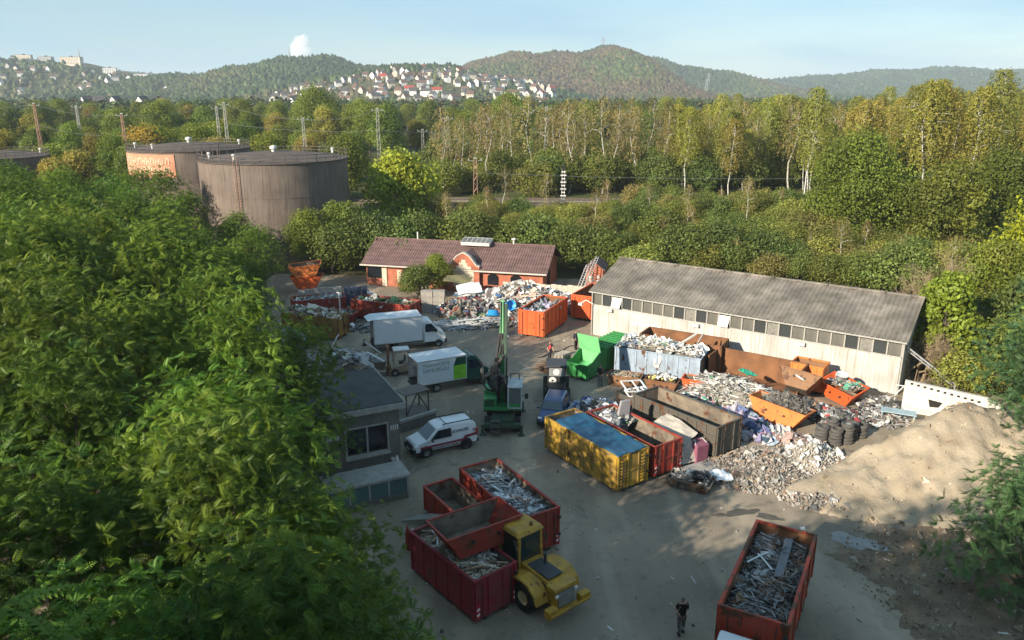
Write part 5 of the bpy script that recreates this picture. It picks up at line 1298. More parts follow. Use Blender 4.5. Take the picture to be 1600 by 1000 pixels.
def sprinter(label, x, y, rz, mcab, mbox, open_rear=True, boxh=2.95, boxl=4.3, name='box_truck'):
    t = thing(name, label, 'truck', (x, y, 0), rz)
    w = .98
    prof = [(1.35, .42, w), (1.35, 2.35, w * .86), (1.75, 2.5, w * .82), (2.15, 2.42, w * .82), (2.75, 1.58, w * .93), (3.3, 1.2, w * .9), (3.42, .95, w * .9), (3.42, .42, w * .92)]
    mb = MB(); mb.body(prof); cab = mb.build('cab', mcab, t, bevel=.05)
    mb = MB(); mb.plate([(2.2, -w * .76, 2.38), (2.2, w * .76, 2.38), (2.74, w * .86, 1.62), (2.74, -w * .86, 1.62)], .02, (.8, 0, .6)); mb.build('windscreen', M_GLASS, cab)
    side_plate(cab, [(1.55, 1.5, -.03), (2.6, 1.5, -.05), (2.62, 1.62, -.06), (2.12, 2.2, -.13), (1.55, 2.2, -.12)], M_GLASS, 'side_window', w, .03)
    side_plate(cab, [(1.42, .5, .012), (1.44, .5, .012), (1.44, 1.45, -.02), (1.42, 1.45, -.02)], M_BLACK, 'door_gap', w, .006)
    mb = MB(); mb.bb(3.3, 3.5, -w * .93, w * .93, .36, .72); mb.build('bumper', M_BLACK, cab, bevel=.03)
    mb = MB(); mb.bb(3.41, 3.45, -.55, .55, .78, .98); mb.build('grille', M_BLACK, cab)
    for s in (-1, 1):
        mb = MB(); mb.box((3.28, s * .78, 1.02), (.2, .24, .26)); mb.build('headlight', M_LAMP, cab, bevel=.03)
        mb = MB(); mb.box((2.45, s * (w + .17), 1.62), (.12, .16, .36)); mb.tube((2.45, s * w * .9, 1.55), (2.45, s * (w + .14), 1.6), .025); mb.build('mirror', M_BLACK, cab, bevel=.02)
        mb = MB(); mb.bb(1.4, 3.0, s * (w + .005) - .02, s * (w + .005) + .02, .42, .56); mb.build('sill_trim', M_BLACK, cab)
    xb = 1.25; wb = 1.06
    z0 = .82
    for s in (-1, 1): mb = MB(); mb.bb(xb - boxl, xb, s * wb - .03, s * wb + .03, z0, z0 + boxh - .75); mb.build('box_side', mbox, t)
    mb = MB(); mb.bb(xb - boxl, xb, -wb - .035, wb + .035, z0 + boxh - .75, z0 + boxh - .69); mb.build('box_roof', mbox, t)
    mb = MB(); mb.bb(xb - .05, xb, -wb + .04, wb - .04, z0, z0 + boxh - .75); mb.build('box_front', mbox, t)
    mb = MB(); mb.bb(xb - boxl, xb, -wb, wb, z0 - .12, z0); mb.build('box_floor', M_BLACK, t)
    for zz, hh in ((z0 - .02, .07), (z0 + boxh - .78, .08)):
        for s in (-1, 1): mb = MB(); mb.bb(xb - boxl - .01, xb + .01, s * (wb + .04) - .012, s * (wb + .04) + .012, zz, zz + hh); mb.build('edge_rail', M_ALU, t)
    for s in (-1, 1): mb = MB(); mb.bb(xb - boxl - .03, xb - boxl + .05, s * wb - .05, s * wb + .05, z0, z0 + boxh - .72); mb.build('rear_post', M_ALU, t)
    if open_rear: mb = MB(); mb.bb(xb - boxl + .6, xb - .3, -wb + .15, wb - .15, z0, z0 + 1.1); mb.build('cargo', M_RUST, t, bevel=.1)
    mb = MB(); mb.bb(xb - boxl + .1, 1.4, -.4, .4, .5, .7); mb.build('chassis', M_BLACK, t)
    mb = MB(); mb.bb(xb - boxl - .1, xb - boxl + .05, -wb, wb, .5, .62); mb.build('rear_bumper', M_BLACK, t)
    for xx in (2.72, -1.2):
        for s in (-.86, .86): wheel(t, xx, s, .35, .24)
    return t
bt = sprinter('white box truck parked left of the rubbish heap', -9.5, 65.9, R(19), M_WHITE, M_BOXW)
mb = MB(); mb.plate([(-3.5, -1.0, 2.95), (-3.05, -1.05, 3.06), (-3.05, 1.05, 3.06), (-3.6, .9, 2.9)], .03, (0, 0, 1)); mb.build('torn_flap', M_BOXW, bt)
gt = sprinter('dark green truck with a lettered white and lime box', -5.1, 56.2, R(27), M_DKGREEN, M_BOXW, boxh=2.6, boxl=4.0)
M_LIME = mat('lime_paint', (.2, .5, .03), .5); M_LETG = mat('letter_green', (.2, .27, .23), .6)
for s in (-1,):
    mb = MB(); mb.bb(.15, 1.2, -1.1, -1.095, .88, 2.0); mb.build('lime_panel', M_LIME, gt)
    mb = MB(); mb.plate([(.15, -1.097, 2.0), (1.2, -1.097, 2.0), (1.2, -1.097, 2.62), (.4, -1.097, 2.62)], .006, (0, -1, 0)); mb.build('green_panel', M_DKGREEN, gt)
    text('TRANSPORTE', .36, gt, (-1.25, -1.1, 2.3), (PI / 2, 0, 0), M_LETG); text('SAMOKULI', .44, gt, (-1.3, -1.1, 1.9), (PI / 2, 0, 0), M_LETG)

def small_van():
    t = thing('delivery_van', 'white lettered delivery van with a dark red stripe', 'van', (-4.55, 45.25, 0), R(208))
    w = .9
    prof = [(-2.15, .38, w * .95), (-2.2, .95, w * .95), (-2.1, 1.6, w * .84), (-1.9, 1.8, w * .78), (.1, 1.84, w * .78), (.55, 1.74, w * .78), (1.32, 1.12, w * .9), (2.02, .92, w * .86), (2.18, .7, w * .84), (2.18, .38, w * .88)]
    mb = MB(); mb.body(prof); b = mb.build('body', M_WHITE, t, bevel=.06)
    mb = MB(); mb.plate([(.62, -w * .7, 1.69), (.62, w * .7, 1.69), (1.3, w * .82, 1.15), (1.3, -w * .82, 1.15)], .02, (.6, 0, .8)); mb.build('windscreen', mat_glass('screen_glass', (.05, .075, .09), .06), b)
    side_plate(b, [(-.35, 1.12, -.03), (1.05, 1.12, -.05), (.5, 1.62, -.15), (-.35, 1.64, -.15)], M_GLASS, 'side_window', w, .03)
    mb = MB(); mb.bb(2.02, 2.26, -w * .9, w * .9, .32, .66); mb.build('bumper', M_BLACK, b, bevel=.04)
    mb = MB(); mb.bb(2.12, 2.2, -.5, .5, .68, .82); mb.build('grille', M_BLACK, b)
    mb = MB(); mb.bb(2.25, 2.275, -.26, .26, .45, .56); mb.build('number_plate', M_WHITE, b)
    M_STR = mat('stripe_crimson', (.2, .012, .03), .5)
    side_plate(b, [(-2.15, .9, -.03), (-1.35, .84, -.005), (-1.2, .68, .0), (1.75, .66, -.04), (1.75, .76, -.06), (-1.15, .79, -.01), (-1.3, .97, -.03), (-2.15, 1.04, -.05)], M_STR, 'stripe', w, .045)
    mb = MB(); mb.bb(-2.27, -2.1, -w * .95, w * .95, .34, .56); mb.build('rear_bumper', M_BLACK, b, bevel=.03)
    for s in (-1, 1):
        mb = MB(); mb.box((1.98, s * .68, .82), (.28, .26, .14), (0, .25, 0)); mb.build('headlight', M_LAMP, b, bevel=.03)
        mb = MB(); mb.box((-2.14, s * .8, 1.05), (.12, .1, .5)); mb.build('tail_light', M_REDL, b)
        mb = MB(); mb.box((1.0, s * (w + .12), 1.13), (.1, .18, .14)); mb.build('mirror', M_BLACK, b, bevel=.02)
        mb = MB(); mb.tube((-1.85, s * .62, 1.9), (.1, s * .62, 1.92), .035, n=6); mb.tube((-1.85, s * .62, 1.8), (-1.85, s * .62, 1.9), .03); mb.tube((.1, s * .62, 1.82), (.1, s * .62, 1.92), .03); mb.build('roof_rail', M_BLACK, b)
        mb = MB(); mb.lathe([(0, -.008), (.42, -.008), (.42, .008), (0, .008)], 20, (1.36, s * (w * .93 + .01), .36), (PI / 2, 0, 0)); mb.lathe([(0, -.008), (.42, -.008), (.42, .008), (0, .008)], 20, (-1.35, s * (w * .97 + .01), .36), (PI / 2, 0, 0)); mb.build('wheel_arch', M_BLACK, b)
    mb = MB(); mb.tube((-.1, -.62, 1.92), (-.1, .62, 1.92), .025); mb.build('roof_bar', M_BLACK, b)
    for xx in (1.36, -1.35):
        for s in (-.82, .82): wheel(t, xx, s, .32, .22)
    M_LETR = mat('letter_grey', (.12, .11, .12), .6)
    text('SCHAUER', .27, t, (-1.0, w * .86 + .06, 1.36), (PI / 2 - .2, 0, PI), M_LETR, ext=.01)
    rr = random.Random(2); mb = MB(); xx = 1.0
    while xx > -.95:
        d = rr.uniform(.04, .1); mb.box((xx, w + .03, .56), (d, .03, rr.choice((.09, .12, .07)))); xx -= d + .04
    mb.build('small_lettering', M_LETR, b)
    mb = MB(); mb.lathe([(.06, 0), (.1, 0), (.1, .012), (.06, .012)], 14, (-1.95, w * .88 + .05, 1.22), (-PI / 2 + .1, 0, 0)); mb.build('round_emblem', M_STR, b)
small_van()

def blue_car():
    t = thing('passenger_car', 'dark blue estate car in front of the black loader', 'car', (2.95, 50.1, 0), R(257))
    M_CB = mat('car_blue', (.018, .06, .18), .3, var=.08, spec=.6); w = .88
    prof = [(-2.1, .35, w * .93), (-2.15, .85, w * .92), (-1.85, 1.4, w * .74), (-.1, 1.46, w * .72), (.35, 1.42, w * .72), (1.05, .98, w * .86), (1.95, .82, w * .84), (2.12, .6, w * .82), (2.12, .35, w * .86)]
    mb = MB(); mb.body(prof); b = mb.build('body', M_CB, t, bevel=.06)
    mb = MB(); mb.plate([(.4, -w * .66, 1.41), (.4, w * .66, 1.41), (1.02, w * .8, 1.01), (1.02, -w * .8, 1.01)], .02, (.6, 0, .8)); mb.build('windscreen', bpy.data.materials['screen_glass'], b)
    side_plate(b, [(-1.6, .96, -.06), (.85, .96, -.07), (.3, 1.33, -.19), (-1.5, 1.33, -.2)], M_GLASS, 'side_window', w, .03)
    mb = MB(); mb.bb(1.95, 2.16, -w * .85, w * .85, .3, .55); mb.build('bumper', M_BLACK, b, bevel=.04)
    for s in (-1, 1):
        mb = MB(); mb.box((1.93, s * .62, .75), (.3, .3, .12), (0, .2, 0)); mb.build('headlight', M_LAMP, b, bevel=.03)
        mb = MB(); mb.box((.75, s * (w + .1), .98), (.1, .17, .12)); mb.build('mirror', M_CB, b, bevel=.02)
        mb = MB(); mb.tube((-1.6, s * .6, 1.49), (.1, s * .6, 1.49), .025, n=5); mb.build('roof_rail', M_ALU, b)
    for xx in (1.35, -1.35):
        for s in (-.8, .8): wheel(t, xx, s, .32, .21)
blue_car()

def telehandler():
    t = thing('yard_loader', 'small black loader with glazed cab behind the blue car', 'loader', (3.35, 54.3, 0), R(268))
    mb = MB(); mb.prism([(-1.6, .45), (1.5, .45), (1.55, 1.15), (.6, 1.3), (-1.6, 1.3)], -.68, .68, 'y'); b = mb.build('body', M_BLACK, t, bevel=.06)
    for x in (-.9, .55):
        for s in (-.62, .62): mb = MB(); mb.tube((x, s, 1.2), (x * .95, s * .95, 2.45), .05, n=6); mb.build('cab_post', M_BLACK, t)
    mb = MB(); mb.bb(-1.05, .75, -.78, .78, 2.45, 2.6); mb.build('cab_roof', mat('roof_grey', (.05, .052, .055), .6), t, bevel=.05)
    mb = MB(); mb.plate([(.58, -.58, 1.75), (.58, .58, 1.75), (.55, .56, 2.42), (.55, -.56, 2.42)], .02, (1, 0, 0)); mb.build('windscreen', mat_glass('pale_glass', (.25, .25, .24), .2), t)
    mb = MB(); mb.bb(.57, .62, -.62, .62, 1.25, 1.72); mb.build('front_panel', M_BLACK, t)
    mb = MB(); mb.lathe([(.08, 0), (.28, 0), (.28, .05), (.08, .05)], 18, (.62, -.3, 1.42), (0, PI / 2, 0)); mb.build('pale_disc', M_LIGHT, t)
    mb = MB(); mb.lathe([(0, 0), (.2, .03), (.26, .0)], 14, (.6, 0, 2.05), (0, PI / 2, 0)); mb.build('round_lamp', M_LIGHT, t)
    mb = MB(); mb.path([(1.2, -.5, 1.1), (2.0, -.5, .9), (2.35, -.5, .35)], .09); mb.path([(1.2, .5, 1.1), (2.0, .5, .9), (2.35, .5, .35)], .09); mb.build('lift_arm', M_BLACK, t)
    for x, r_ in ((1.0, .5), (-1.1, .55)):
        for s in (-.82, .82): wheel(t, x, s, r_, .34, .5)
telehandler()

def forklift():
    t = thing('forklift', 'tan forklift with open cab behind the green truck', 'forklift', (-9.2, 58.9, 0), R(195))
    M_TAN = mat('forklift_tan', (.33, .24, .17), .6, var=.15, damount=.3)
    mb = MB(); mb.prism([(-1.2, .35), (.7, .35), (.7, .8), (-.2, .95), (-.5, 1.15), (-1.2, 1.1)], -.55, .55, 'y'); mb.build('body', M_TAN, t, bevel=.05)
    mb = MB(); mb.bb(-.85, .45, -.52, .52, 2.1, 2.2); mb.build('overhead_guard', M_LIGHT, t, bevel=.04)
    for x in (-.8, .4):
        for s in (-.48, .48): mb = MB(); mb.tube((x * 1.1, s, .9), (x, s, 2.12), .045); mb.build('guard_post', M_TAN, t)
    for s in (-.35, .35): mb = MB(); mb.bb(.8, .92, s - .06, s + .06, .1, 2.5); mb.build('mast_rail', M_RUST, t)
    mb = MB(); mb.bb(.76, .96, -.42, .42, 2.35, 2.45); mb.bb(.76, .96, -.42, .42, 1.2, 1.3); mb.build('mast_crossbar', M_RUST, t)
    for s in (-.3, .3): mb = MB(); mb.bb(.95, 2.0, s - .06, s + .06, .06, .11); mb.bb(.95, 1.02, s - .06, s + .06, .06, .6); mb.build('fork', M_STEELD, t)
    mb = MB(); mb.bb(-.5, .0, -.25, .25, .95, 1.1); mb.bb(-.55, -.45, -.25, .25, 1.1, 1.6); mb.build('seat', M_BLACK, t, bevel=.04)
    for x, r_ in ((.4, .32), (-.85, .28)):
        for s in (-.5, .5): wheel(t, x, s, r_, .24, .5)
forklift()

def excavator():
    t = thing('material_handler', 'green excavator with raised boom and hanging grab', 'excavator', (-.6, 49.2, 0), R(-92))
    M_EG = mat('machine_green', (.04, .25, .075), .5, var=.15, damount=.3, dirt=(.05, .06, .045)); M_EG_LIT = mat('sunlit_boom_green', (.17, .46, .2), .55, var=.15, damount=.5, dirt=(.2, .3, .2)); M_DG = mat('under_green', (.035, .075, .045), .6, var=.2, damount=.4)
    mb = MB(); mb.bb(-1.9, 1.9, -.75, .75, .55, 1.05); mb.bb(-2.1, -1.6, -1.2, 1.2, .5, .8); mb.bb(1.6, 2.1, -1.2, 1.2, .5, .8); mb.build('undercarriage', M_DG, t, bevel=.04)
    for x in (-1.3, 1.3):
        for s in (-1.0, 1.0): wheel(t, x, s, .52, .42, .5, M_DG)
    for x in (-2.05, 2.05):
        for s in (-1.3, 1.3):
            mb = MB(); mb.tube((x, s, .75), (x, s, .12), .09); mb.lathe([(0, 0), (.26, 0), (.2, .1), (0, .1)], 10, (x, s, .01)); mb.build('outrigger', M_DG, t)
    mb = MB(); mb.bb(2.1, 2.5, -.75, -.15, .35, .42); mb.bb(2.12, 2.4, -.75, -.15, .7, .76); mb.bb(2.1, 2.3, -.75, -.15, 1.05, 1.1); mb.tube((2.45, -.75, .35), (2.1, -.75, 1.1), .03); mb.tube((2.45, -.15, .35), (2.1, -.15, 1.1), .03); mb.build('access_step', M_RAIL, t)
    mb = MB(); mb.lathe([(0, 0), (.85, 0), (.85, .25), (0, .25)], 24, (0, 0, 1.05)); mb.build('slew_ring', M_STEELD, t)
    mb = MB(); mb.bb(-2.2, 1.0, -1.3, 1.3, 1.3, 1.55); mb.bb(-2.2, .2, -1.3, -.35, 1.55, 2.5); mb.bb(-2.2, -.9, -.35, 1.3, 1.55, 2.45); mb.bb(.2, 1.0, -1.3, -.4, 1.55, 2.2); ub = mb.build('upper_body', M_EG, t, bevel=.05)
    for i in range(5): mb = MB(); mb.bb(1.0, 1.03, -1.2 + .0, -.55, 1.68 + i * .1, 1.73 + i * .1); mb.build('grille_bar', M_BLACK, ub)
    mb = MB(); mb.bb(-1.9, -1.0, -1.2, 1.2, 2.5, 2.56); mb.build('engine_cover', M_DG, ub)
    # cab
    cb_ = MB(); cb_.bb(-.45, 1.35, .35, 1.32, 1.6, 1.72); cb_.bb(-.5, 1.4, .32, 1.35, 3.1, 3.2); cab = cb_.build('cab', mat('cab_grey', (.42, .44, .43), .5), t, bevel=.03)
    for x in (-.42, 1.3):
        for y in (.39, 1.28): mb = MB(); mb.bb(x - .05, x + .05, y - .05, y + .05, 1.7, 3.12); mb.build('cab_post', bpy.data.materials['cab_grey'], cab)
    mb = MB(); mb.bb(1.3, 1.33, .44, 1.23, 2.0, 3.1); mb.build('windscreen', mat_glass('cab_glass', (.1, .115, .12), .15), cab)
    for y in (.37, 1.29): mb = MB(); mb.bb(-.37, 1.25, y - .01, y + .01, 1.75, 3.1); mb.build('side_window', bpy.data.materials['cab_glass'], cab)
    mb = MB(); mb.bb(1.28, 1.34, .4, 1.27, 1.72, 2.0); mb.build('front_panel', M_EG, cab)
    mb = MB(); mb.path([(-.1, .5, 3.2), (-.1, .5, 3.6), (-.1, 1.1, 3.6), (-.1, 1.1, 3.2)], .03); mb.build('roof_guard', M_BLACK, cab)
    mb = MB(); mb.box((1.45, 1.62, 2.6), (.08, .22, .36)); mb.tube((1.35, 1.3, 2.6), (1.45, 1.6, 2.6), .02); mb.build('mirror', M_BLACK, cab)
    # boom and stick
    def beam(mb, p, q, w0, h0, w1, h1, ax=Vector((0, 1, 0))):
        p, q = Vector(p), Vector(q); d = (q - p).normalized(); y = ax; z = d.cross(y).normalized()
        v = []
        for c, w_, h_ in ((p, w0, h0), (q, w1, h1)):
            v += [c - y * w_ - z * h_, c + y * w_ - z * h_, c + y * w_ + z * h_, c - y * w_ + z * h_]
        mb.add(v, [(3, 2, 1, 0), (4, 5, 6, 7), (0, 1, 5, 4), (1, 2, 6, 5), (2, 3, 7, 6), (3, 0, 4, 7)])
    mb = MB(); beam(mb, (-.3, -.05, 1.7), (.15, -.05, 5.9), .17, .26, .15, .2); mb.build('boom', M_EG, t, bevel=.03)
    mb = MB(); beam(mb, (.15, -.05, 5.7), (-.25, -.02, 8.75), .19, .25, .14, .18); mb.build('boom', M_EG_LIT, t, bevel=.03)  # sunlight on the upper boom is put into its lighter green
    mb = MB(); beam(mb, (-.2, .22, 8.5), (.9, .2, 5.2), .1, .2, .1, .15); mb.build('stick', M_DG, t, bevel=.03)
    for k in range(6):
        mb = MB(); mb.box((.12 - .06 * k, -.05, 6.0 + .48 * k), (.46 - .03 * k, .36 - .02 * k, .05)); mb.build('boom_band', M_DG, t)
    mb = MB(); mb.path([(.38, -.12, 5.6), (.2, -.14, 7.2), (-.02, -.12, 8.7)], .035, 6); mb.path([(.38, .06, 5.6), (.2, .06, 7.2), (-.02, .05, 8.7)], .03, 6); mb.build('hydraulic_pipe', M_STEELD, t)
    for s in (-.34, .24): mb = MB(); mb.tube((.5, s, 1.7), (.32, s, 3.6), .11, n=8); mb.tube((.32, s, 3.6), (.2, s, 4.9), .06, n=8); mb.build('hydraulic_ram', M_STEELD, t)
    mb = MB(); mb.tube((.4, .22, 6.9), (.75, .22, 5.6), .07); mb.build('hydraulic_ram', M_STEELD, t)
    mb = MB(); rr = random.Random(4)
    for i in range(9):
        o = rr.uniform(-.25, .25); mb.path([(.3 + o * .4, -.05 + o, 6.6), (.55 + o, -.1 + o, 5.9 + rr.uniform(-.2, .2)), (.7, -.25 + o, 5.0), (.75 + o * .3, -.45 + o, 4.2)], .04, 5)
    mb.build('hydraulic_hose', M_BLACK, t)
    # orange-peel grab hanging left of the boom
    g = MB(); g.tube((.85, .15, 5.3), (.85, -.45, 4.4), .12); g.lathe([(0, 0), (.28, 0), (.34, .3), (.2, .6), (0, .65)], 12, (.85, -.55, 3.95)); gr = g.build('grab_head', M_STEELD, t)
    for k in range(5):
        a = 2 * PI * k / 5; c, s = math.cos(a), math.sin(a); pts = [(.3, 4.0), (.68, 3.75), (.78, 3.3), (.55, 2.9), (.12, 2.7)]
        mb = MB()
        for (r0, z0), (r1, z1) in zip(pts, pts[1:]):
            p, q = Vector((.85 + r0 * c, -.55 + r0 * s, z0)), Vector((.85 + r1 * c, -.55 + r1 * s, z1)); beam(mb, p, q, .2 * (z0 - 2.4) / 1.6 + .03, .05, .2 * (z1 - 2.4) / 1.6 + .03, .05, Vector((-s, c, 0)))
        mb.build('grab_claw', M_STEELD, gr)
excavator()

def wheel_loader():
    t = thing('wheel_loader', 'yellow wheel loader seen from behind next to the crimson container', 'wheel loader', (.95, 30.25, 0), R(129))
    M_LY = mat('loader_yellow', (.46, .25, .025), .55, var=.18, vscale=1.5, damount=.5, dirt=(.17, .115, .05), dscale=2.2, rust=.18, rscale=3.5, streak=.3); M_LD = mat('loader_dark', (.05, .05, .05), .6, var=.2)
    # rear body: engine hood, fenders, counterweight (rear is -x)
    mb = MB(); mb.body([(.2, .75, .55), (.2, 1.75, .55), (-1.6, 1.62, .52), (-2.15, 1.4, .5), (-2.2, .7, .5), (-1.8, .6, .5)]); hood = mb.build('engine_hood', M_LY, t, bevel=.05)
    mb = MB(); mb.bb(-1.55, -.1, -.42, .42, 1.68, 1.76); mb.build('hood_top', M_LD, hood, bevel=.02)
    mb = MB(); mb.bb(-2.22, -1.6, -.66, .66, 1.42, 1.62); mb.build('rear_cowl', M_LY, hood, bevel=.04)
    mb = MB(); mb.bb(-2.26, -2.18, -.45, .45, .72, 1.38); mb.build('radiator_grille', mat('grille_grey', (.2, .19, .17), .5), hood)
    for i in range(9): mb = MB(); mb.bb(-1.5 + i * .07, -1.47 + i * .07, .53, .56, .95, 1.45); mb.build('louvre', M_LD, hood)
    for s in (-1, 1):
        mb = MB(); mb.prism([(.35, 1.1), (.1, 1.5), (-.5, 1.62), (-1.2, 1.55), (-1.6, 1.2), (-1.75, .8), (-1.68, .8), (-1.5, 1.12), (-1.15, 1.42), (-.5, 1.5), (.0, 1.4), (.2, 1.1)], s * .55, s * 1.3, 'y'); mb.build('fender', M_LY, t, bevel=.02)
        mb = MB(); mb.bb(-2.5, -2.15, s * .95 - .28, s * .95 + .28, .55, .95); mb.build('counterweight', M_LY, t, bevel=.05)
        mb = MB(); mb.box((-2.24, s * .55, 1.3), (.06, .16, .12)); mb.build('rear_lamp', M_LAMP, hood)
    mb = MB(); mb.bb(-2.45, -2.2, -1.2, 1.2, .5, .62); mb.tube((-2.55, -1.2, .72), (-2.55, 1.2, .72), .045); mb.build('rear_bumper', M_LY, t)
    mb = MB(); mb.tube((-.55, -.25, 1.75), (-.55, -.25, 2.25), .07, n=8); mb.build('exhaust', M_LD, hood)
    # cab
    cb_ = MB(); cb_.bb(.15, 1.55, -.72, .72, 1.3, 1.55); cab = cb_.build('cab', M_LY, t)
    for x, dx in ((.2, .05), (1.45, -.08)):
        for s in (-.66, .66): mb = MB(); mb.hexa([(x - .06, s - .06, 1.5), (x + .06, s - .06, 1.5), (x + .06, s + .06, 1.5), (x - .06, s + .06, 1.5), (x + dx - .06, s * .95 - .06, 3.0), (x + dx + .06, s * .95 - .06, 3.0), (x + dx + .06, s * .95 + .06, 3.0), (x + dx - .06, s * .95 + .06, 3.0)]); mb.build('cab_post', M_LY, cab)
    mb = MB(); mb.hexa([(.1, -.8, 3.0), (1.6, -.8, 3.0), (1.6, .8, 3.0), (.1, .8, 3.0), (.25, -.68, 3.22), (1.45, -.68, 3.22), (1.45, .68, 3.22), (.25, .68, 3.22)]); mb.build('cab_roof', M_LY, cab, bevel=.06)
    mb = MB(); mb.lathe([(0, 0), (.09, 0), (.08, .16), (0, .18)], 10, (.45, -.25, 3.22)); mb.build('beacon', M_RUST, cab)
    M_CG = mat_glass('loader_glass', (.02, .035, .03), .06)
    mb = MB(); mb.plate([(.2, -.6, 1.6), (.2, .6, 1.6), (.24, .58, 2.95), (.24, -.58, 2.95)], .02, (-1, 0, 0)); mb.build('rear_window', M_CG, cab)
    for s in (-1, 1): mb = MB(); mb.plate([(.28, s * .68, 1.6), (1.38, s * .68, 1.6), (1.33, s * .65, 2.95), (.3, s * .65, 2.95)], .02, (0, s, 0)); mb.build('side_window', M_CG, cab)
    mb = MB(); mb.plate([(1.48, -.6, 1.6), (1.48, .6, 1.6), (1.4, .58, 2.95), (1.4, -.58, 2.95)], .02, (1, 0, 0)); mb.build('windscreen', M_CG, cab)
    mb = MB(); mb.bb(.5, 2.2, -.5, .5, .6, 1.3); mb.build('front_frame', M_LY, t, bevel=.04)
    for s in (-.45, .45): mb = MB(); mb.path([(1.7, s, 1.4), (2.3, s, 1.95), (2.5, s, 2.2)], .12); mb.build('lift_arm', M_LY, t)
    for s in (-1, 1):
        mb = MB(); mb.path([(.05, s * .8, 1.6), (.05, s * .86, 2.4), (.3, s * .86, 2.9)], .025); mb.build('handrail', M_LD, cab)
        mb = MB(); mb.box((1.6, s * 1.0, 2.5), (.08, .2, .32)); mb.tube((1.45, s * .7, 2.5), (1.6, s * .95, 2.5), .02); mb.build('mirror', M_LD, cab)
        for k in range(3): mb = MB(); mb.bb(.55, .95, s * .95 - .18, s * .95 + .18, .5 + k * .3, .54 + k * .3); mb.build('step', M_LD, t)
        mb = MB(); mb.tube((.7, s * .4, 1.0), (1.9, s * .3, 1.5), .06, n=8); mb.build('hydraulic_ram', M_ALU, t)
        mb = MB(); mb.box((.3, s * .6, 3.05), (.1, .18, .12)); mb.build('work_lamp', M_LAMP, cab)
        mb = MB(); mb.bb(-1.4, -.3, s * .545 - .01, s * .545 + .01, 1.42, 1.52); mb.build('dark_stripe', M_LD, hood)
    for x in (-.75, 1.95):
        for s in (-1.0, 1.0): wheel(t, x, s, .72, .5, .48, mat('loader_rim', (.45, .36, .2), .6) if x < 0 and s < 0 else (bpy.data.materials.get('loader_rim') or M_RIM))
wheel_loader()

def tipper_truck():
    t = thing('container_truck', 'truck with white cab carrying the rusty red scrap container', 'truck', (10.6, 27.25, 0), R(241.3))
    # local +x points to the cab (towards the lower edge of the picture)
    mb = MB(); mb.bb(-3.3, 4.6, -.42, .42, .75, 1.1); mb.build('chassis', M_STEELD, t)
    for x in (-2.6, -1.3, 3.9):
        for s in (-1.0, 1.0): wheel(t, x, s, .5, .34, .55)
    for s in (-1, 1): mb = MB(); mb.bb(-3.3, 3.0, s * 1.0 - .05, s * 1.0 + .05, .55, .8); mb.build('side_guard', M_STEELD, t)
    mb = MB(); mb.body([(3.7, .6, 1.15), (3.72, 2.5, 1.1), (3.95, 2.75, 1.02), (5.0, 2.7, 1.0), (5.35, 1.8, 1.12), (5.4, .5, 1.12)]); cab = mb.build('cab', M_WHITE, t, bevel=.08)
    mb = MB(); mb.plate([(5.08, -.95, 2.6), (5.08, .95, 2.6), (5.36, 1.02, 1.85), (5.36, -1.02, 1.85)], .03, (1, 0, .2)); mb.build('windscreen', M_GLASS, cab)
    for s in (-1, 1): mb = MB(); mb.plate([(4.0, s * 1.13, 1.8), (5.1, s * 1.13, 1.8), (4.95, s * 1.07, 2.5), (4.0, s * 1.07, 2.5)], .02, (0, s, 0)); mb.build('side_window', M_GLASS, cab)
    return t
tipper_truck()
M_RED2 = paint('paint_red_worn', (.42, .05, .02), .3, .75, .3)
rolloff('rusty red container of scrap metal on the truck at the lower edge', 10.6, 27.25, R(241.3), 6.8, 2.5, 2.2, M_RED2, z=1.22, nrib=5, minside=M_RUST)
# ------------------------------------------------------------------ heaps
M_MIX = mat_attr('mixed_waste', .65, .25, 5.0); M_METAL = mat_attr('mixed_metal', .42, .25, 6.0, .5, .45); M_STONE = mat_attr('rubble_stone', .9, .25, 6.0, .15)
GREYS = [(.42, .41, .39), (.3, .29, .28), (.55, .53, .5), (.2, .19, .18), (.12, .11, .1)]
WASTE = [(.62, .6, .57), (.5, .48, .45), (.36, .33, .29), (.2, .17, .14), (.7, .68, .64), (.1, .09, .085), (.3, .22, .14), (.16, .13, .1), (.24, .26, .3), (.45, .36, .27), (.06, .12, .25), (.3, .08, .05), (.08, .2, .1)]
METAL = [(.26, .25, .24), (.18, .17, .16), (.4, .39, .38), (.1, .09, .08), (.15, .085, .05), (.2, .12, .07), (.22, .21, .21)]
WOODC = [(.4, .3, .2), (.3, .21, .13), (.5, .42, .33), (.2, .14, .09)]
STONES = [(.32, .285, .245), (.25, .22, .19), (.37, .335, .295), (.2, .175, .15), (.4, .37, .33), (.24, .16, .12), (.27, .24, .2)]
ICO = None
def chunk(mb, c, s, rr):
    """irregular lump from a jittered octahedron-like hull"""
    m = Euler((rr.uniform(0, 6), rr.uniform(0, 6), rr.uniform(0, 6))).to_matrix()
    base = [(1, 0, 0), (-1, 0, 0), (0, 1, 0), (0, -1, 0), (0, 0, 1), (0, 0, -1)]
    j = [Vector(b) * rr.uniform(.6, 1.25) + Vector((rr.uniform(-.3, .3), rr.uniform(-.3, .3), rr.uniform(-.3, .3))) for b in base]
    vs = [Vector(c) + m @ Vector((p.x * s[0], p.y * s[1], p.z * s[2])) for p in j]
    mb.add(vs, [(0, 2, 4), (2, 1, 4), (1, 3, 4), (3, 0, 4), (2, 0, 5), (1, 2, 5), (3, 1, 5), (0, 3, 5)])
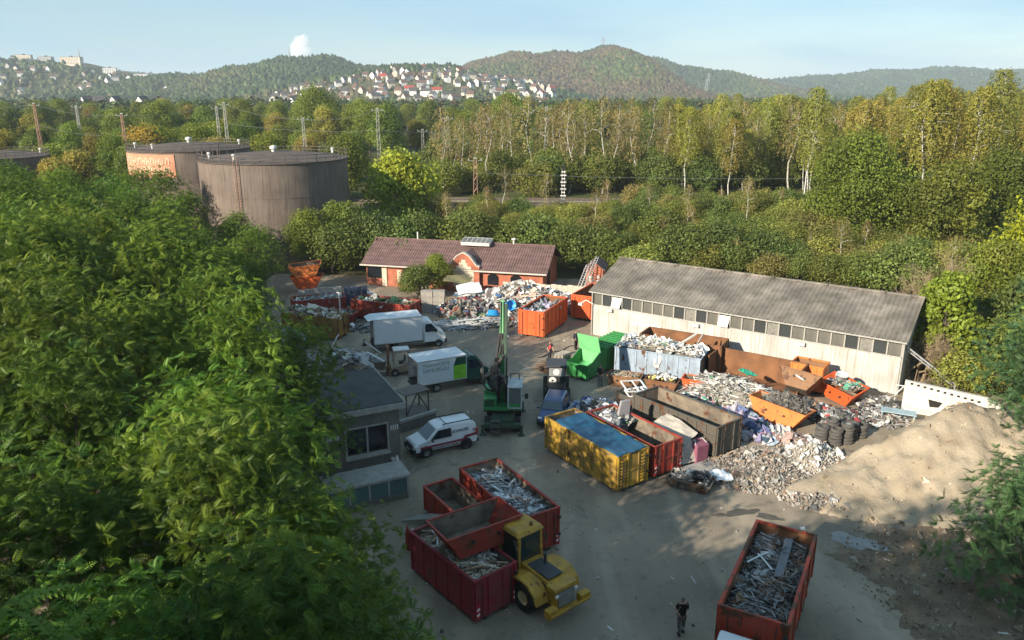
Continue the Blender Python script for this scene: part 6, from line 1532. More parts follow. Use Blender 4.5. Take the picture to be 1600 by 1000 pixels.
def crumple(mb, c, s, rr, n=4):
    m = Euler((rr.uniform(-.7, .7), rr.uniform(-.7, .7), rr.uniform(0, 6))).to_matrix(); vs = []
    for i in range(n + 1):
        for j in range(n + 1):
            vs.append(Vector(c) + m @ Vector(((i / n - .5) * s + rr.uniform(-.06, .06) * s, (j / n - .5) * s * .8 + rr.uniform(-.06, .06) * s, rr.uniform(-.12, .12) * s)))
    mb.add(vs, [(i * (n + 1) + j, (i + 1) * (n + 1) + j, (i + 1) * (n + 1) + j + 1, i * (n + 1) + j + 1) for i in range(n) for j in range(n)])
def heap(name, label, x, y, rz, L_, W_, z0, h, spec, seed, m=None, base=(.16, .135, .11), flat=False, cat='heap', edge=1.0):
    """spec: list of (kind, count, size lo, size hi, palette)"""
    rr = random.Random(seed); mb = MB()
    ph = [rr.uniform(0, 6) for _ in range(4)]
    def zs(u, v):
        r2 = u * u + v * v
        k = 1 - .25 * r2 if flat else max(0, 1 - r2 ** .8)
        return z0 + h * max(0, k * (1 + .28 * math.sin(3 * u + ph[0]) * math.cos(3.3 * v + ph[1]) + .12 * math.sin(8 * u + ph[2]) * math.sin(7 * v + ph[3])))
    n = 18; vs = []; mb.col = base
    for i in range(n + 1):
        for j in range(n + 1):
            u, v = 2 * i / n - 1, 2 * j / n - 1
            vs.append((u * L_ / 2, v * W_ / 2, zs(u, v) - .05 + rr.uniform(-.03, .03)))
    keep = [(i * (n + 1) + j, (i + 1) * (n + 1) + j, (i + 1) * (n + 1) + j + 1, i * (n + 1) + j + 1) for i in range(n) for j in range(n) if flat or ((2 * (i + .5) / n - 1) ** 2 + (2 * (j + .5) / n - 1) ** 2 < 1.05)]
    mb.add(vs, keep)
    for kind, cnt, lo, hi, pal in spec:
        for _ in range(cnt):
            if flat: u, v = rr.uniform(-.96, .96), rr.uniform(-.94, .94)
            else:
                a, q = rr.uniform(0, 2 * PI), math.sqrt(rr.random()) * edge; u, v = q * math.cos(a), q * math.sin(a)
            s = rr.uniform(lo, hi); c = rr.choice(pal); f = rr.uniform(.75, 1.2); mb.col = tuple(min(1, k * f) for k in c)
            X, Y = u * L_ / 2, v * W_ / 2; Z_ = zs(u, v)
            if flat:
                X = max(-L_ / 2 + .1, min(L_ / 2 - .1, X)); lim = lambda p, q: max(-q, min(q, p))
            if kind == 'plank':
                an = rr.uniform(0, PI); t1 = rr.gauss(0, .22)
                if flat:
                    ex = max(.05, min((L_ / 2 - abs(X)) / max(.05, abs(math.cos(an))), (W_ / 2 - abs(Y)) / max(.05, abs(math.sin(an))))); s = min(s, 2 * ex)
                mb.box((X, Y, Z_ + rr.uniform(0, .12)), (s, rr.uniform(.05, .16), rr.uniform(.02, .05)), (rr.uniform(-.6, .6), t1, an))
            elif kind == 'pipe':
                an = rr.uniform(0, PI); t1 = rr.gauss(0, .2)
                if flat:
                    ex = max(.05, min((L_ / 2 - abs(X)) / max(.05, abs(math.cos(an))), (W_ / 2 - abs(Y)) / max(.05, abs(math.sin(an))))); s = min(s, 2 * ex)
                d = Vector((math.cos(an) * math.cos(t1), math.sin(an) * math.cos(t1), math.sin(t1))) * s / 2; p = Vector((X, Y, Z_ + rr.uniform(.02, .16)))
                r_ = rr.uniform(.012, .035); k = Vector((rr.gauss(0, .06), rr.gauss(0, .06), rr.uniform(0, .1)))
                mb.tube(p - d, p + k, r_, n=5); mb.tube(p + k, p + d, r_, n=5)
            elif kind == 'sheet': mb.box((X, Y, Z_ + .08), (s, s * rr.uniform(.4, .9), .02), (rr.gauss(0, .35), rr.gauss(0, .35), rr.uniform(0, 3)))
            elif kind == 'film': crumple(mb, (X, Y, Z_ + .12), s, rr)
            elif kind == 'boxy': mb.box((X, Y, Z_ + s * .15), (s, s * rr.uniform(.5, .9), s * rr.uniform(.3, .7)), (rr.gauss(0, .4), rr.gauss(0, .4), rr.uniform(0, 3)))
            elif kind == 'bag': chunk(mb, (X, Y, Z_ + s * .25), (s, s * .8, s * .55), rr); 
            else: chunk(mb, (X, Y, Z_ + s * .2), (s * .6, s * rr.uniform(.35, .6), s * rr.uniform(.25, .5)), rr)
    o = mb.build(name, m or M_MIX, None, loc=(x, y, 0), rot=rz)
    return tag(o, label, cat, kind='stuff')
# loads inside the containers
heap('scrap_load', 'bent scrap pipes and bars filling the rusty red truck container', 10.6, 27.25, R(241.3), 6.5, 2.3, 2.55, .32, [('pipe', 460, .5, 1.9, METAL + [(.08, .07, .06)]), ('plank', 110, .5, 1.5, [(.12, .11, .1), (.2, .19, .18), (.3, .29, .28)]), ('sheet', 60, .3, .8, METAL), ('film', 30, .4, .8, METAL), ('chunk', 120, .1, .3, METAL)], 1, M_METAL, (.06, .055, .05), True, 'scrap')
heap('scrap_load', 'pale metal strips filling the dark red container', -.25, 36.0, R(-58.9), 5.95, 2.1, 1.55, .3, [('plank', 420, .5, 1.5, [(.5, .5, .5), (.38, .38, .38), (.28, .28, .28), (.6, .6, .59), (.15, .15, .15)]), ('pipe', 80, .5, 1.2, METAL), ('sheet', 40, .3, .5, METAL)], 2, M_METAL, (.05, .05, .05), True, 'scrap')
heap('timber_load', 'broken timber and boards inside the crimson container', -2.3, 30.65, R(-50.5), 4.8, 2.05, 1.6, .3, [('plank', 260, .4, 1.3, WOODC + [(.5, .48, .44)]), ('chunk', 100, .1, .3, STONES)], 3, None, (.12, .09, .06), True, 'timber')
heap('waste_load', 'sacks and waste inside the orange container', 3.05, 71.35, R(245), 5.7, 2.3, 1.6, .4, [('bag', 60, .25, .6, [(.35, .35, .36), (.15, .15, .17), (.55, .55, .55), (.3, .28, .35)]), ('plank', 60, .5, 1.4, WASTE), ('film', 20, .5, 1.0, WASTE)], 4, None, (.1, .08, .07), True, 'waste')
heap('waste_load', 'pale plastic and pipes heaped in the light blue container', 11.95, 58.35, R(-26), 6.6, 2.25, 2.1, .55, [('pipe', 120, .6, 2.0, [(.65, .64, .61), (.5, .42, .3), (.4, .4, .4)]), ('film', 60, .5, 1.1, [(.65, .64, .62), (.5, .5, .5)]), ('chunk', 160, .2, .5, WASTE), ('plank', 120, .5, 1.6, WASTE)], 5, None, (.18, .16, .13), True, 'waste')
heap('waste_load', 'green cuttings and boards in the red container behind the truck', -12.75, 74.9, R(-21), 6.4, 2.1, 1.4, .35, [('plank', 120, .5, 1.8, WOODC), ('chunk', 240, .1, .35, [(.06, .09, .03), (.1, .1, .04), (.15, .1, .06)]), ('film', 14, .6, 1.2, [(.5, .48, .44), (.1, .2, .08)])], 6, None, (.06, .06, .03), True, 'waste')
heap('waste_load', 'timber boards and a pale sack in the mustard container', -18.6, 69.6, R(-21), 5.5, 2.1, 1.75, .5, [('plank', 150, .6, 1.8, WOODC), ('boxy', 30, .4, .8, WOODC), ('film', 24, .6, 1.3, [(.6, .56, .5), (.4, .36, .3)])], 7, None, (.12, .09, .06), True, 'waste')
heap('waste_load', 'dark wet waste in the low red skip', -17.6, 73.4, R(-12), 4.0, 2.0, .75, .25, [('bag', 60, .15, .35, [(.08, .08, .09), (.15, .15, .16), (.2, .2, .22)]), ('plank', 40, .4, 1.0, WOODC)], 8, None, (.06, .05, .05), True, 'waste')
heap('waste_load', 'wooden stakes standing in the crosswise red container', -19.9, 76.4, R(20), 4.9, 2.0, 1.3, .4, [('plank', 150, .5, 1.4, GREYS), ('bag', 30, .2, .4, WASTE)], 9, None, (.1, .09, .08), True, 'waste')
heap('rubble_load', 'stony rubbish heaped in the dark low skip', 10.45, 40.3, R(-28), 2.2, 1.3, .42, .18, [('chunk', 150, .08, .28, STONES), ('film', 10, .3, .6, [(.5, .49, .46), (.1, .1, .1)]), ('plank', 12, .4, .8, GREYS)], 10, None, (.12, .1, .085), True, 'rubble')
heap('waste_load', 'grey film and rags in the red open container', 6.4, 45.9, A_, 2.6, 2.0, 1.5, .35, [('film', 26, .5, 1.0, [(.55, .54, .53), (.12, .13, .14), (.3, .29, .27)]), ('bag', 20, .2, .4, GREYS), ('plank', 20, .5, 1.2, WASTE)], 11, None, (.1, .09, .08), True, 'waste')
heap('waste_load', 'cut offs in the dark brown low skip', 8.9, 56.6, R(-20), 2.2, 1.1, .6, .15, [('plank', 60, .3, .9, WOODC), ('chunk', 50, .1, .25, GREYS)], 12, None, (.06, .05, .04), True, 'waste')
heap('waste_load', 'yellow and white scraps in the rusty low skip', 11.6, 55.5, R(-24), 2.1, 1.0, .7, .3, [('chunk', 50, .15, .35, [(.5, .42, .12), (.6, .58, .54), (.1, .1, .1)]), ('film', 8, .4, .7, [(.6, .58, .55)])], 13, None, (.1, .07, .05), True, 'waste')
heap('waste_load', 'rubbish in the orange skip under the white basin', 24.6, 53.1, R(-60), 2.5, 1.5, 1.2, .2, [('chunk', 60, .1, .3, WASTE), ('film', 14, .3, .7, [(.3, .25, .2), (.1, .3, .2), (.6, .58, .55)]), ('plank', 26, .3, 1.0, WASTE)], 14, None, (.2, .14, .09), True, 'waste')
# heaps on the ground
heap('rubbish_heap', 'big mixed rubbish heap before the brick workshop', 1.2, 79.0, R(-10), 13.5, 6.4, 0, 2.1, [('chunk', 500, .15, .55, WASTE), ('plank', 420, .5, 2.0, WASTE), ('film', 230, .6, 1.6, [(.62, .6, .57), (.7, .68, .64), (.55, .53, .5), (.6, .6, .6)]), ('boxy', 130, .3, .9, WASTE), ('sheet', 140, .6, 1.7, WASTE[:5] + [(.55, .45, .36)])], 20, None, (.26, .22, .18))
heap('rubbish_heap', 'left part of the rubbish heap, with dark bags and red cloth', -4.6, 77.0, R(5), 7.0, 5.0, 0, 1.3, [('bag', 130, .25, .6, [(.04, .04, .045), (.08, .08, .09), (.22, .05, .05), (.25, .24, .24), (.35, .3, .22)]), ('plank', 130, .5, 1.6, WASTE), ('film', 50, .5, 1.2, WASTE), ('boxy', 50, .3, .8, WASTE)], 21, None, (.12, .1, .085))
heap('rubbish_heap', 'fringe of small rubbish left of the orange container', -.6, 73.6, R(20), 5.0, 4.2, 0, .45, [('chunk', 260, .08, .3, WASTE), ('film', 46, .3, .8, WASTE[:5]), ('plank', 80, .3, 1.0, WASTE), ('boxy', 24, .2, .5, WASTE)], 22, None, (.13, .12, .1))
heap('plank_spread', 'spread of grey-white broken boards before the box truck', -4.9, 72.3, R(8), 7.4, 2.8, 0, .3, [('plank', 240, .6, 2.2, [(.5, .49, .48), (.38, .38, .38), (.6, .58, .55), (.25, .24, .23)]), ('sheet', 50, .5, 1.2, [(.5, .49, .48), (.42, .42, .42)]), ('chunk', 120, .1, .3, WASTE)], 23, None, (.13, .12, .1))
heap('cable_heap', 'tangled heap of cables and white pipes before the rusty container', 16.6, 53.4, R(-38), 8.2, 4.8, 0, 1.75, [('pipe', 620, .5, 1.8, [(.55, .53, .49), (.4, .38, .34), (.25, .24, .22), (.6, .57, .5), (.1, .1, .1)]), ('plank', 200, .4, 1.4, [(.6, .57, .5), (.45, .42, .37), (.3, .28, .25)]), ('film', 70, .4, .9, [(.55, .53, .5), (.35, .34, .33)]), ('chunk', 260, .1, .4, WASTE)], 24, None, (.22, .2, .17))
heap('rubbish_heap', 'purple and blue cushions and rags right of the dark grey container', 15.6, 48.2, R(-50), 5.4, 3.2, 0, .85, [('bag', 60, .25, .65, [(.25, .22, .36), (.09, .12, .24), (.33, .28, .34), (.05, .09, .14), (.42, .4, .44)]), ('film', 60, .5, 1.1, [(.32, .27, .4), (.1, .14, .24), (.34, .2, .22), (.45, .44, .45), (.3, .36, .42)]), ('chunk', 220, .08, .3, WASTE), ('plank', 50, .3, 1.0, WASTE)], 25, None, (.17, .15, .15))
heap('rubbish_heap', 'pink and grey plastic strewn behind the dark grey container', 13.2, 51.9, R(-45), 4.6, 2.4, 0, .7, [('film', 60, .4, .9, [(.5, .3, .3), (.45, .43, .42), (.55, .53, .5), (.08, .3, .2)]), ('chunk', 160, .1, .35, WASTE), ('pipe', 50, .4, 1.2, WASTE)], 26, None, (.17, .15, .13))
heap('film_heap', 'pale blue film and dark sacks behind the yellow container', 6.0, 50.2, R(-35), 4.3, 2.8, 0, 1.0, [('film', 90, .5, 1.2, [(.3, .35, .44), (.42, .45, .5), (.5, .5, .52), (.04, .09, .26)]), ('bag', 46, .25, .55, [(.03, .07, .25), (.03, .035, .04), (.06, .06, .065)]), ('sheet', 26, .5, 1.1, [(.35, .38, .45), (.04, .045, .045)]), ('boxy', 14, .4, .8, [(.04, .045, .04), (.06, .07, .06)])], 27, None, (.07, .07, .075))
heap('rubble_field', 'grey rubble spread between the low skip and the earth heap', 15.2, 42.3, R(25), 7.0, 5.4, 0, .5, [('chunk', 3400, .05, .2, STONES), ('chunk', 90, .22, .5, STONES), ('film', 16, .3, .6, [(.42, .4, .37), (.3, .28, .25)]), ('plank', 70, .2, .7, WOODC)], 28, M_STONE, (.24, .21, .175), edge=1.1, cat='rubble')
heap('rubble_field', 'white broken plaster at the left foot of the earth heap', 18.4, 43.4, R(35), 5.0, 3.4, 0, .8, [('chunk', 1100, .05, .22, [(.48, .44, .39), (.55, .52, .47), (.4, .36, .3), (.34, .29, .23)]), ('chunk', 40, .3, .55, [(.62, .6, .56)])], 29, M_STONE, (.38, .33, .27), edge=1.1, cat='rubble')
heap('rubble_field', 'small rubble in front of the earth heap by the puddle', 17.2, 38.2, R(-20), 4.0, 1.8, 0, .4, [('chunk', 600, .05, .3, STONES), ('chunk', 20, .3, .55, STONES), ('film', 8, .3, .6, [(.5, .48, .44)])], 30, M_STONE, (.2, .17, .14), edge=1.15, cat='rubble')
heap('junk_heap', 'scattered junk and grey boards behind the flat-roofed building', -14.4, 61.2, R(-20), 6.4, 4.2, 0, .9, [('plank', 130, .5, 2.2, GREYS + WOODC), ('boxy', 50, .3, .9, GREYS), ('film', 40, .5, 1.2, [(.35, .37, .4), (.25, .26, .28), (.45, .45, .45)]), ('chunk', 160, .1, .35, WASTE)], 31, None, (.12, .11, .1))
heap('scrap_heap', 'rusty frame parts on the ground beside the pallets', 3.4, 60.0, R(20), 2.6, 2.0, 0, .45, [('pipe', 90, .4, 1.3, [(.14, .07, .04), (.1, .06, .04), (.2, .12, .08)]), ('plank', 40, .4, 1.2, [(.16, .08, .05), (.2, .14, .1)])], 32, None, (.08, .05, .04))
heap('scrap_heap', 'scrap parts, chains and small wheels on the tilted orange skip', 19.1, 50.0, R(-42), 3.7, 1.9, 1.0, .75, [('chunk', 130, .12, .35, [(.1, .095, .085), (.16, .15, .13), (.06, .055, .05), (.22, .2, .17)]), ('pipe', 120, .2, .8, [(.12, .11, .1), (.2, .19, .17), (.08, .07, .06)]), ('boxy', 50, .15, .4, [(.1, .1, .09), (.18, .16, .14)])], 33, None, (.06, .055, .05))
heap('scrap_heap', 'tangled scrap behind the bicycles at the hall corner', 26.6, 51.6, R(-35), 3.0, 2.0, 0, .8, [('pipe', 150, .3, 1.2, [(.12, .11, .1), (.3, .29, .28), (.07, .07, .07)]), ('chunk', 60, .1, .3, WASTE), ('boxy', 20, .3, .6, GREYS)], 34, None, (.1, .09, .08))
heap('rubbish_heap', 'trampled waste and pale sheeting in front of the tyre stacks', 18.2, 46.4, R(-30), 4.6, 2.2, 0, .3, [('film', 30, .5, 1.2, [(.55, .53, .5), (.36, .24, .2), (.42, .35, .3)]), ('chunk', 200, .06, .28, STONES)], 35, None, (.2, .16, .14))
heap('scrap_heap', 'dark scrap and black bags between the tyres and the brown skip', 22.6, 49.4, R(-30), 4.2, 2.6, 0, .8, [('pipe', 120, .3, 1.1, [(.12, .11, .1), (.25, .24, .22), (.07, .07, .07)]), ('bag', 36, .2, .45, [(.03, .03, .032), (.06, .055, .05), (.3, .05, .05)]), ('boxy', 40, .2, .6, GREYS + [(.08, .08, .08)]), ('sheet', 26, .4, .9, GREYS), ('chunk', 90, .1, .3, WASTE)], 37, None, (.07, .06, .055))
heap('scrap_heap', 'loose scrap frames around the bicycles and the trestle', 25.6, 49.6, R(-30), 4.4, 2.6, 0, .55, [('pipe', 190, .3, 1.2, [(.14, .13, .12), (.32, .31, .3), (.2, .12, .08), (.45, .44, .42)]), ('boxy', 26, .2, .5, GREYS), ('film', 16, .3, .7, [(.5, .49, .47)]), ('chunk', 80, .1, .25, WASTE)], 38, None, (.11, .1, .085))
heap('rubbish_heap', 'mixed rubbish filling the gap before the rusty container', 20.6, 51.6, R(-35), 5.0, 2.4, 0, .7, [('plank', 90, .4, 1.4, WASTE), ('boxy', 46, .3, .8, [(.3, .17, .08), (.36, .22, .12), (.2, .18, .16)]), ('film', 40, .4, 1.0, WASTE[:5]), ('pipe', 90, .4, 1.3, WASTE)], 39, None, (.15, .12, .1))
heap('grey_litter', 'litter strewn along the yard behind the red container', -14.2, 71.0, R(-15), 5.0, 2.0, 0, .25, [('boxy', 20, .2, .6, GREYS), ('film', 20, .3, .8, GREYS), ('plank', 50, .3, 1.2, GREYS), ('chunk', 90, .08, .25, WASTE)], 36, None, (.12, .11, .1))

# grit and litter trodden into the yard
def litter():
    rr = random.Random(77); mb = MB()
    for _ in range(2600):
        x, y = rr.uniform(-12, 26), rr.uniform(20, 82)
        s = rr.uniform(.02, .07) if rr.random() < .9 else rr.uniform(.08, .2); mb.col = rr.choice(STONES + WASTE[:6])
        if rr.random() < .7: chunk(mb, (x, y, .015), (s, s * .8, s * .4), rr)
        else: mb.box((x, y, .02), (s * 4, s * .7, .015), rr.uniform(0, 3))
    tag(mb.build('litter', M_STONE), 'grit and small litter trodden into the yard', 'litter', kind='stuff')
litter()
# earth heap
def earth_heap():
    rng = np.random.default_rng(5); nx_, ny_ = 110, 90
    X, Y = np.meshgrid(np.linspace(14, 36, nx_), np.linspace(32, 54, ny_))
    def bump(cx, cy, rx, ry, h, a, p=1.0):
        dx, dy = X - cx, Y - cy; u = (dx * math.cos(a) + dy * math.sin(a)) / rx; v = (-dx * math.sin(a) + dy * math.cos(a)) / ry
        return h * np.clip(1 - np.sqrt(u * u + v * v + .012), 0, 1) ** p
    Zm = np.maximum.reduce([bump(27.3, 43.4, 10.5, 8.0, 4.4, .35, 1.05), bump(30.5, 40.5, 9.0, 8.0, 3.6, -.4, 1.05), bump(22.6, 40.6, 7.5, 4.6, 1.6, .2, 1.0)])
    Zm = np.minimum(Zm, np.clip(((X - 17.3) * .6 - (Y - 41.0) * .8) * .95 + .25 * np.sin(X * 1.3) * .3, 0, 9))
    nzv = np.zeros_like(Zm)
    for k in range(60):
        f = rng.uniform(.5, 9.0); a = rng.uniform(0, 2 * PI); nzv += np.sin(X * f * math.cos(a) + Y * f * math.sin(a) + rng.uniform(0, 6)) * .095 / (f + .8)
    Zm = np.where(Zm > .02, Zm + nzv * np.clip(Zm, 0, 1) * .8 + rng.normal(0, .03, Zm.shape), -.2)
    V = np.stack([X, Y, Zm], -1).reshape(-1, 3); id_ = np.arange(nx_ * ny_).reshape(ny_, nx_)
    F = np.stack([id_[:-1, :-1], id_[:-1, 1:], id_[1:, 1:], id_[1:, :-1]], -1).reshape(-1, 4)
    m = mat('sandy_earth', (.37, .3, .215), .95, var=.16, vscale=.5, damount=.55, dirt=(.25, .185, .115), dscale=.55, bump=1.0, bscale=5, spec=.1)
    o = tag(link('earth_heap', np_mesh('earth_heap', V, F, m, smooth=True)), 'large heap of pale sandy earth at the right', 'earth heap')
    mb = MB(); rr = random.Random(8)
    for _ in range(2200):
        i, j = rr.randrange(ny_), rr.randrange(nx_)
        if Zm[i, j] < .05: continue
        s = rr.uniform(.03, .12) if rr.random() < .93 else rr.uniform(.12, .28); mb.col = rr.choice([(.42, .35, .26), (.5, .44, .35), (.26, .2, .14), (.34, .27, .18), (.3, .23, .15), (.22, .13, .09)])
        chunk(mb, (X[i, j], Y[i, j], Zm[i, j]), (s, s * .7, s * .6), rr)
    for _ in range(1500):
        a, q = rr.uniform(0, 6.28), math.sqrt(rr.random()); s = rr.uniform(.03, .1) if rr.random() < .92 else rr.uniform(.12, .3); mb.col = rr.choice([(.2, .15, .1), (.26, .2, .14), (.15, .11, .08), (.34, .29, .22)])
        chunk(mb, (21.8 + 5.6 * q * math.cos(a), 31.2 + 6.2 * q * math.sin(a), .03), (s, s * .8, s * .6), rr)
    tag(mb.build('stones', M_STONE), 'stones and clods scattered over the sandy heap', 'stones', kind='stuff')
    return X, Y, Zm
EX_, EY_, EZ_ = earth_heap()

# ------------------------------------------------------------------ single pieces
def piece(name, label, cat, mb, m, loc, rot, group=None, **k):
    return tag(mb.build(name, m, None, loc=loc, rot=rot, **k), label, cat, group)
def board(label, x, y, z, L_, W_, rot, m, name='board', th=.04, group=None):
    mb = MB(); n = 6
    for i in range(n):        # slightly warped board built of short lengths
        a, b = (i / n - .5) * L_, ((i + 1) / n - .5) * L_; za, zb = [.03 * math.sin(q * 2.1 + L_) for q in (a, b)]
        mb.hexa([(a, -W_ / 2, za), (b, -W_ / 2, zb), (b, W_ / 2, zb), (a, W_ / 2, za), (a, -W_ / 2, za + th), (b, -W_ / 2, zb + th), (b, W_ / 2, zb + th), (a, W_ / 2, za + th)])
    return piece(name, label, 'board' if name == 'board' else name.replace('_', ' '), mb, m, (x, y, z), rot, group)
M_PALEB = mat('pale_board', (.55, .53, .5), .7, var=.12, damount=.2); M_GREYB = mat('grey_board', (.3, .295, .29), .75, var=.15, damount=.25); M_SHEET = mat('beige_sheet', (.55, .42, .33), .8, var=.1, damount=.2); M_DKSHEET = mat('dark_cloth', (.13, .105, .105), .9, var=.2)
rk = random.Random(41)
for i in range(16):
    board('long grey-white board lying in the spread before the box truck', -7.9 + i * .43 + rk.uniform(-.2, .2), 71.6 + rk.uniform(-.6, 1.2), .3 + .02 * i * (i % 3), rk.uniform(1.4, 2.6), rk.uniform(.16, .34), (rk.uniform(-.1, .1), rk.uniform(-.1, .1), rk.uniform(-.3, .7)), rk.choice((M_PALEB, M_GREYB)), group='long boards before the box truck')
board('long pale beam sticking out of the light blue container', 13.6, 58.0, 2.95, 2.6, .14, (0, -.5, .3), M_PALEB, th=.12)
board('thin dark beam sticking out of the light blue container', 14.9, 58.2, 2.95, 1.5, .1, (0, -.9, .6), M_GREYB, th=.08)
board('wide grey steel beam on the scrap in the truck container', 11.5, 28.3, 3.05, 3.0, .34, (0, -.04, R(63)), mat('beam_steel', (.14, .14, .15), .5, .3), th=.12)
board('bright steel bar across the scrap in the truck container', 10.5, 28.4, 3.1, 1.6, .07, (0, .05, R(35)), M_ALU, th=.05)
board('short bright bar leaning over the scrap in the truck container', 10.6, 28.0, 3.12, 1.3, .07, (0, .08, R(98)), M_ALU, th=.05)
board('white board leaning at the junk behind the flat-roofed building', -15.6, 63.8, .9, 2.0, .14, (0, -.9, .9), M_PALEB, th=.05)
board('pale slat lying near the traffic of junk by the box truck', -12.2, 63.6, .7, 2.4, .1, (0, .25, -.7), M_PALEB, th=.05)
board('white plank on the grey tubs beside the box truck', -11.4, 60.6, .85, 2.4, .2, (0, .1, -.75), M_PALEB, th=.06)
# large sheets on the rubbish heap
def flat_sheet(label, x, y, z, a, b, rot, m):
    mb = MB(); n = 5; rr = random.Random(label); vs = []
    for i in range(n + 1):
        for j in range(n + 1): vs.append(((i / n - .5) * a + rr.uniform(-.05, .05), (j / n - .5) * b + rr.uniform(-.05, .05), .07 * math.sin(i * 1.3 + j) + rr.uniform(-.03, .03)))
    mb.add(vs, [(i * (n + 1) + j, (i + 1) * (n + 1) + j, (i + 1) * (n + 1) + j + 1, i * (n + 1) + j + 1) for i in range(n) for j in range(n)])
    o = mb.build('sheet', m, None, loc=(x, y, z), rot=rot); s = o.modifiers.new('thick', 'SOLIDIFY'); s.thickness = .03
    return tag(o, label, 'sheet')
flat_sheet('large pale pink sheet on top of the rubbish heap', 1.0, 77.6, 1.9, 3.0, 1.7, (.5, .1, -.2), M_SHEET)
flat_sheet('white bulging sheeting at the left of the rubbish heap', -4.6, 79.6, 2.0, 2.6, 1.9, (.35, -.1, .2), mat('white_film', (.68, .7, .72), .45, var=.08))
flat_sheet('second white sheet under the bulging one on the heap', -5.0, 78.6, 1.5, 2.2, 1.2, (.2, .1, -.1), M_PALEB)
flat_sheet('dark brown carpet hanging down the rubbish heap', -1.7, 78.0, 1.4, 2.0, 1.7, (1.0, .1, -.1), M_DKSHEET)
flat_sheet('olive canopy cloth over the left of the rubbish heap', -5.9, 81.6, 2.5, 2.9, 1.9, (.15, .05, -.15), mat('olive_cloth', (.17, .15, .07), .85, var=.15))
flat_sheet('beige tarpaulin slung between the red and the dark grey containers', 10.2, 44.4, 1.75, 2.6, 1.5, (.35, .2, R(-52)), mat('beige_tarp', (.42, .37, .31), .85, var=.2, damount=.3))
flat_sheet('grey cloth hanging from the beige tarpaulin', 10.6, 42.9, .95, 1.3, 1.5, (1.2, 0, R(30)), bpy.data.materials['beige_tarp'])
flat_sheet('purple mattress cover on the rags right of the dark container', 15.3, 48.7, 1.0, 1.5, 1.2, (.3, -.2, .5), mat('mauve_cloth', (.36, .29, .43), .85, var=.1))
flat_sheet('dark blue cover on the rags below the mauve one', 16.1, 47.4, .7, 1.3, 1.0, (.3, .2, -.5), mat('navy_cloth', (.05, .07, .17), .85, var=.15))
flat_sheet('reddish mat on the ground before the tilted orange skip', 17.0, 46.6, .35, 1.8, 1.2, (.08, .05, -.6), mat('rose_cloth', (.3, .16, .14), .9, var=.15))
flat_sheet('pale plastic sheet beside the dark low skip', 12.3, 40.9, .35, 1.3, 1.0, (.2, .1, .4), bpy.data.materials['white_film'])
flat_sheet('green plastic net on top of the cable heap', 17.6, 53.9, 1.95, 1.2, .9, (.3, .2, .6), mat('green_net', (.04, .32, .2), .6, var=.15))
flat_sheet('white sheet hanging over the side of the light blue container', 11.5, 57.2, 1.9, .5, 1.4, (1.45, .1, R(-26)), M_PALEB)
flat_sheet('pale crumpled sack in the mustard container', -18.4, 69.2, 2.55, 1.5, 1.2, (.6, .4, .4), mat('sack_cloth', (.55, .49, .41), .9, var=.1))
flat_sheet('grey wrapped bundle at the edge of the wood', -19.6, 65.2, 1.2, 2.6, 1.6, (.5, .3, -.5), mat('grey_wrap', (.2, .22, .25), .55, var=.2))
# concrete slabs lying on the yard
for k, (x, y, a, b, r_) in enumerate(((11.6, 42.2, 2.2, 1.5, R(28)), (13.1, 42.0, 1.8, 1.4, R(33)), (12.3, 41.0 + .6, 1.2, .9, R(15)))):
    mb = MB(); mb.bb(-a / 2, a / 2, -b / 2, b / 2, .02, .13)
    piece('concrete_slab', ('concrete slab nearest the red open container', 'concrete slab at the foot of the dark grey container', 'smallest concrete slab between the two others')[k], 'slab', mb, M_PARA, (x, y, .01 * k), r_, bevel=.02)
# crimson big-bag
mb = MB(); mb.hexa([(-.5, -.45, 0), (.5, -.45, 0), (.5, .45, 0), (-.5, .45, 0), (-.55, -.5, 1.25), (.52, -.48, 1.2), (.55, .5, 1.3), (-.5, .48, 1.22)])
bb_ = thing('bulk_bag', 'plum-coloured bulk bag between the red and dark grey containers', 'bag', (11.55, 43.55, 0), R(30)); mb.build('bag_body', mat('plum_fabric', (.24, .08, .12), .85, var=.15), bb_, bevel=.08)
for s in (-1, 1): mb = MB(); mb.path([(s * .45, -.3, 1.2), (s * .3, 0, 1.45), (s * .45, .3, 1.2)], .03); mb.build('loop', M_PALEB, bb_)
# upholstered panel leaning on the red container
mb = MB(); mb.hexa([(-.55, -.1, 0), (.55, -.1, 0), (.55, .1, 0), (-.55, .1, 0), (-.4, -.1, 2.2), (.35, -.1, 2.3), (.35, .1, 2.3), (-.4, .1, 2.2)])
piece('mattress', 'grey mattress standing in the red open container', 'mattress', mb, mat('grey_fabric', (.27, .25, .26), .9, var=.15), (7.0, 45.6, .9), (0, .15, R(25)), bevel=.06)
# white window frames
def win_frame(label, x, y, z, a, b, rot):
    t = thing('window_frame', label, 'window frame', (x, y, z), 0, 'discarded window frames'); t.rotation_euler = rot
    for cx, cy, dx, dy in ((0, b / 2, a, .09), (0, -b / 2, a, .09), (a / 2, 0, .09, b - .09), (-a / 2, 0, .09, b - .09), (.1, 0, .07, b - .09)): mb = MB(); mb.box((cx, cy, 0), (dx, dy, .07)); mb.build('bar', M_WHITE, t)
win_frame('upper white window frame on the dark skip', 8.9, 52.2, 1.55, 1.7, 1.2, (.35, .1, .4)); win_frame('lower white window frame on the dark skip', 9.1, 52.0, 1.2, 1.6, 1.1, (.1, -.1, .2)); win_frame('slanting white window frame at the end of the dark skip', 9.9, 51.6, 1.35, 1.3, .8, (.3, .4, .8))
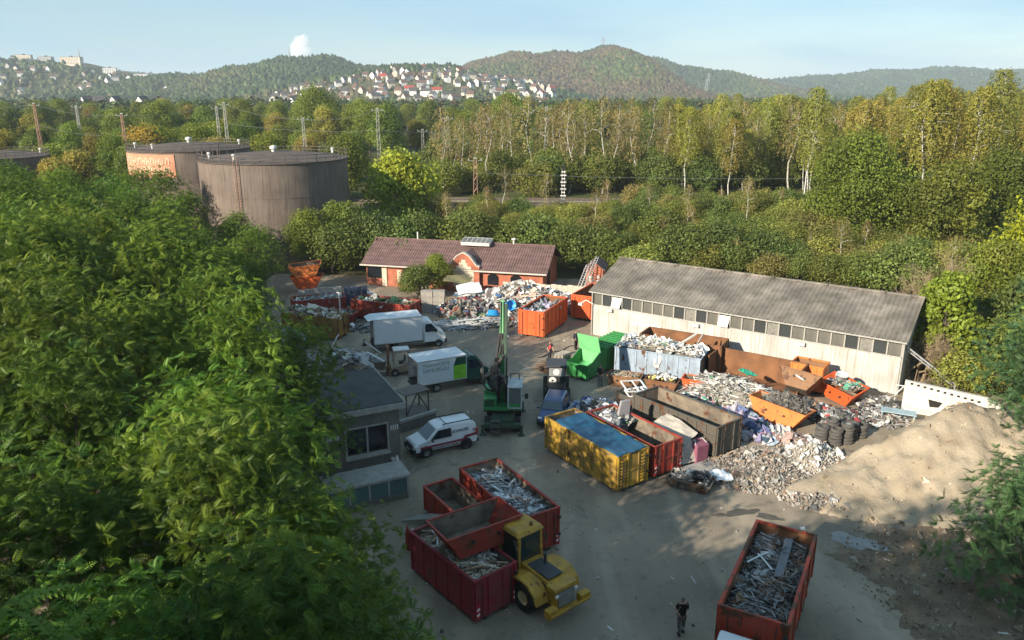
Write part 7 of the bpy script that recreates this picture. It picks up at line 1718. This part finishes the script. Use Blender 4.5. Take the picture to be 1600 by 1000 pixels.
# blue tubs
def tub(label, x, y, z, r_, rot, m, h=.7):
    t = thing('plastic_tub', label, 'tub', (x, y, z), 0); t.rotation_euler = rot
    mb = MB(); mb.lathe([(0, .02), (r_ * .85, 0), (r_, h), (r_ * 1.07, h), (r_ * 1.07, h - .06), (r_ * .93, h - .05), (r_ * .78, .06), (0, .06)], 18); mb.build('bowl', m, t, smooth=True)
    for s in (-1, 1): mb = MB(); mb.path([(s * r_ * 1.05, -.1, h - .1), (s * r_ * 1.2, 0, h - .15), (s * r_ * 1.05, .1, h - .1)], .02); mb.build('handle', m, t)
M_CYAN = mat('plastic_cyan', (.03, .3, .62), .45, var=.08)
tub('left blue tub upturned on the rubbish heap', -1.85, 74.3, 1.0, .62, (PI * .86, .1, 0), M_CYAN, .6); tub('right blue tub standing on its side on the rubbish heap', -.25, 76.2, 1.0, .52, (1.2, .3, .2), M_CYAN, .55)
tub('blue barrel half under the pale film', 7.0, 48.9, .5, .42, (1.35, .3, .9), mat('plastic_blue', (.02, .07, .3), .45), .9)
tub('dark tub standing in the dark low skip', 10.7, 39.9, .45, .36, (.15, .1, .3), M_BLACK, .5)
tub('white basin on the orange skip by the hall', 24.5, 53.6, 1.55, .42, (.2, .1, 0), M_WHITE, .45)
tub('grey tub beside the junk, nearer the box truck', -11.0, 60.2, 0, .55, (0, 0, 0), M_GREYB, .75); tub('grey tub beside the junk, nearer the wood', -12.4, 60.8, 0, .6, (0, 0, 0), M_GREYB, .7)
# tyres
tm = MB(); tm.lathe([(.2, .02), (.27, 0), (.33, .04), (.335, .1), (.33, .17), (.27, .21), (.2, .19), (.19, .1), (.2, .02)], 20); tyme = tm.mesh('tyre', mat('old_tyre', (.085, .078, .07), .9, var=.25, vscale=4))
hub = MB(); hub.lathe([(0, .08), (.1, .07), (.19, .12)], 12); hubm = hub.mesh('rim', M_RIM)
stk = [(20.3, 46.15, 5, 'left front'), (21.05, 45.75, 5, 'middle front'), (21.9, 46.0, 6, 'right front'), (21.2, 46.75, 6, 'middle rear'), (22.5, 46.7, 5, 'right rear'), (23.2, 46.9, 4, 'rightmost')]
for x, y, n, nm in stk:
    for i in range(n):
        o = link('tyre', tyme, None, (x + .03 * math.sin(i * 3 + x), y + .03 * math.cos(i * 2 + y), i * .23 + .02), i * 1.1)
        pos = 'topmost' if i == n - 1 else ('lowest' if i == 0 else ('second', 'third', 'fourth', 'fifth')[i - 1])
        tag(o, f'{pos} old tyre {"" if pos in ("topmost", "lowest") else "from below "}in the {nm} tyre stack', 'tyre', 'stacked tyres'); o.scale = (1.25, 1.25, 1.12)
        if i == n - 1 and nm in ('right front', 'right rear'): link('rim', hubm, o)
for k, (x, y, z, rx) in enumerate(((19.3, 50.4, 1.75, .5), (20.2, 49.2, 1.7, .9))):
    o = link('tyre', tyme, None, (x, y, z), (rx, .3, .5)); tag(o, ('small wheel on top of the scrap on the orange skip', 'small wheel at the right end of the scrap on the orange skip')[k], 'wheel'); link('rim', hubm, o); o.scale = (.8, .8, .9)
# bicycles
def bicycle(label, x, y, rz, lean, m):
    t = thing('bicycle', label, 'bicycle', (x, y, 0), rz, 'scrap bicycles'); t.rotation_euler = (lean, 0, rz)
    for xx in (-.52, .52):
        mb = MB(); mb.lathe([(.30, -.02), (.34, -.02), (.34, .02), (.30, .02), (.30, -.02)], 20, (xx, 0, .34), (PI / 2, 0, 0)); w_ = mb.build('wheel', M_TYRE, t); mb = MB()
        for k in range(6): mb.tube((xx, 0, .34), (xx + .3 * math.cos(k * PI / 3), 0, .34 + .3 * math.sin(k * PI / 3)), .006, n=3)
        mb.build('spokes', M_ALU, w_)
    mb = MB(); mb.path([(-.52, 0, .34), (-.15, 0, .3), (.36, 0, .8), (-.22, 0, .78), (-.15, 0, .3)], .022); mb.path([(-.52, 0, .34), (-.22, 0, .78)], .018); mb.path([(.52, 0, .34), (.34, 0, .95)], .022); mb.build('frame', m, t)
    mb = MB(); mb.path([(.4, -.28, .98), (.34, 0, .98), (.4, .28, .98)], .018); mb.build('handlebar', M_BLACK, t); mb = MB(); mb.box((-.24, 0, .9), (.26, .14, .06)); mb.tube((-.22, 0, .78), (-.24, 0, .9), .015); mb.build('saddle', M_BLACK, t, bevel=.02)
bicycle('reddish scrap bicycle left of the others at the hall corner', 24.0, 49.8, R(-60), .35, M_RED); bicycle('dark scrap bicycle in the middle at the hall corner', 24.9, 50.2, R(-35), .5, M_BLACK); bicycle('silver scrap bicycle right of the others at the hall corner', 25.7, 50.7, R(10), .45, M_ALU)
# pale blue steel trestle
tb = thing('steel_trestle', 'pale blue steel trestle table left of the white slab wall', 'trestle', (26.6, 48.9, 0), R(-25)); M_PB = mat('pale_blue_paint', (.35, .45, .48), .6, var=.15, damount=.3)
mb = MB(); mb.bb(-1.1, 1.1, -.45, .45, .95, 1.0); mb.build('top', M_PB, tb)
for x in (-1, 1):
    for y in (-.4, .4): mb = MB(); mb.tube((x, y, 0), (x, y, .95), .035); mb.build('leg', M_PB, tb)
# rising steel girder right of the hall
gr_ = thing('steel_girder', 'thin slanting steel girder behind the white slab wall', 'girder', (30.2, 55.0, 0), R(-30)); mb = MB(); mb.tube((-1.6, 0, 4.4), (3.2, 0, 1.2), .07, n=6); mb.tube((-1.6, .2, 4.1), (3.2, .2, .9), .05, n=6); mb.build('chord', M_GREYB, gr_)
for i in range(9): mb = MB(); a = i / 9; mb.tube((-1.6 + 4.8 * a, 0, 4.4 - 3.2 * a), (-1.6 + 4.8 * (a + .08), .2, 4.1 - 3.2 * (a + .08)), .03, n=4); mb.build('web_bar', M_GREYB, gr_)
mb = MB(); mb.tube((3.2, .1, 0), (3.2, .1, 1.2), .06); mb.tube((-1.6, .1, 0), (-1.6, .1, 4.4), .06); mb.build('support', M_GREYB, gr_)
# sign post and spindly lamp in the red containers
lp_ = thing('scrap_pole', 'pale pole with a T-shaped top standing in the low red skip', 'pole', (-16.9, 72.7, .8), 0); mb = MB(); mb.tube((0, 0, 0), (0, 0, 2.4), .07); mb.lathe([(.25, 0), (.2, .08), (0, .1)], 10); mb.build('shaft', M_LIGHT, lp_); mb = MB(); mb.box((0, 0, 2.45), (.5, .14, .12), (0, .3, 0)); mb.build('arm', M_LIGHT, lp_)
for k in range(12):
    x = -21.6 + k * .3; mb = MB(); mb.tube((0, 0, 0), (rk.uniform(-.3, .3), rk.uniform(-.3, .3), rk.uniform(1.1, 1.8)), .035); mb.tube((-.12, 0, .9), (.12, 0, .95), .03)
    piece('steel_prop', 'grey steel prop standing among others in the crosswise red container', 'prop', mb, M_GREYB, (x, 75.9 + .35 * math.sin(k * 2.4), 1.4), 0, 'steel props in the crosswise red container')
# plastic funnel in the red container
mb = MB(); mb.path([(0, 0, 0), (.1, 0, .7), (-.2, 0, 1.0), (-.7, 0, 1.05)], .13, 8); piece('white_duct', 'white bent duct behind the red container', 'duct', mb, M_WHITE, (-14.4, 77.6, 1.0), R(10))
# traffic cone near the box truck's tail
tc_ = thing('traffic_cone', 'small dark cone behind the box truck', 'cone', (-13.4, 66.2, 0), 0); mb = MB(); mb.bb(-.2, .2, -.2, .2, 0, .04); mb.build('base', M_BLACK, tc_); mb = MB(); mb.lathe([(.15, .04), (.05, .6), (0, .62)], 12); mb.build('cone', M_BLACK, tc_); mb = MB(); mb.lathe([(.118, .22), (.088, .38)], 12); mb.build('band', M_WHITE, tc_)
# hose lying on the yard
mb = MB(); mb.path([(5.6 + .0 * i - 3.4 * i / 14 + .0, 66.0 - 3.2 * (i / 14) + .25 * math.sin(i * .9), .05) for i in range(15)], .04, 5); piece('hose', 'dark hose trailing across the yard to the worker in the vest', 'hose', mb, M_BLACK, (0, 0, 0), 0)
# gas bottles and pipes left of the small red container
for k, (x, y) in enumerate(((-4.9, 33.4), (-5.2, 33.7))):
    mb = MB(); mb.lathe([(0, 0), (.12, 0), (.13, .1), (.13, .95), (.1, 1.1), (.05, 1.2), (.05, 1.35), (0, 1.36)], 12); piece('gas_bottle', ('pale gas bottle beside the small red container', 'reddish gas bottle beside the small red container')[k], 'gas bottle', mb, (M_LIGHT, M_RED)[k], (x, y, .01), 0, smooth=True)
for k in range(7):
    mb = MB(); mb.tube((0, 0, .04), (1.9, -1.2, .9), .035, n=6); piece('steel_tube', 'thin steel tube leaning beside the small red container', 'tube', mb, M_ALU, (-5.9 + k * .13, 36.4 + k * .09, 0), 0, 'steel tubes beside the small red container')

# ------------------------------------------------------------------ people
def skin(name, verts, edges, rad, m, parent, root=0, sub=2):
    me = bpy.data.meshes.new(name); me.from_pydata(verts, edges, []); me.materials.append(m)
    o = bpy.data.objects.new(name, me); COL.objects.link(o); o.parent = parent
    sk_ = o.modifiers.new('skin', 'SKIN'); sk_.use_smooth_shade = True
    for i, r_ in enumerate(rad):
        sv = me.skin_vertices[0].data[i]; sv.radius = (r_, r_) if isinstance(r_, (int, float)) else r_; sv.use_root = (i == root)
    s = o.modifiers.new('sub', 'SUBSURF'); s.levels = sub; s.render_levels = sub
    return o
M_SKIN = mat('skin_tone', (.42, .25, .18), .6, var=.05); M_HAIR = mat('hair_dark', (.04, .03, .025), .8); M_HAIRG = mat('hair_grey', (.22, .2, .18), .8)
def person(label, x, y, rz, shirt, trousers, hair, stride=.16, arms=((-.05, -.3), (.05, .3)), vest=None, bands=False, h=1.78, long_sleeve=False, bend=0.0):
    """local +x is forward; arms: per side (shoulder swing, elbow bend)"""
    t = thing('person', label, 'person', (x, y, 0), rz); k = h / 1.78; t.scale = (k, k, k)
    hip, sh_ = .92, 1.44; fx = bend
    V = [(0, 0, hip), (fx * .4, 0, 1.12), (fx, 0, 1.36), (fx * 1.15, 0, 1.5), (fx * 1.3 + .01, 0, 1.58)]; E = [(0, 1), (1, 2), (2, 3), (3, 4)]; Rr = [(.13, .16), (.115, .15), (.12, .17), .062, .055]
    legs = []
    for s, fw in ((-1, stride), (1, -stride)):
        b = len(V); V += [(0, s * .1, hip - .06), (fw * .55 + .03, s * .11, .5), (fw, s * .11, .1)]; E += [(0, b), (b, b + 1), (b + 1, b + 2)]; Rr += [.095, .062, .042]; legs.append((fw, s))
    hands = []
    for s, (sw, el) in zip((-1, 1), arms):
        b = len(V); S = Vector((fx, s * .19, sh_)); El = S + Vector((.28 * math.sin(sw), s * .06, -.28 * math.cos(sw))); Wr = El + Vector((.25 * math.sin(sw + el), -s * .02, -.25 * math.cos(sw + el)))
        V += [tuple(S), tuple(El), tuple(Wr)]; E += [(2, b), (b, b + 1), (b + 1, b + 2)]; Rr += [.066, .047, .032]
        d = (Wr - El).normalized(); P0 = Wr + d * .08; V.append(tuple(P0)); E.append((b + 2, b + 3)); Rr.append((.018, .038)); sd = Vector((d.z, 0, -d.x)).normalized()
        for f, (ln, off) in enumerate(((.075, -.03), (.085, -.01), (.08, .012), (.062, .03))):
            c = len(V); q0 = P0 + sd * off + d * .02; q1 = q0 + d * ln * .55; q2 = q1 + (d + Vector((0, -s * .6, 0))).normalized() * ln * .45
            V += [tuple(q0), tuple(q1), tuple(q2)]; E += [(b + 3, c), (c, c + 1), (c + 1, c + 2)]; Rr += [.009, .009, .008]
        c = len(V); q0 = Wr + d * .03 + sd * .035; q1 = q0 + (d + sd).normalized() * .05; V += [tuple(q0), tuple(q1)]; E += [(b + 2, c), (c, c + 1)]; Rr += [.011, .009]
        hands.append((S, El, Wr))
    skin('body', V, E, Rr, M_SKIN, t, 0, 1)
    # head, face and hair
    hx = fx * 1.45 + .02; hd = MB(); hd.lathe([(0, -.115), (.045, -.11), (.066, -.06), (.076, 0), (.074, .05), (.055, .1), (0, .122)], 14, (hx, 0, 1.67)); ho = hd.build('head', M_SKIN, t, smooth=True)
    mb = MB(); mb.prism([(hx + .07, 1.68), (hx + .1, 1.645), (hx + .07, 1.64)], -.012, .012, 'y'); mb.build('nose', M_SKIN, ho)
    for s in (-1, 1):
        mb = MB(); mb.lathe([(0, -.01), (.01, 0), (0, .01)], 8, (hx + .07, s * .03, 1.685)); mb.build('eye', M_BLACK, ho)
        mb = MB(); mb.box((hx - .005, s * .078, 1.665), (.035, .015, .055)); mb.build('ear', M_SKIN, ho, bevel=.006)
    mb = MB(); mb.box((hx + .068, 0, 1.615), (.012, .045, .01)); mb.build('mouth', M_RED, ho)
    mb = MB(); mb.lathe([(.081, .0), (.083, .04), (.07, .095), (.035, .128), (0, .135)], 14, (hx - .012, 0, 1.672)); mb.build('hair', hair, ho, smooth=True)
    # clothes
    ts = [(0, 0, .84), (fx * .4, 0, 1.12), (fx, 0, 1.36), (fx * 1.1, 0, 1.47)]; te = [(0, 1), (1, 2), (2, 3)]; tr_ = [(.155, .185), (.14, .175), (.145, .19), (.085, .1)]
    for S, El, Wr in hands:
        b = len(ts); e2 = Wr if long_sleeve else None
        ts += [tuple(S), tuple(S.lerp(El, .75 if not long_sleeve else 1))]; te += [(2, b), (b, b + 1)]; tr_ += [.085, .066]
        if long_sleeve: ts.append(tuple(El.lerp(Wr, .92))); te.append((b + 1, b + 2)); tr_.append(.045)
    skin('shirt', ts, te, tr_, shirt, t, 0, 1)
    ps = [(0, 0, 1.0)]; pe = []; pr = [(.15, .18)]
    for fw, s in legs:
        b = len(ps); ps += [(0, s * .1, .84), (fw * .55 + .03, s * .11, .5), (fw, s * .11, .12)]; pe += [(0, b), (b, b + 1), (b + 1, b + 2)]; pr += [.112, .085, .07]
    skin('trousers', ps, pe, pr, trousers, t, 0, 1)
    for fw, s in legs:
        mb = MB(); mb.prism([(fw - .09, 0.0), (fw + .19, 0.0), (fw + .19, .05), (fw + .08, .11), (fw - .08, .13)], s * .11 - .05, s * .11 + .05, 'y'); mb.build('shoe', M_BLACK, t, bevel=.02)
        if bands:
            for zz in (.2, .3): mb = MB(); q = fw * (1 - zz / 1.0) + .02; mb.lathe([(.08, -.02), (.083, 0), (.08, .02)], 12, (q, s * .11, zz)); mb.build('reflective_band', M_LIGHT, t)
    if vest is not None: skin('vest', [(0, 0, .98), (fx * .4, 0, 1.14), (fx, 0, 1.36), (fx * 1.05, 0, 1.45)], [(0, 1), (1, 2), (2, 3)], [(.17, .2), (.16, .195), (.165, .205), (.1, .13)], vest, t, 0, 1)
    return t
M_TBLK = mat('cloth_black', (.015, .015, .016), .9); M_TGRY = mat('cloth_grey', (.13, .125, .12), .9, var=.15); M_TWHT = mat('cloth_light', (.45, .44, .43), .9); M_TNVY = mat('cloth_navy', (.03, .035, .05), .9); M_HIVIS = mat('vest_red', (.85, .08, .09), .7, var=.05)
person('worker in black t-shirt and grey work trousers walking away in the foreground', 7.15, 27.45, R(95), M_TBLK, M_TGRY, M_HAIRG, .1, ((.1, .9), (.15, .9)), bands=True, h=1.82)
person('worker in a bright red safety vest standing near the pallets', 3.2, 62.2, R(-70), M_TNVY, M_TNVY, M_HAIR, .06, ((.2, .6), (.2, .6)), vest=M_HIVIS, bend=.08)
person('man in dark jacket and grey trousers beside the green compactor', 6.9, 56.2, R(-100), M_TBLK, M_TGRY, M_HAIR, .05, ((.2, 1.1), (.2, 1.1)), long_sleeve=True)
person('man in dark clothes standing behind the raised green lid', 5.7, 65.2, R(-60), M_TNVY, M_TBLK, M_HAIR, .06, ((.0, .2), (.3, .4)), long_sleeve=True)
person('man in light shirt beside the nose of the green truck', -2.35, 56.6, R(20), M_TWHT, M_TGRY, M_HAIR, .08, ((-.2, .2), (.3, .4)))
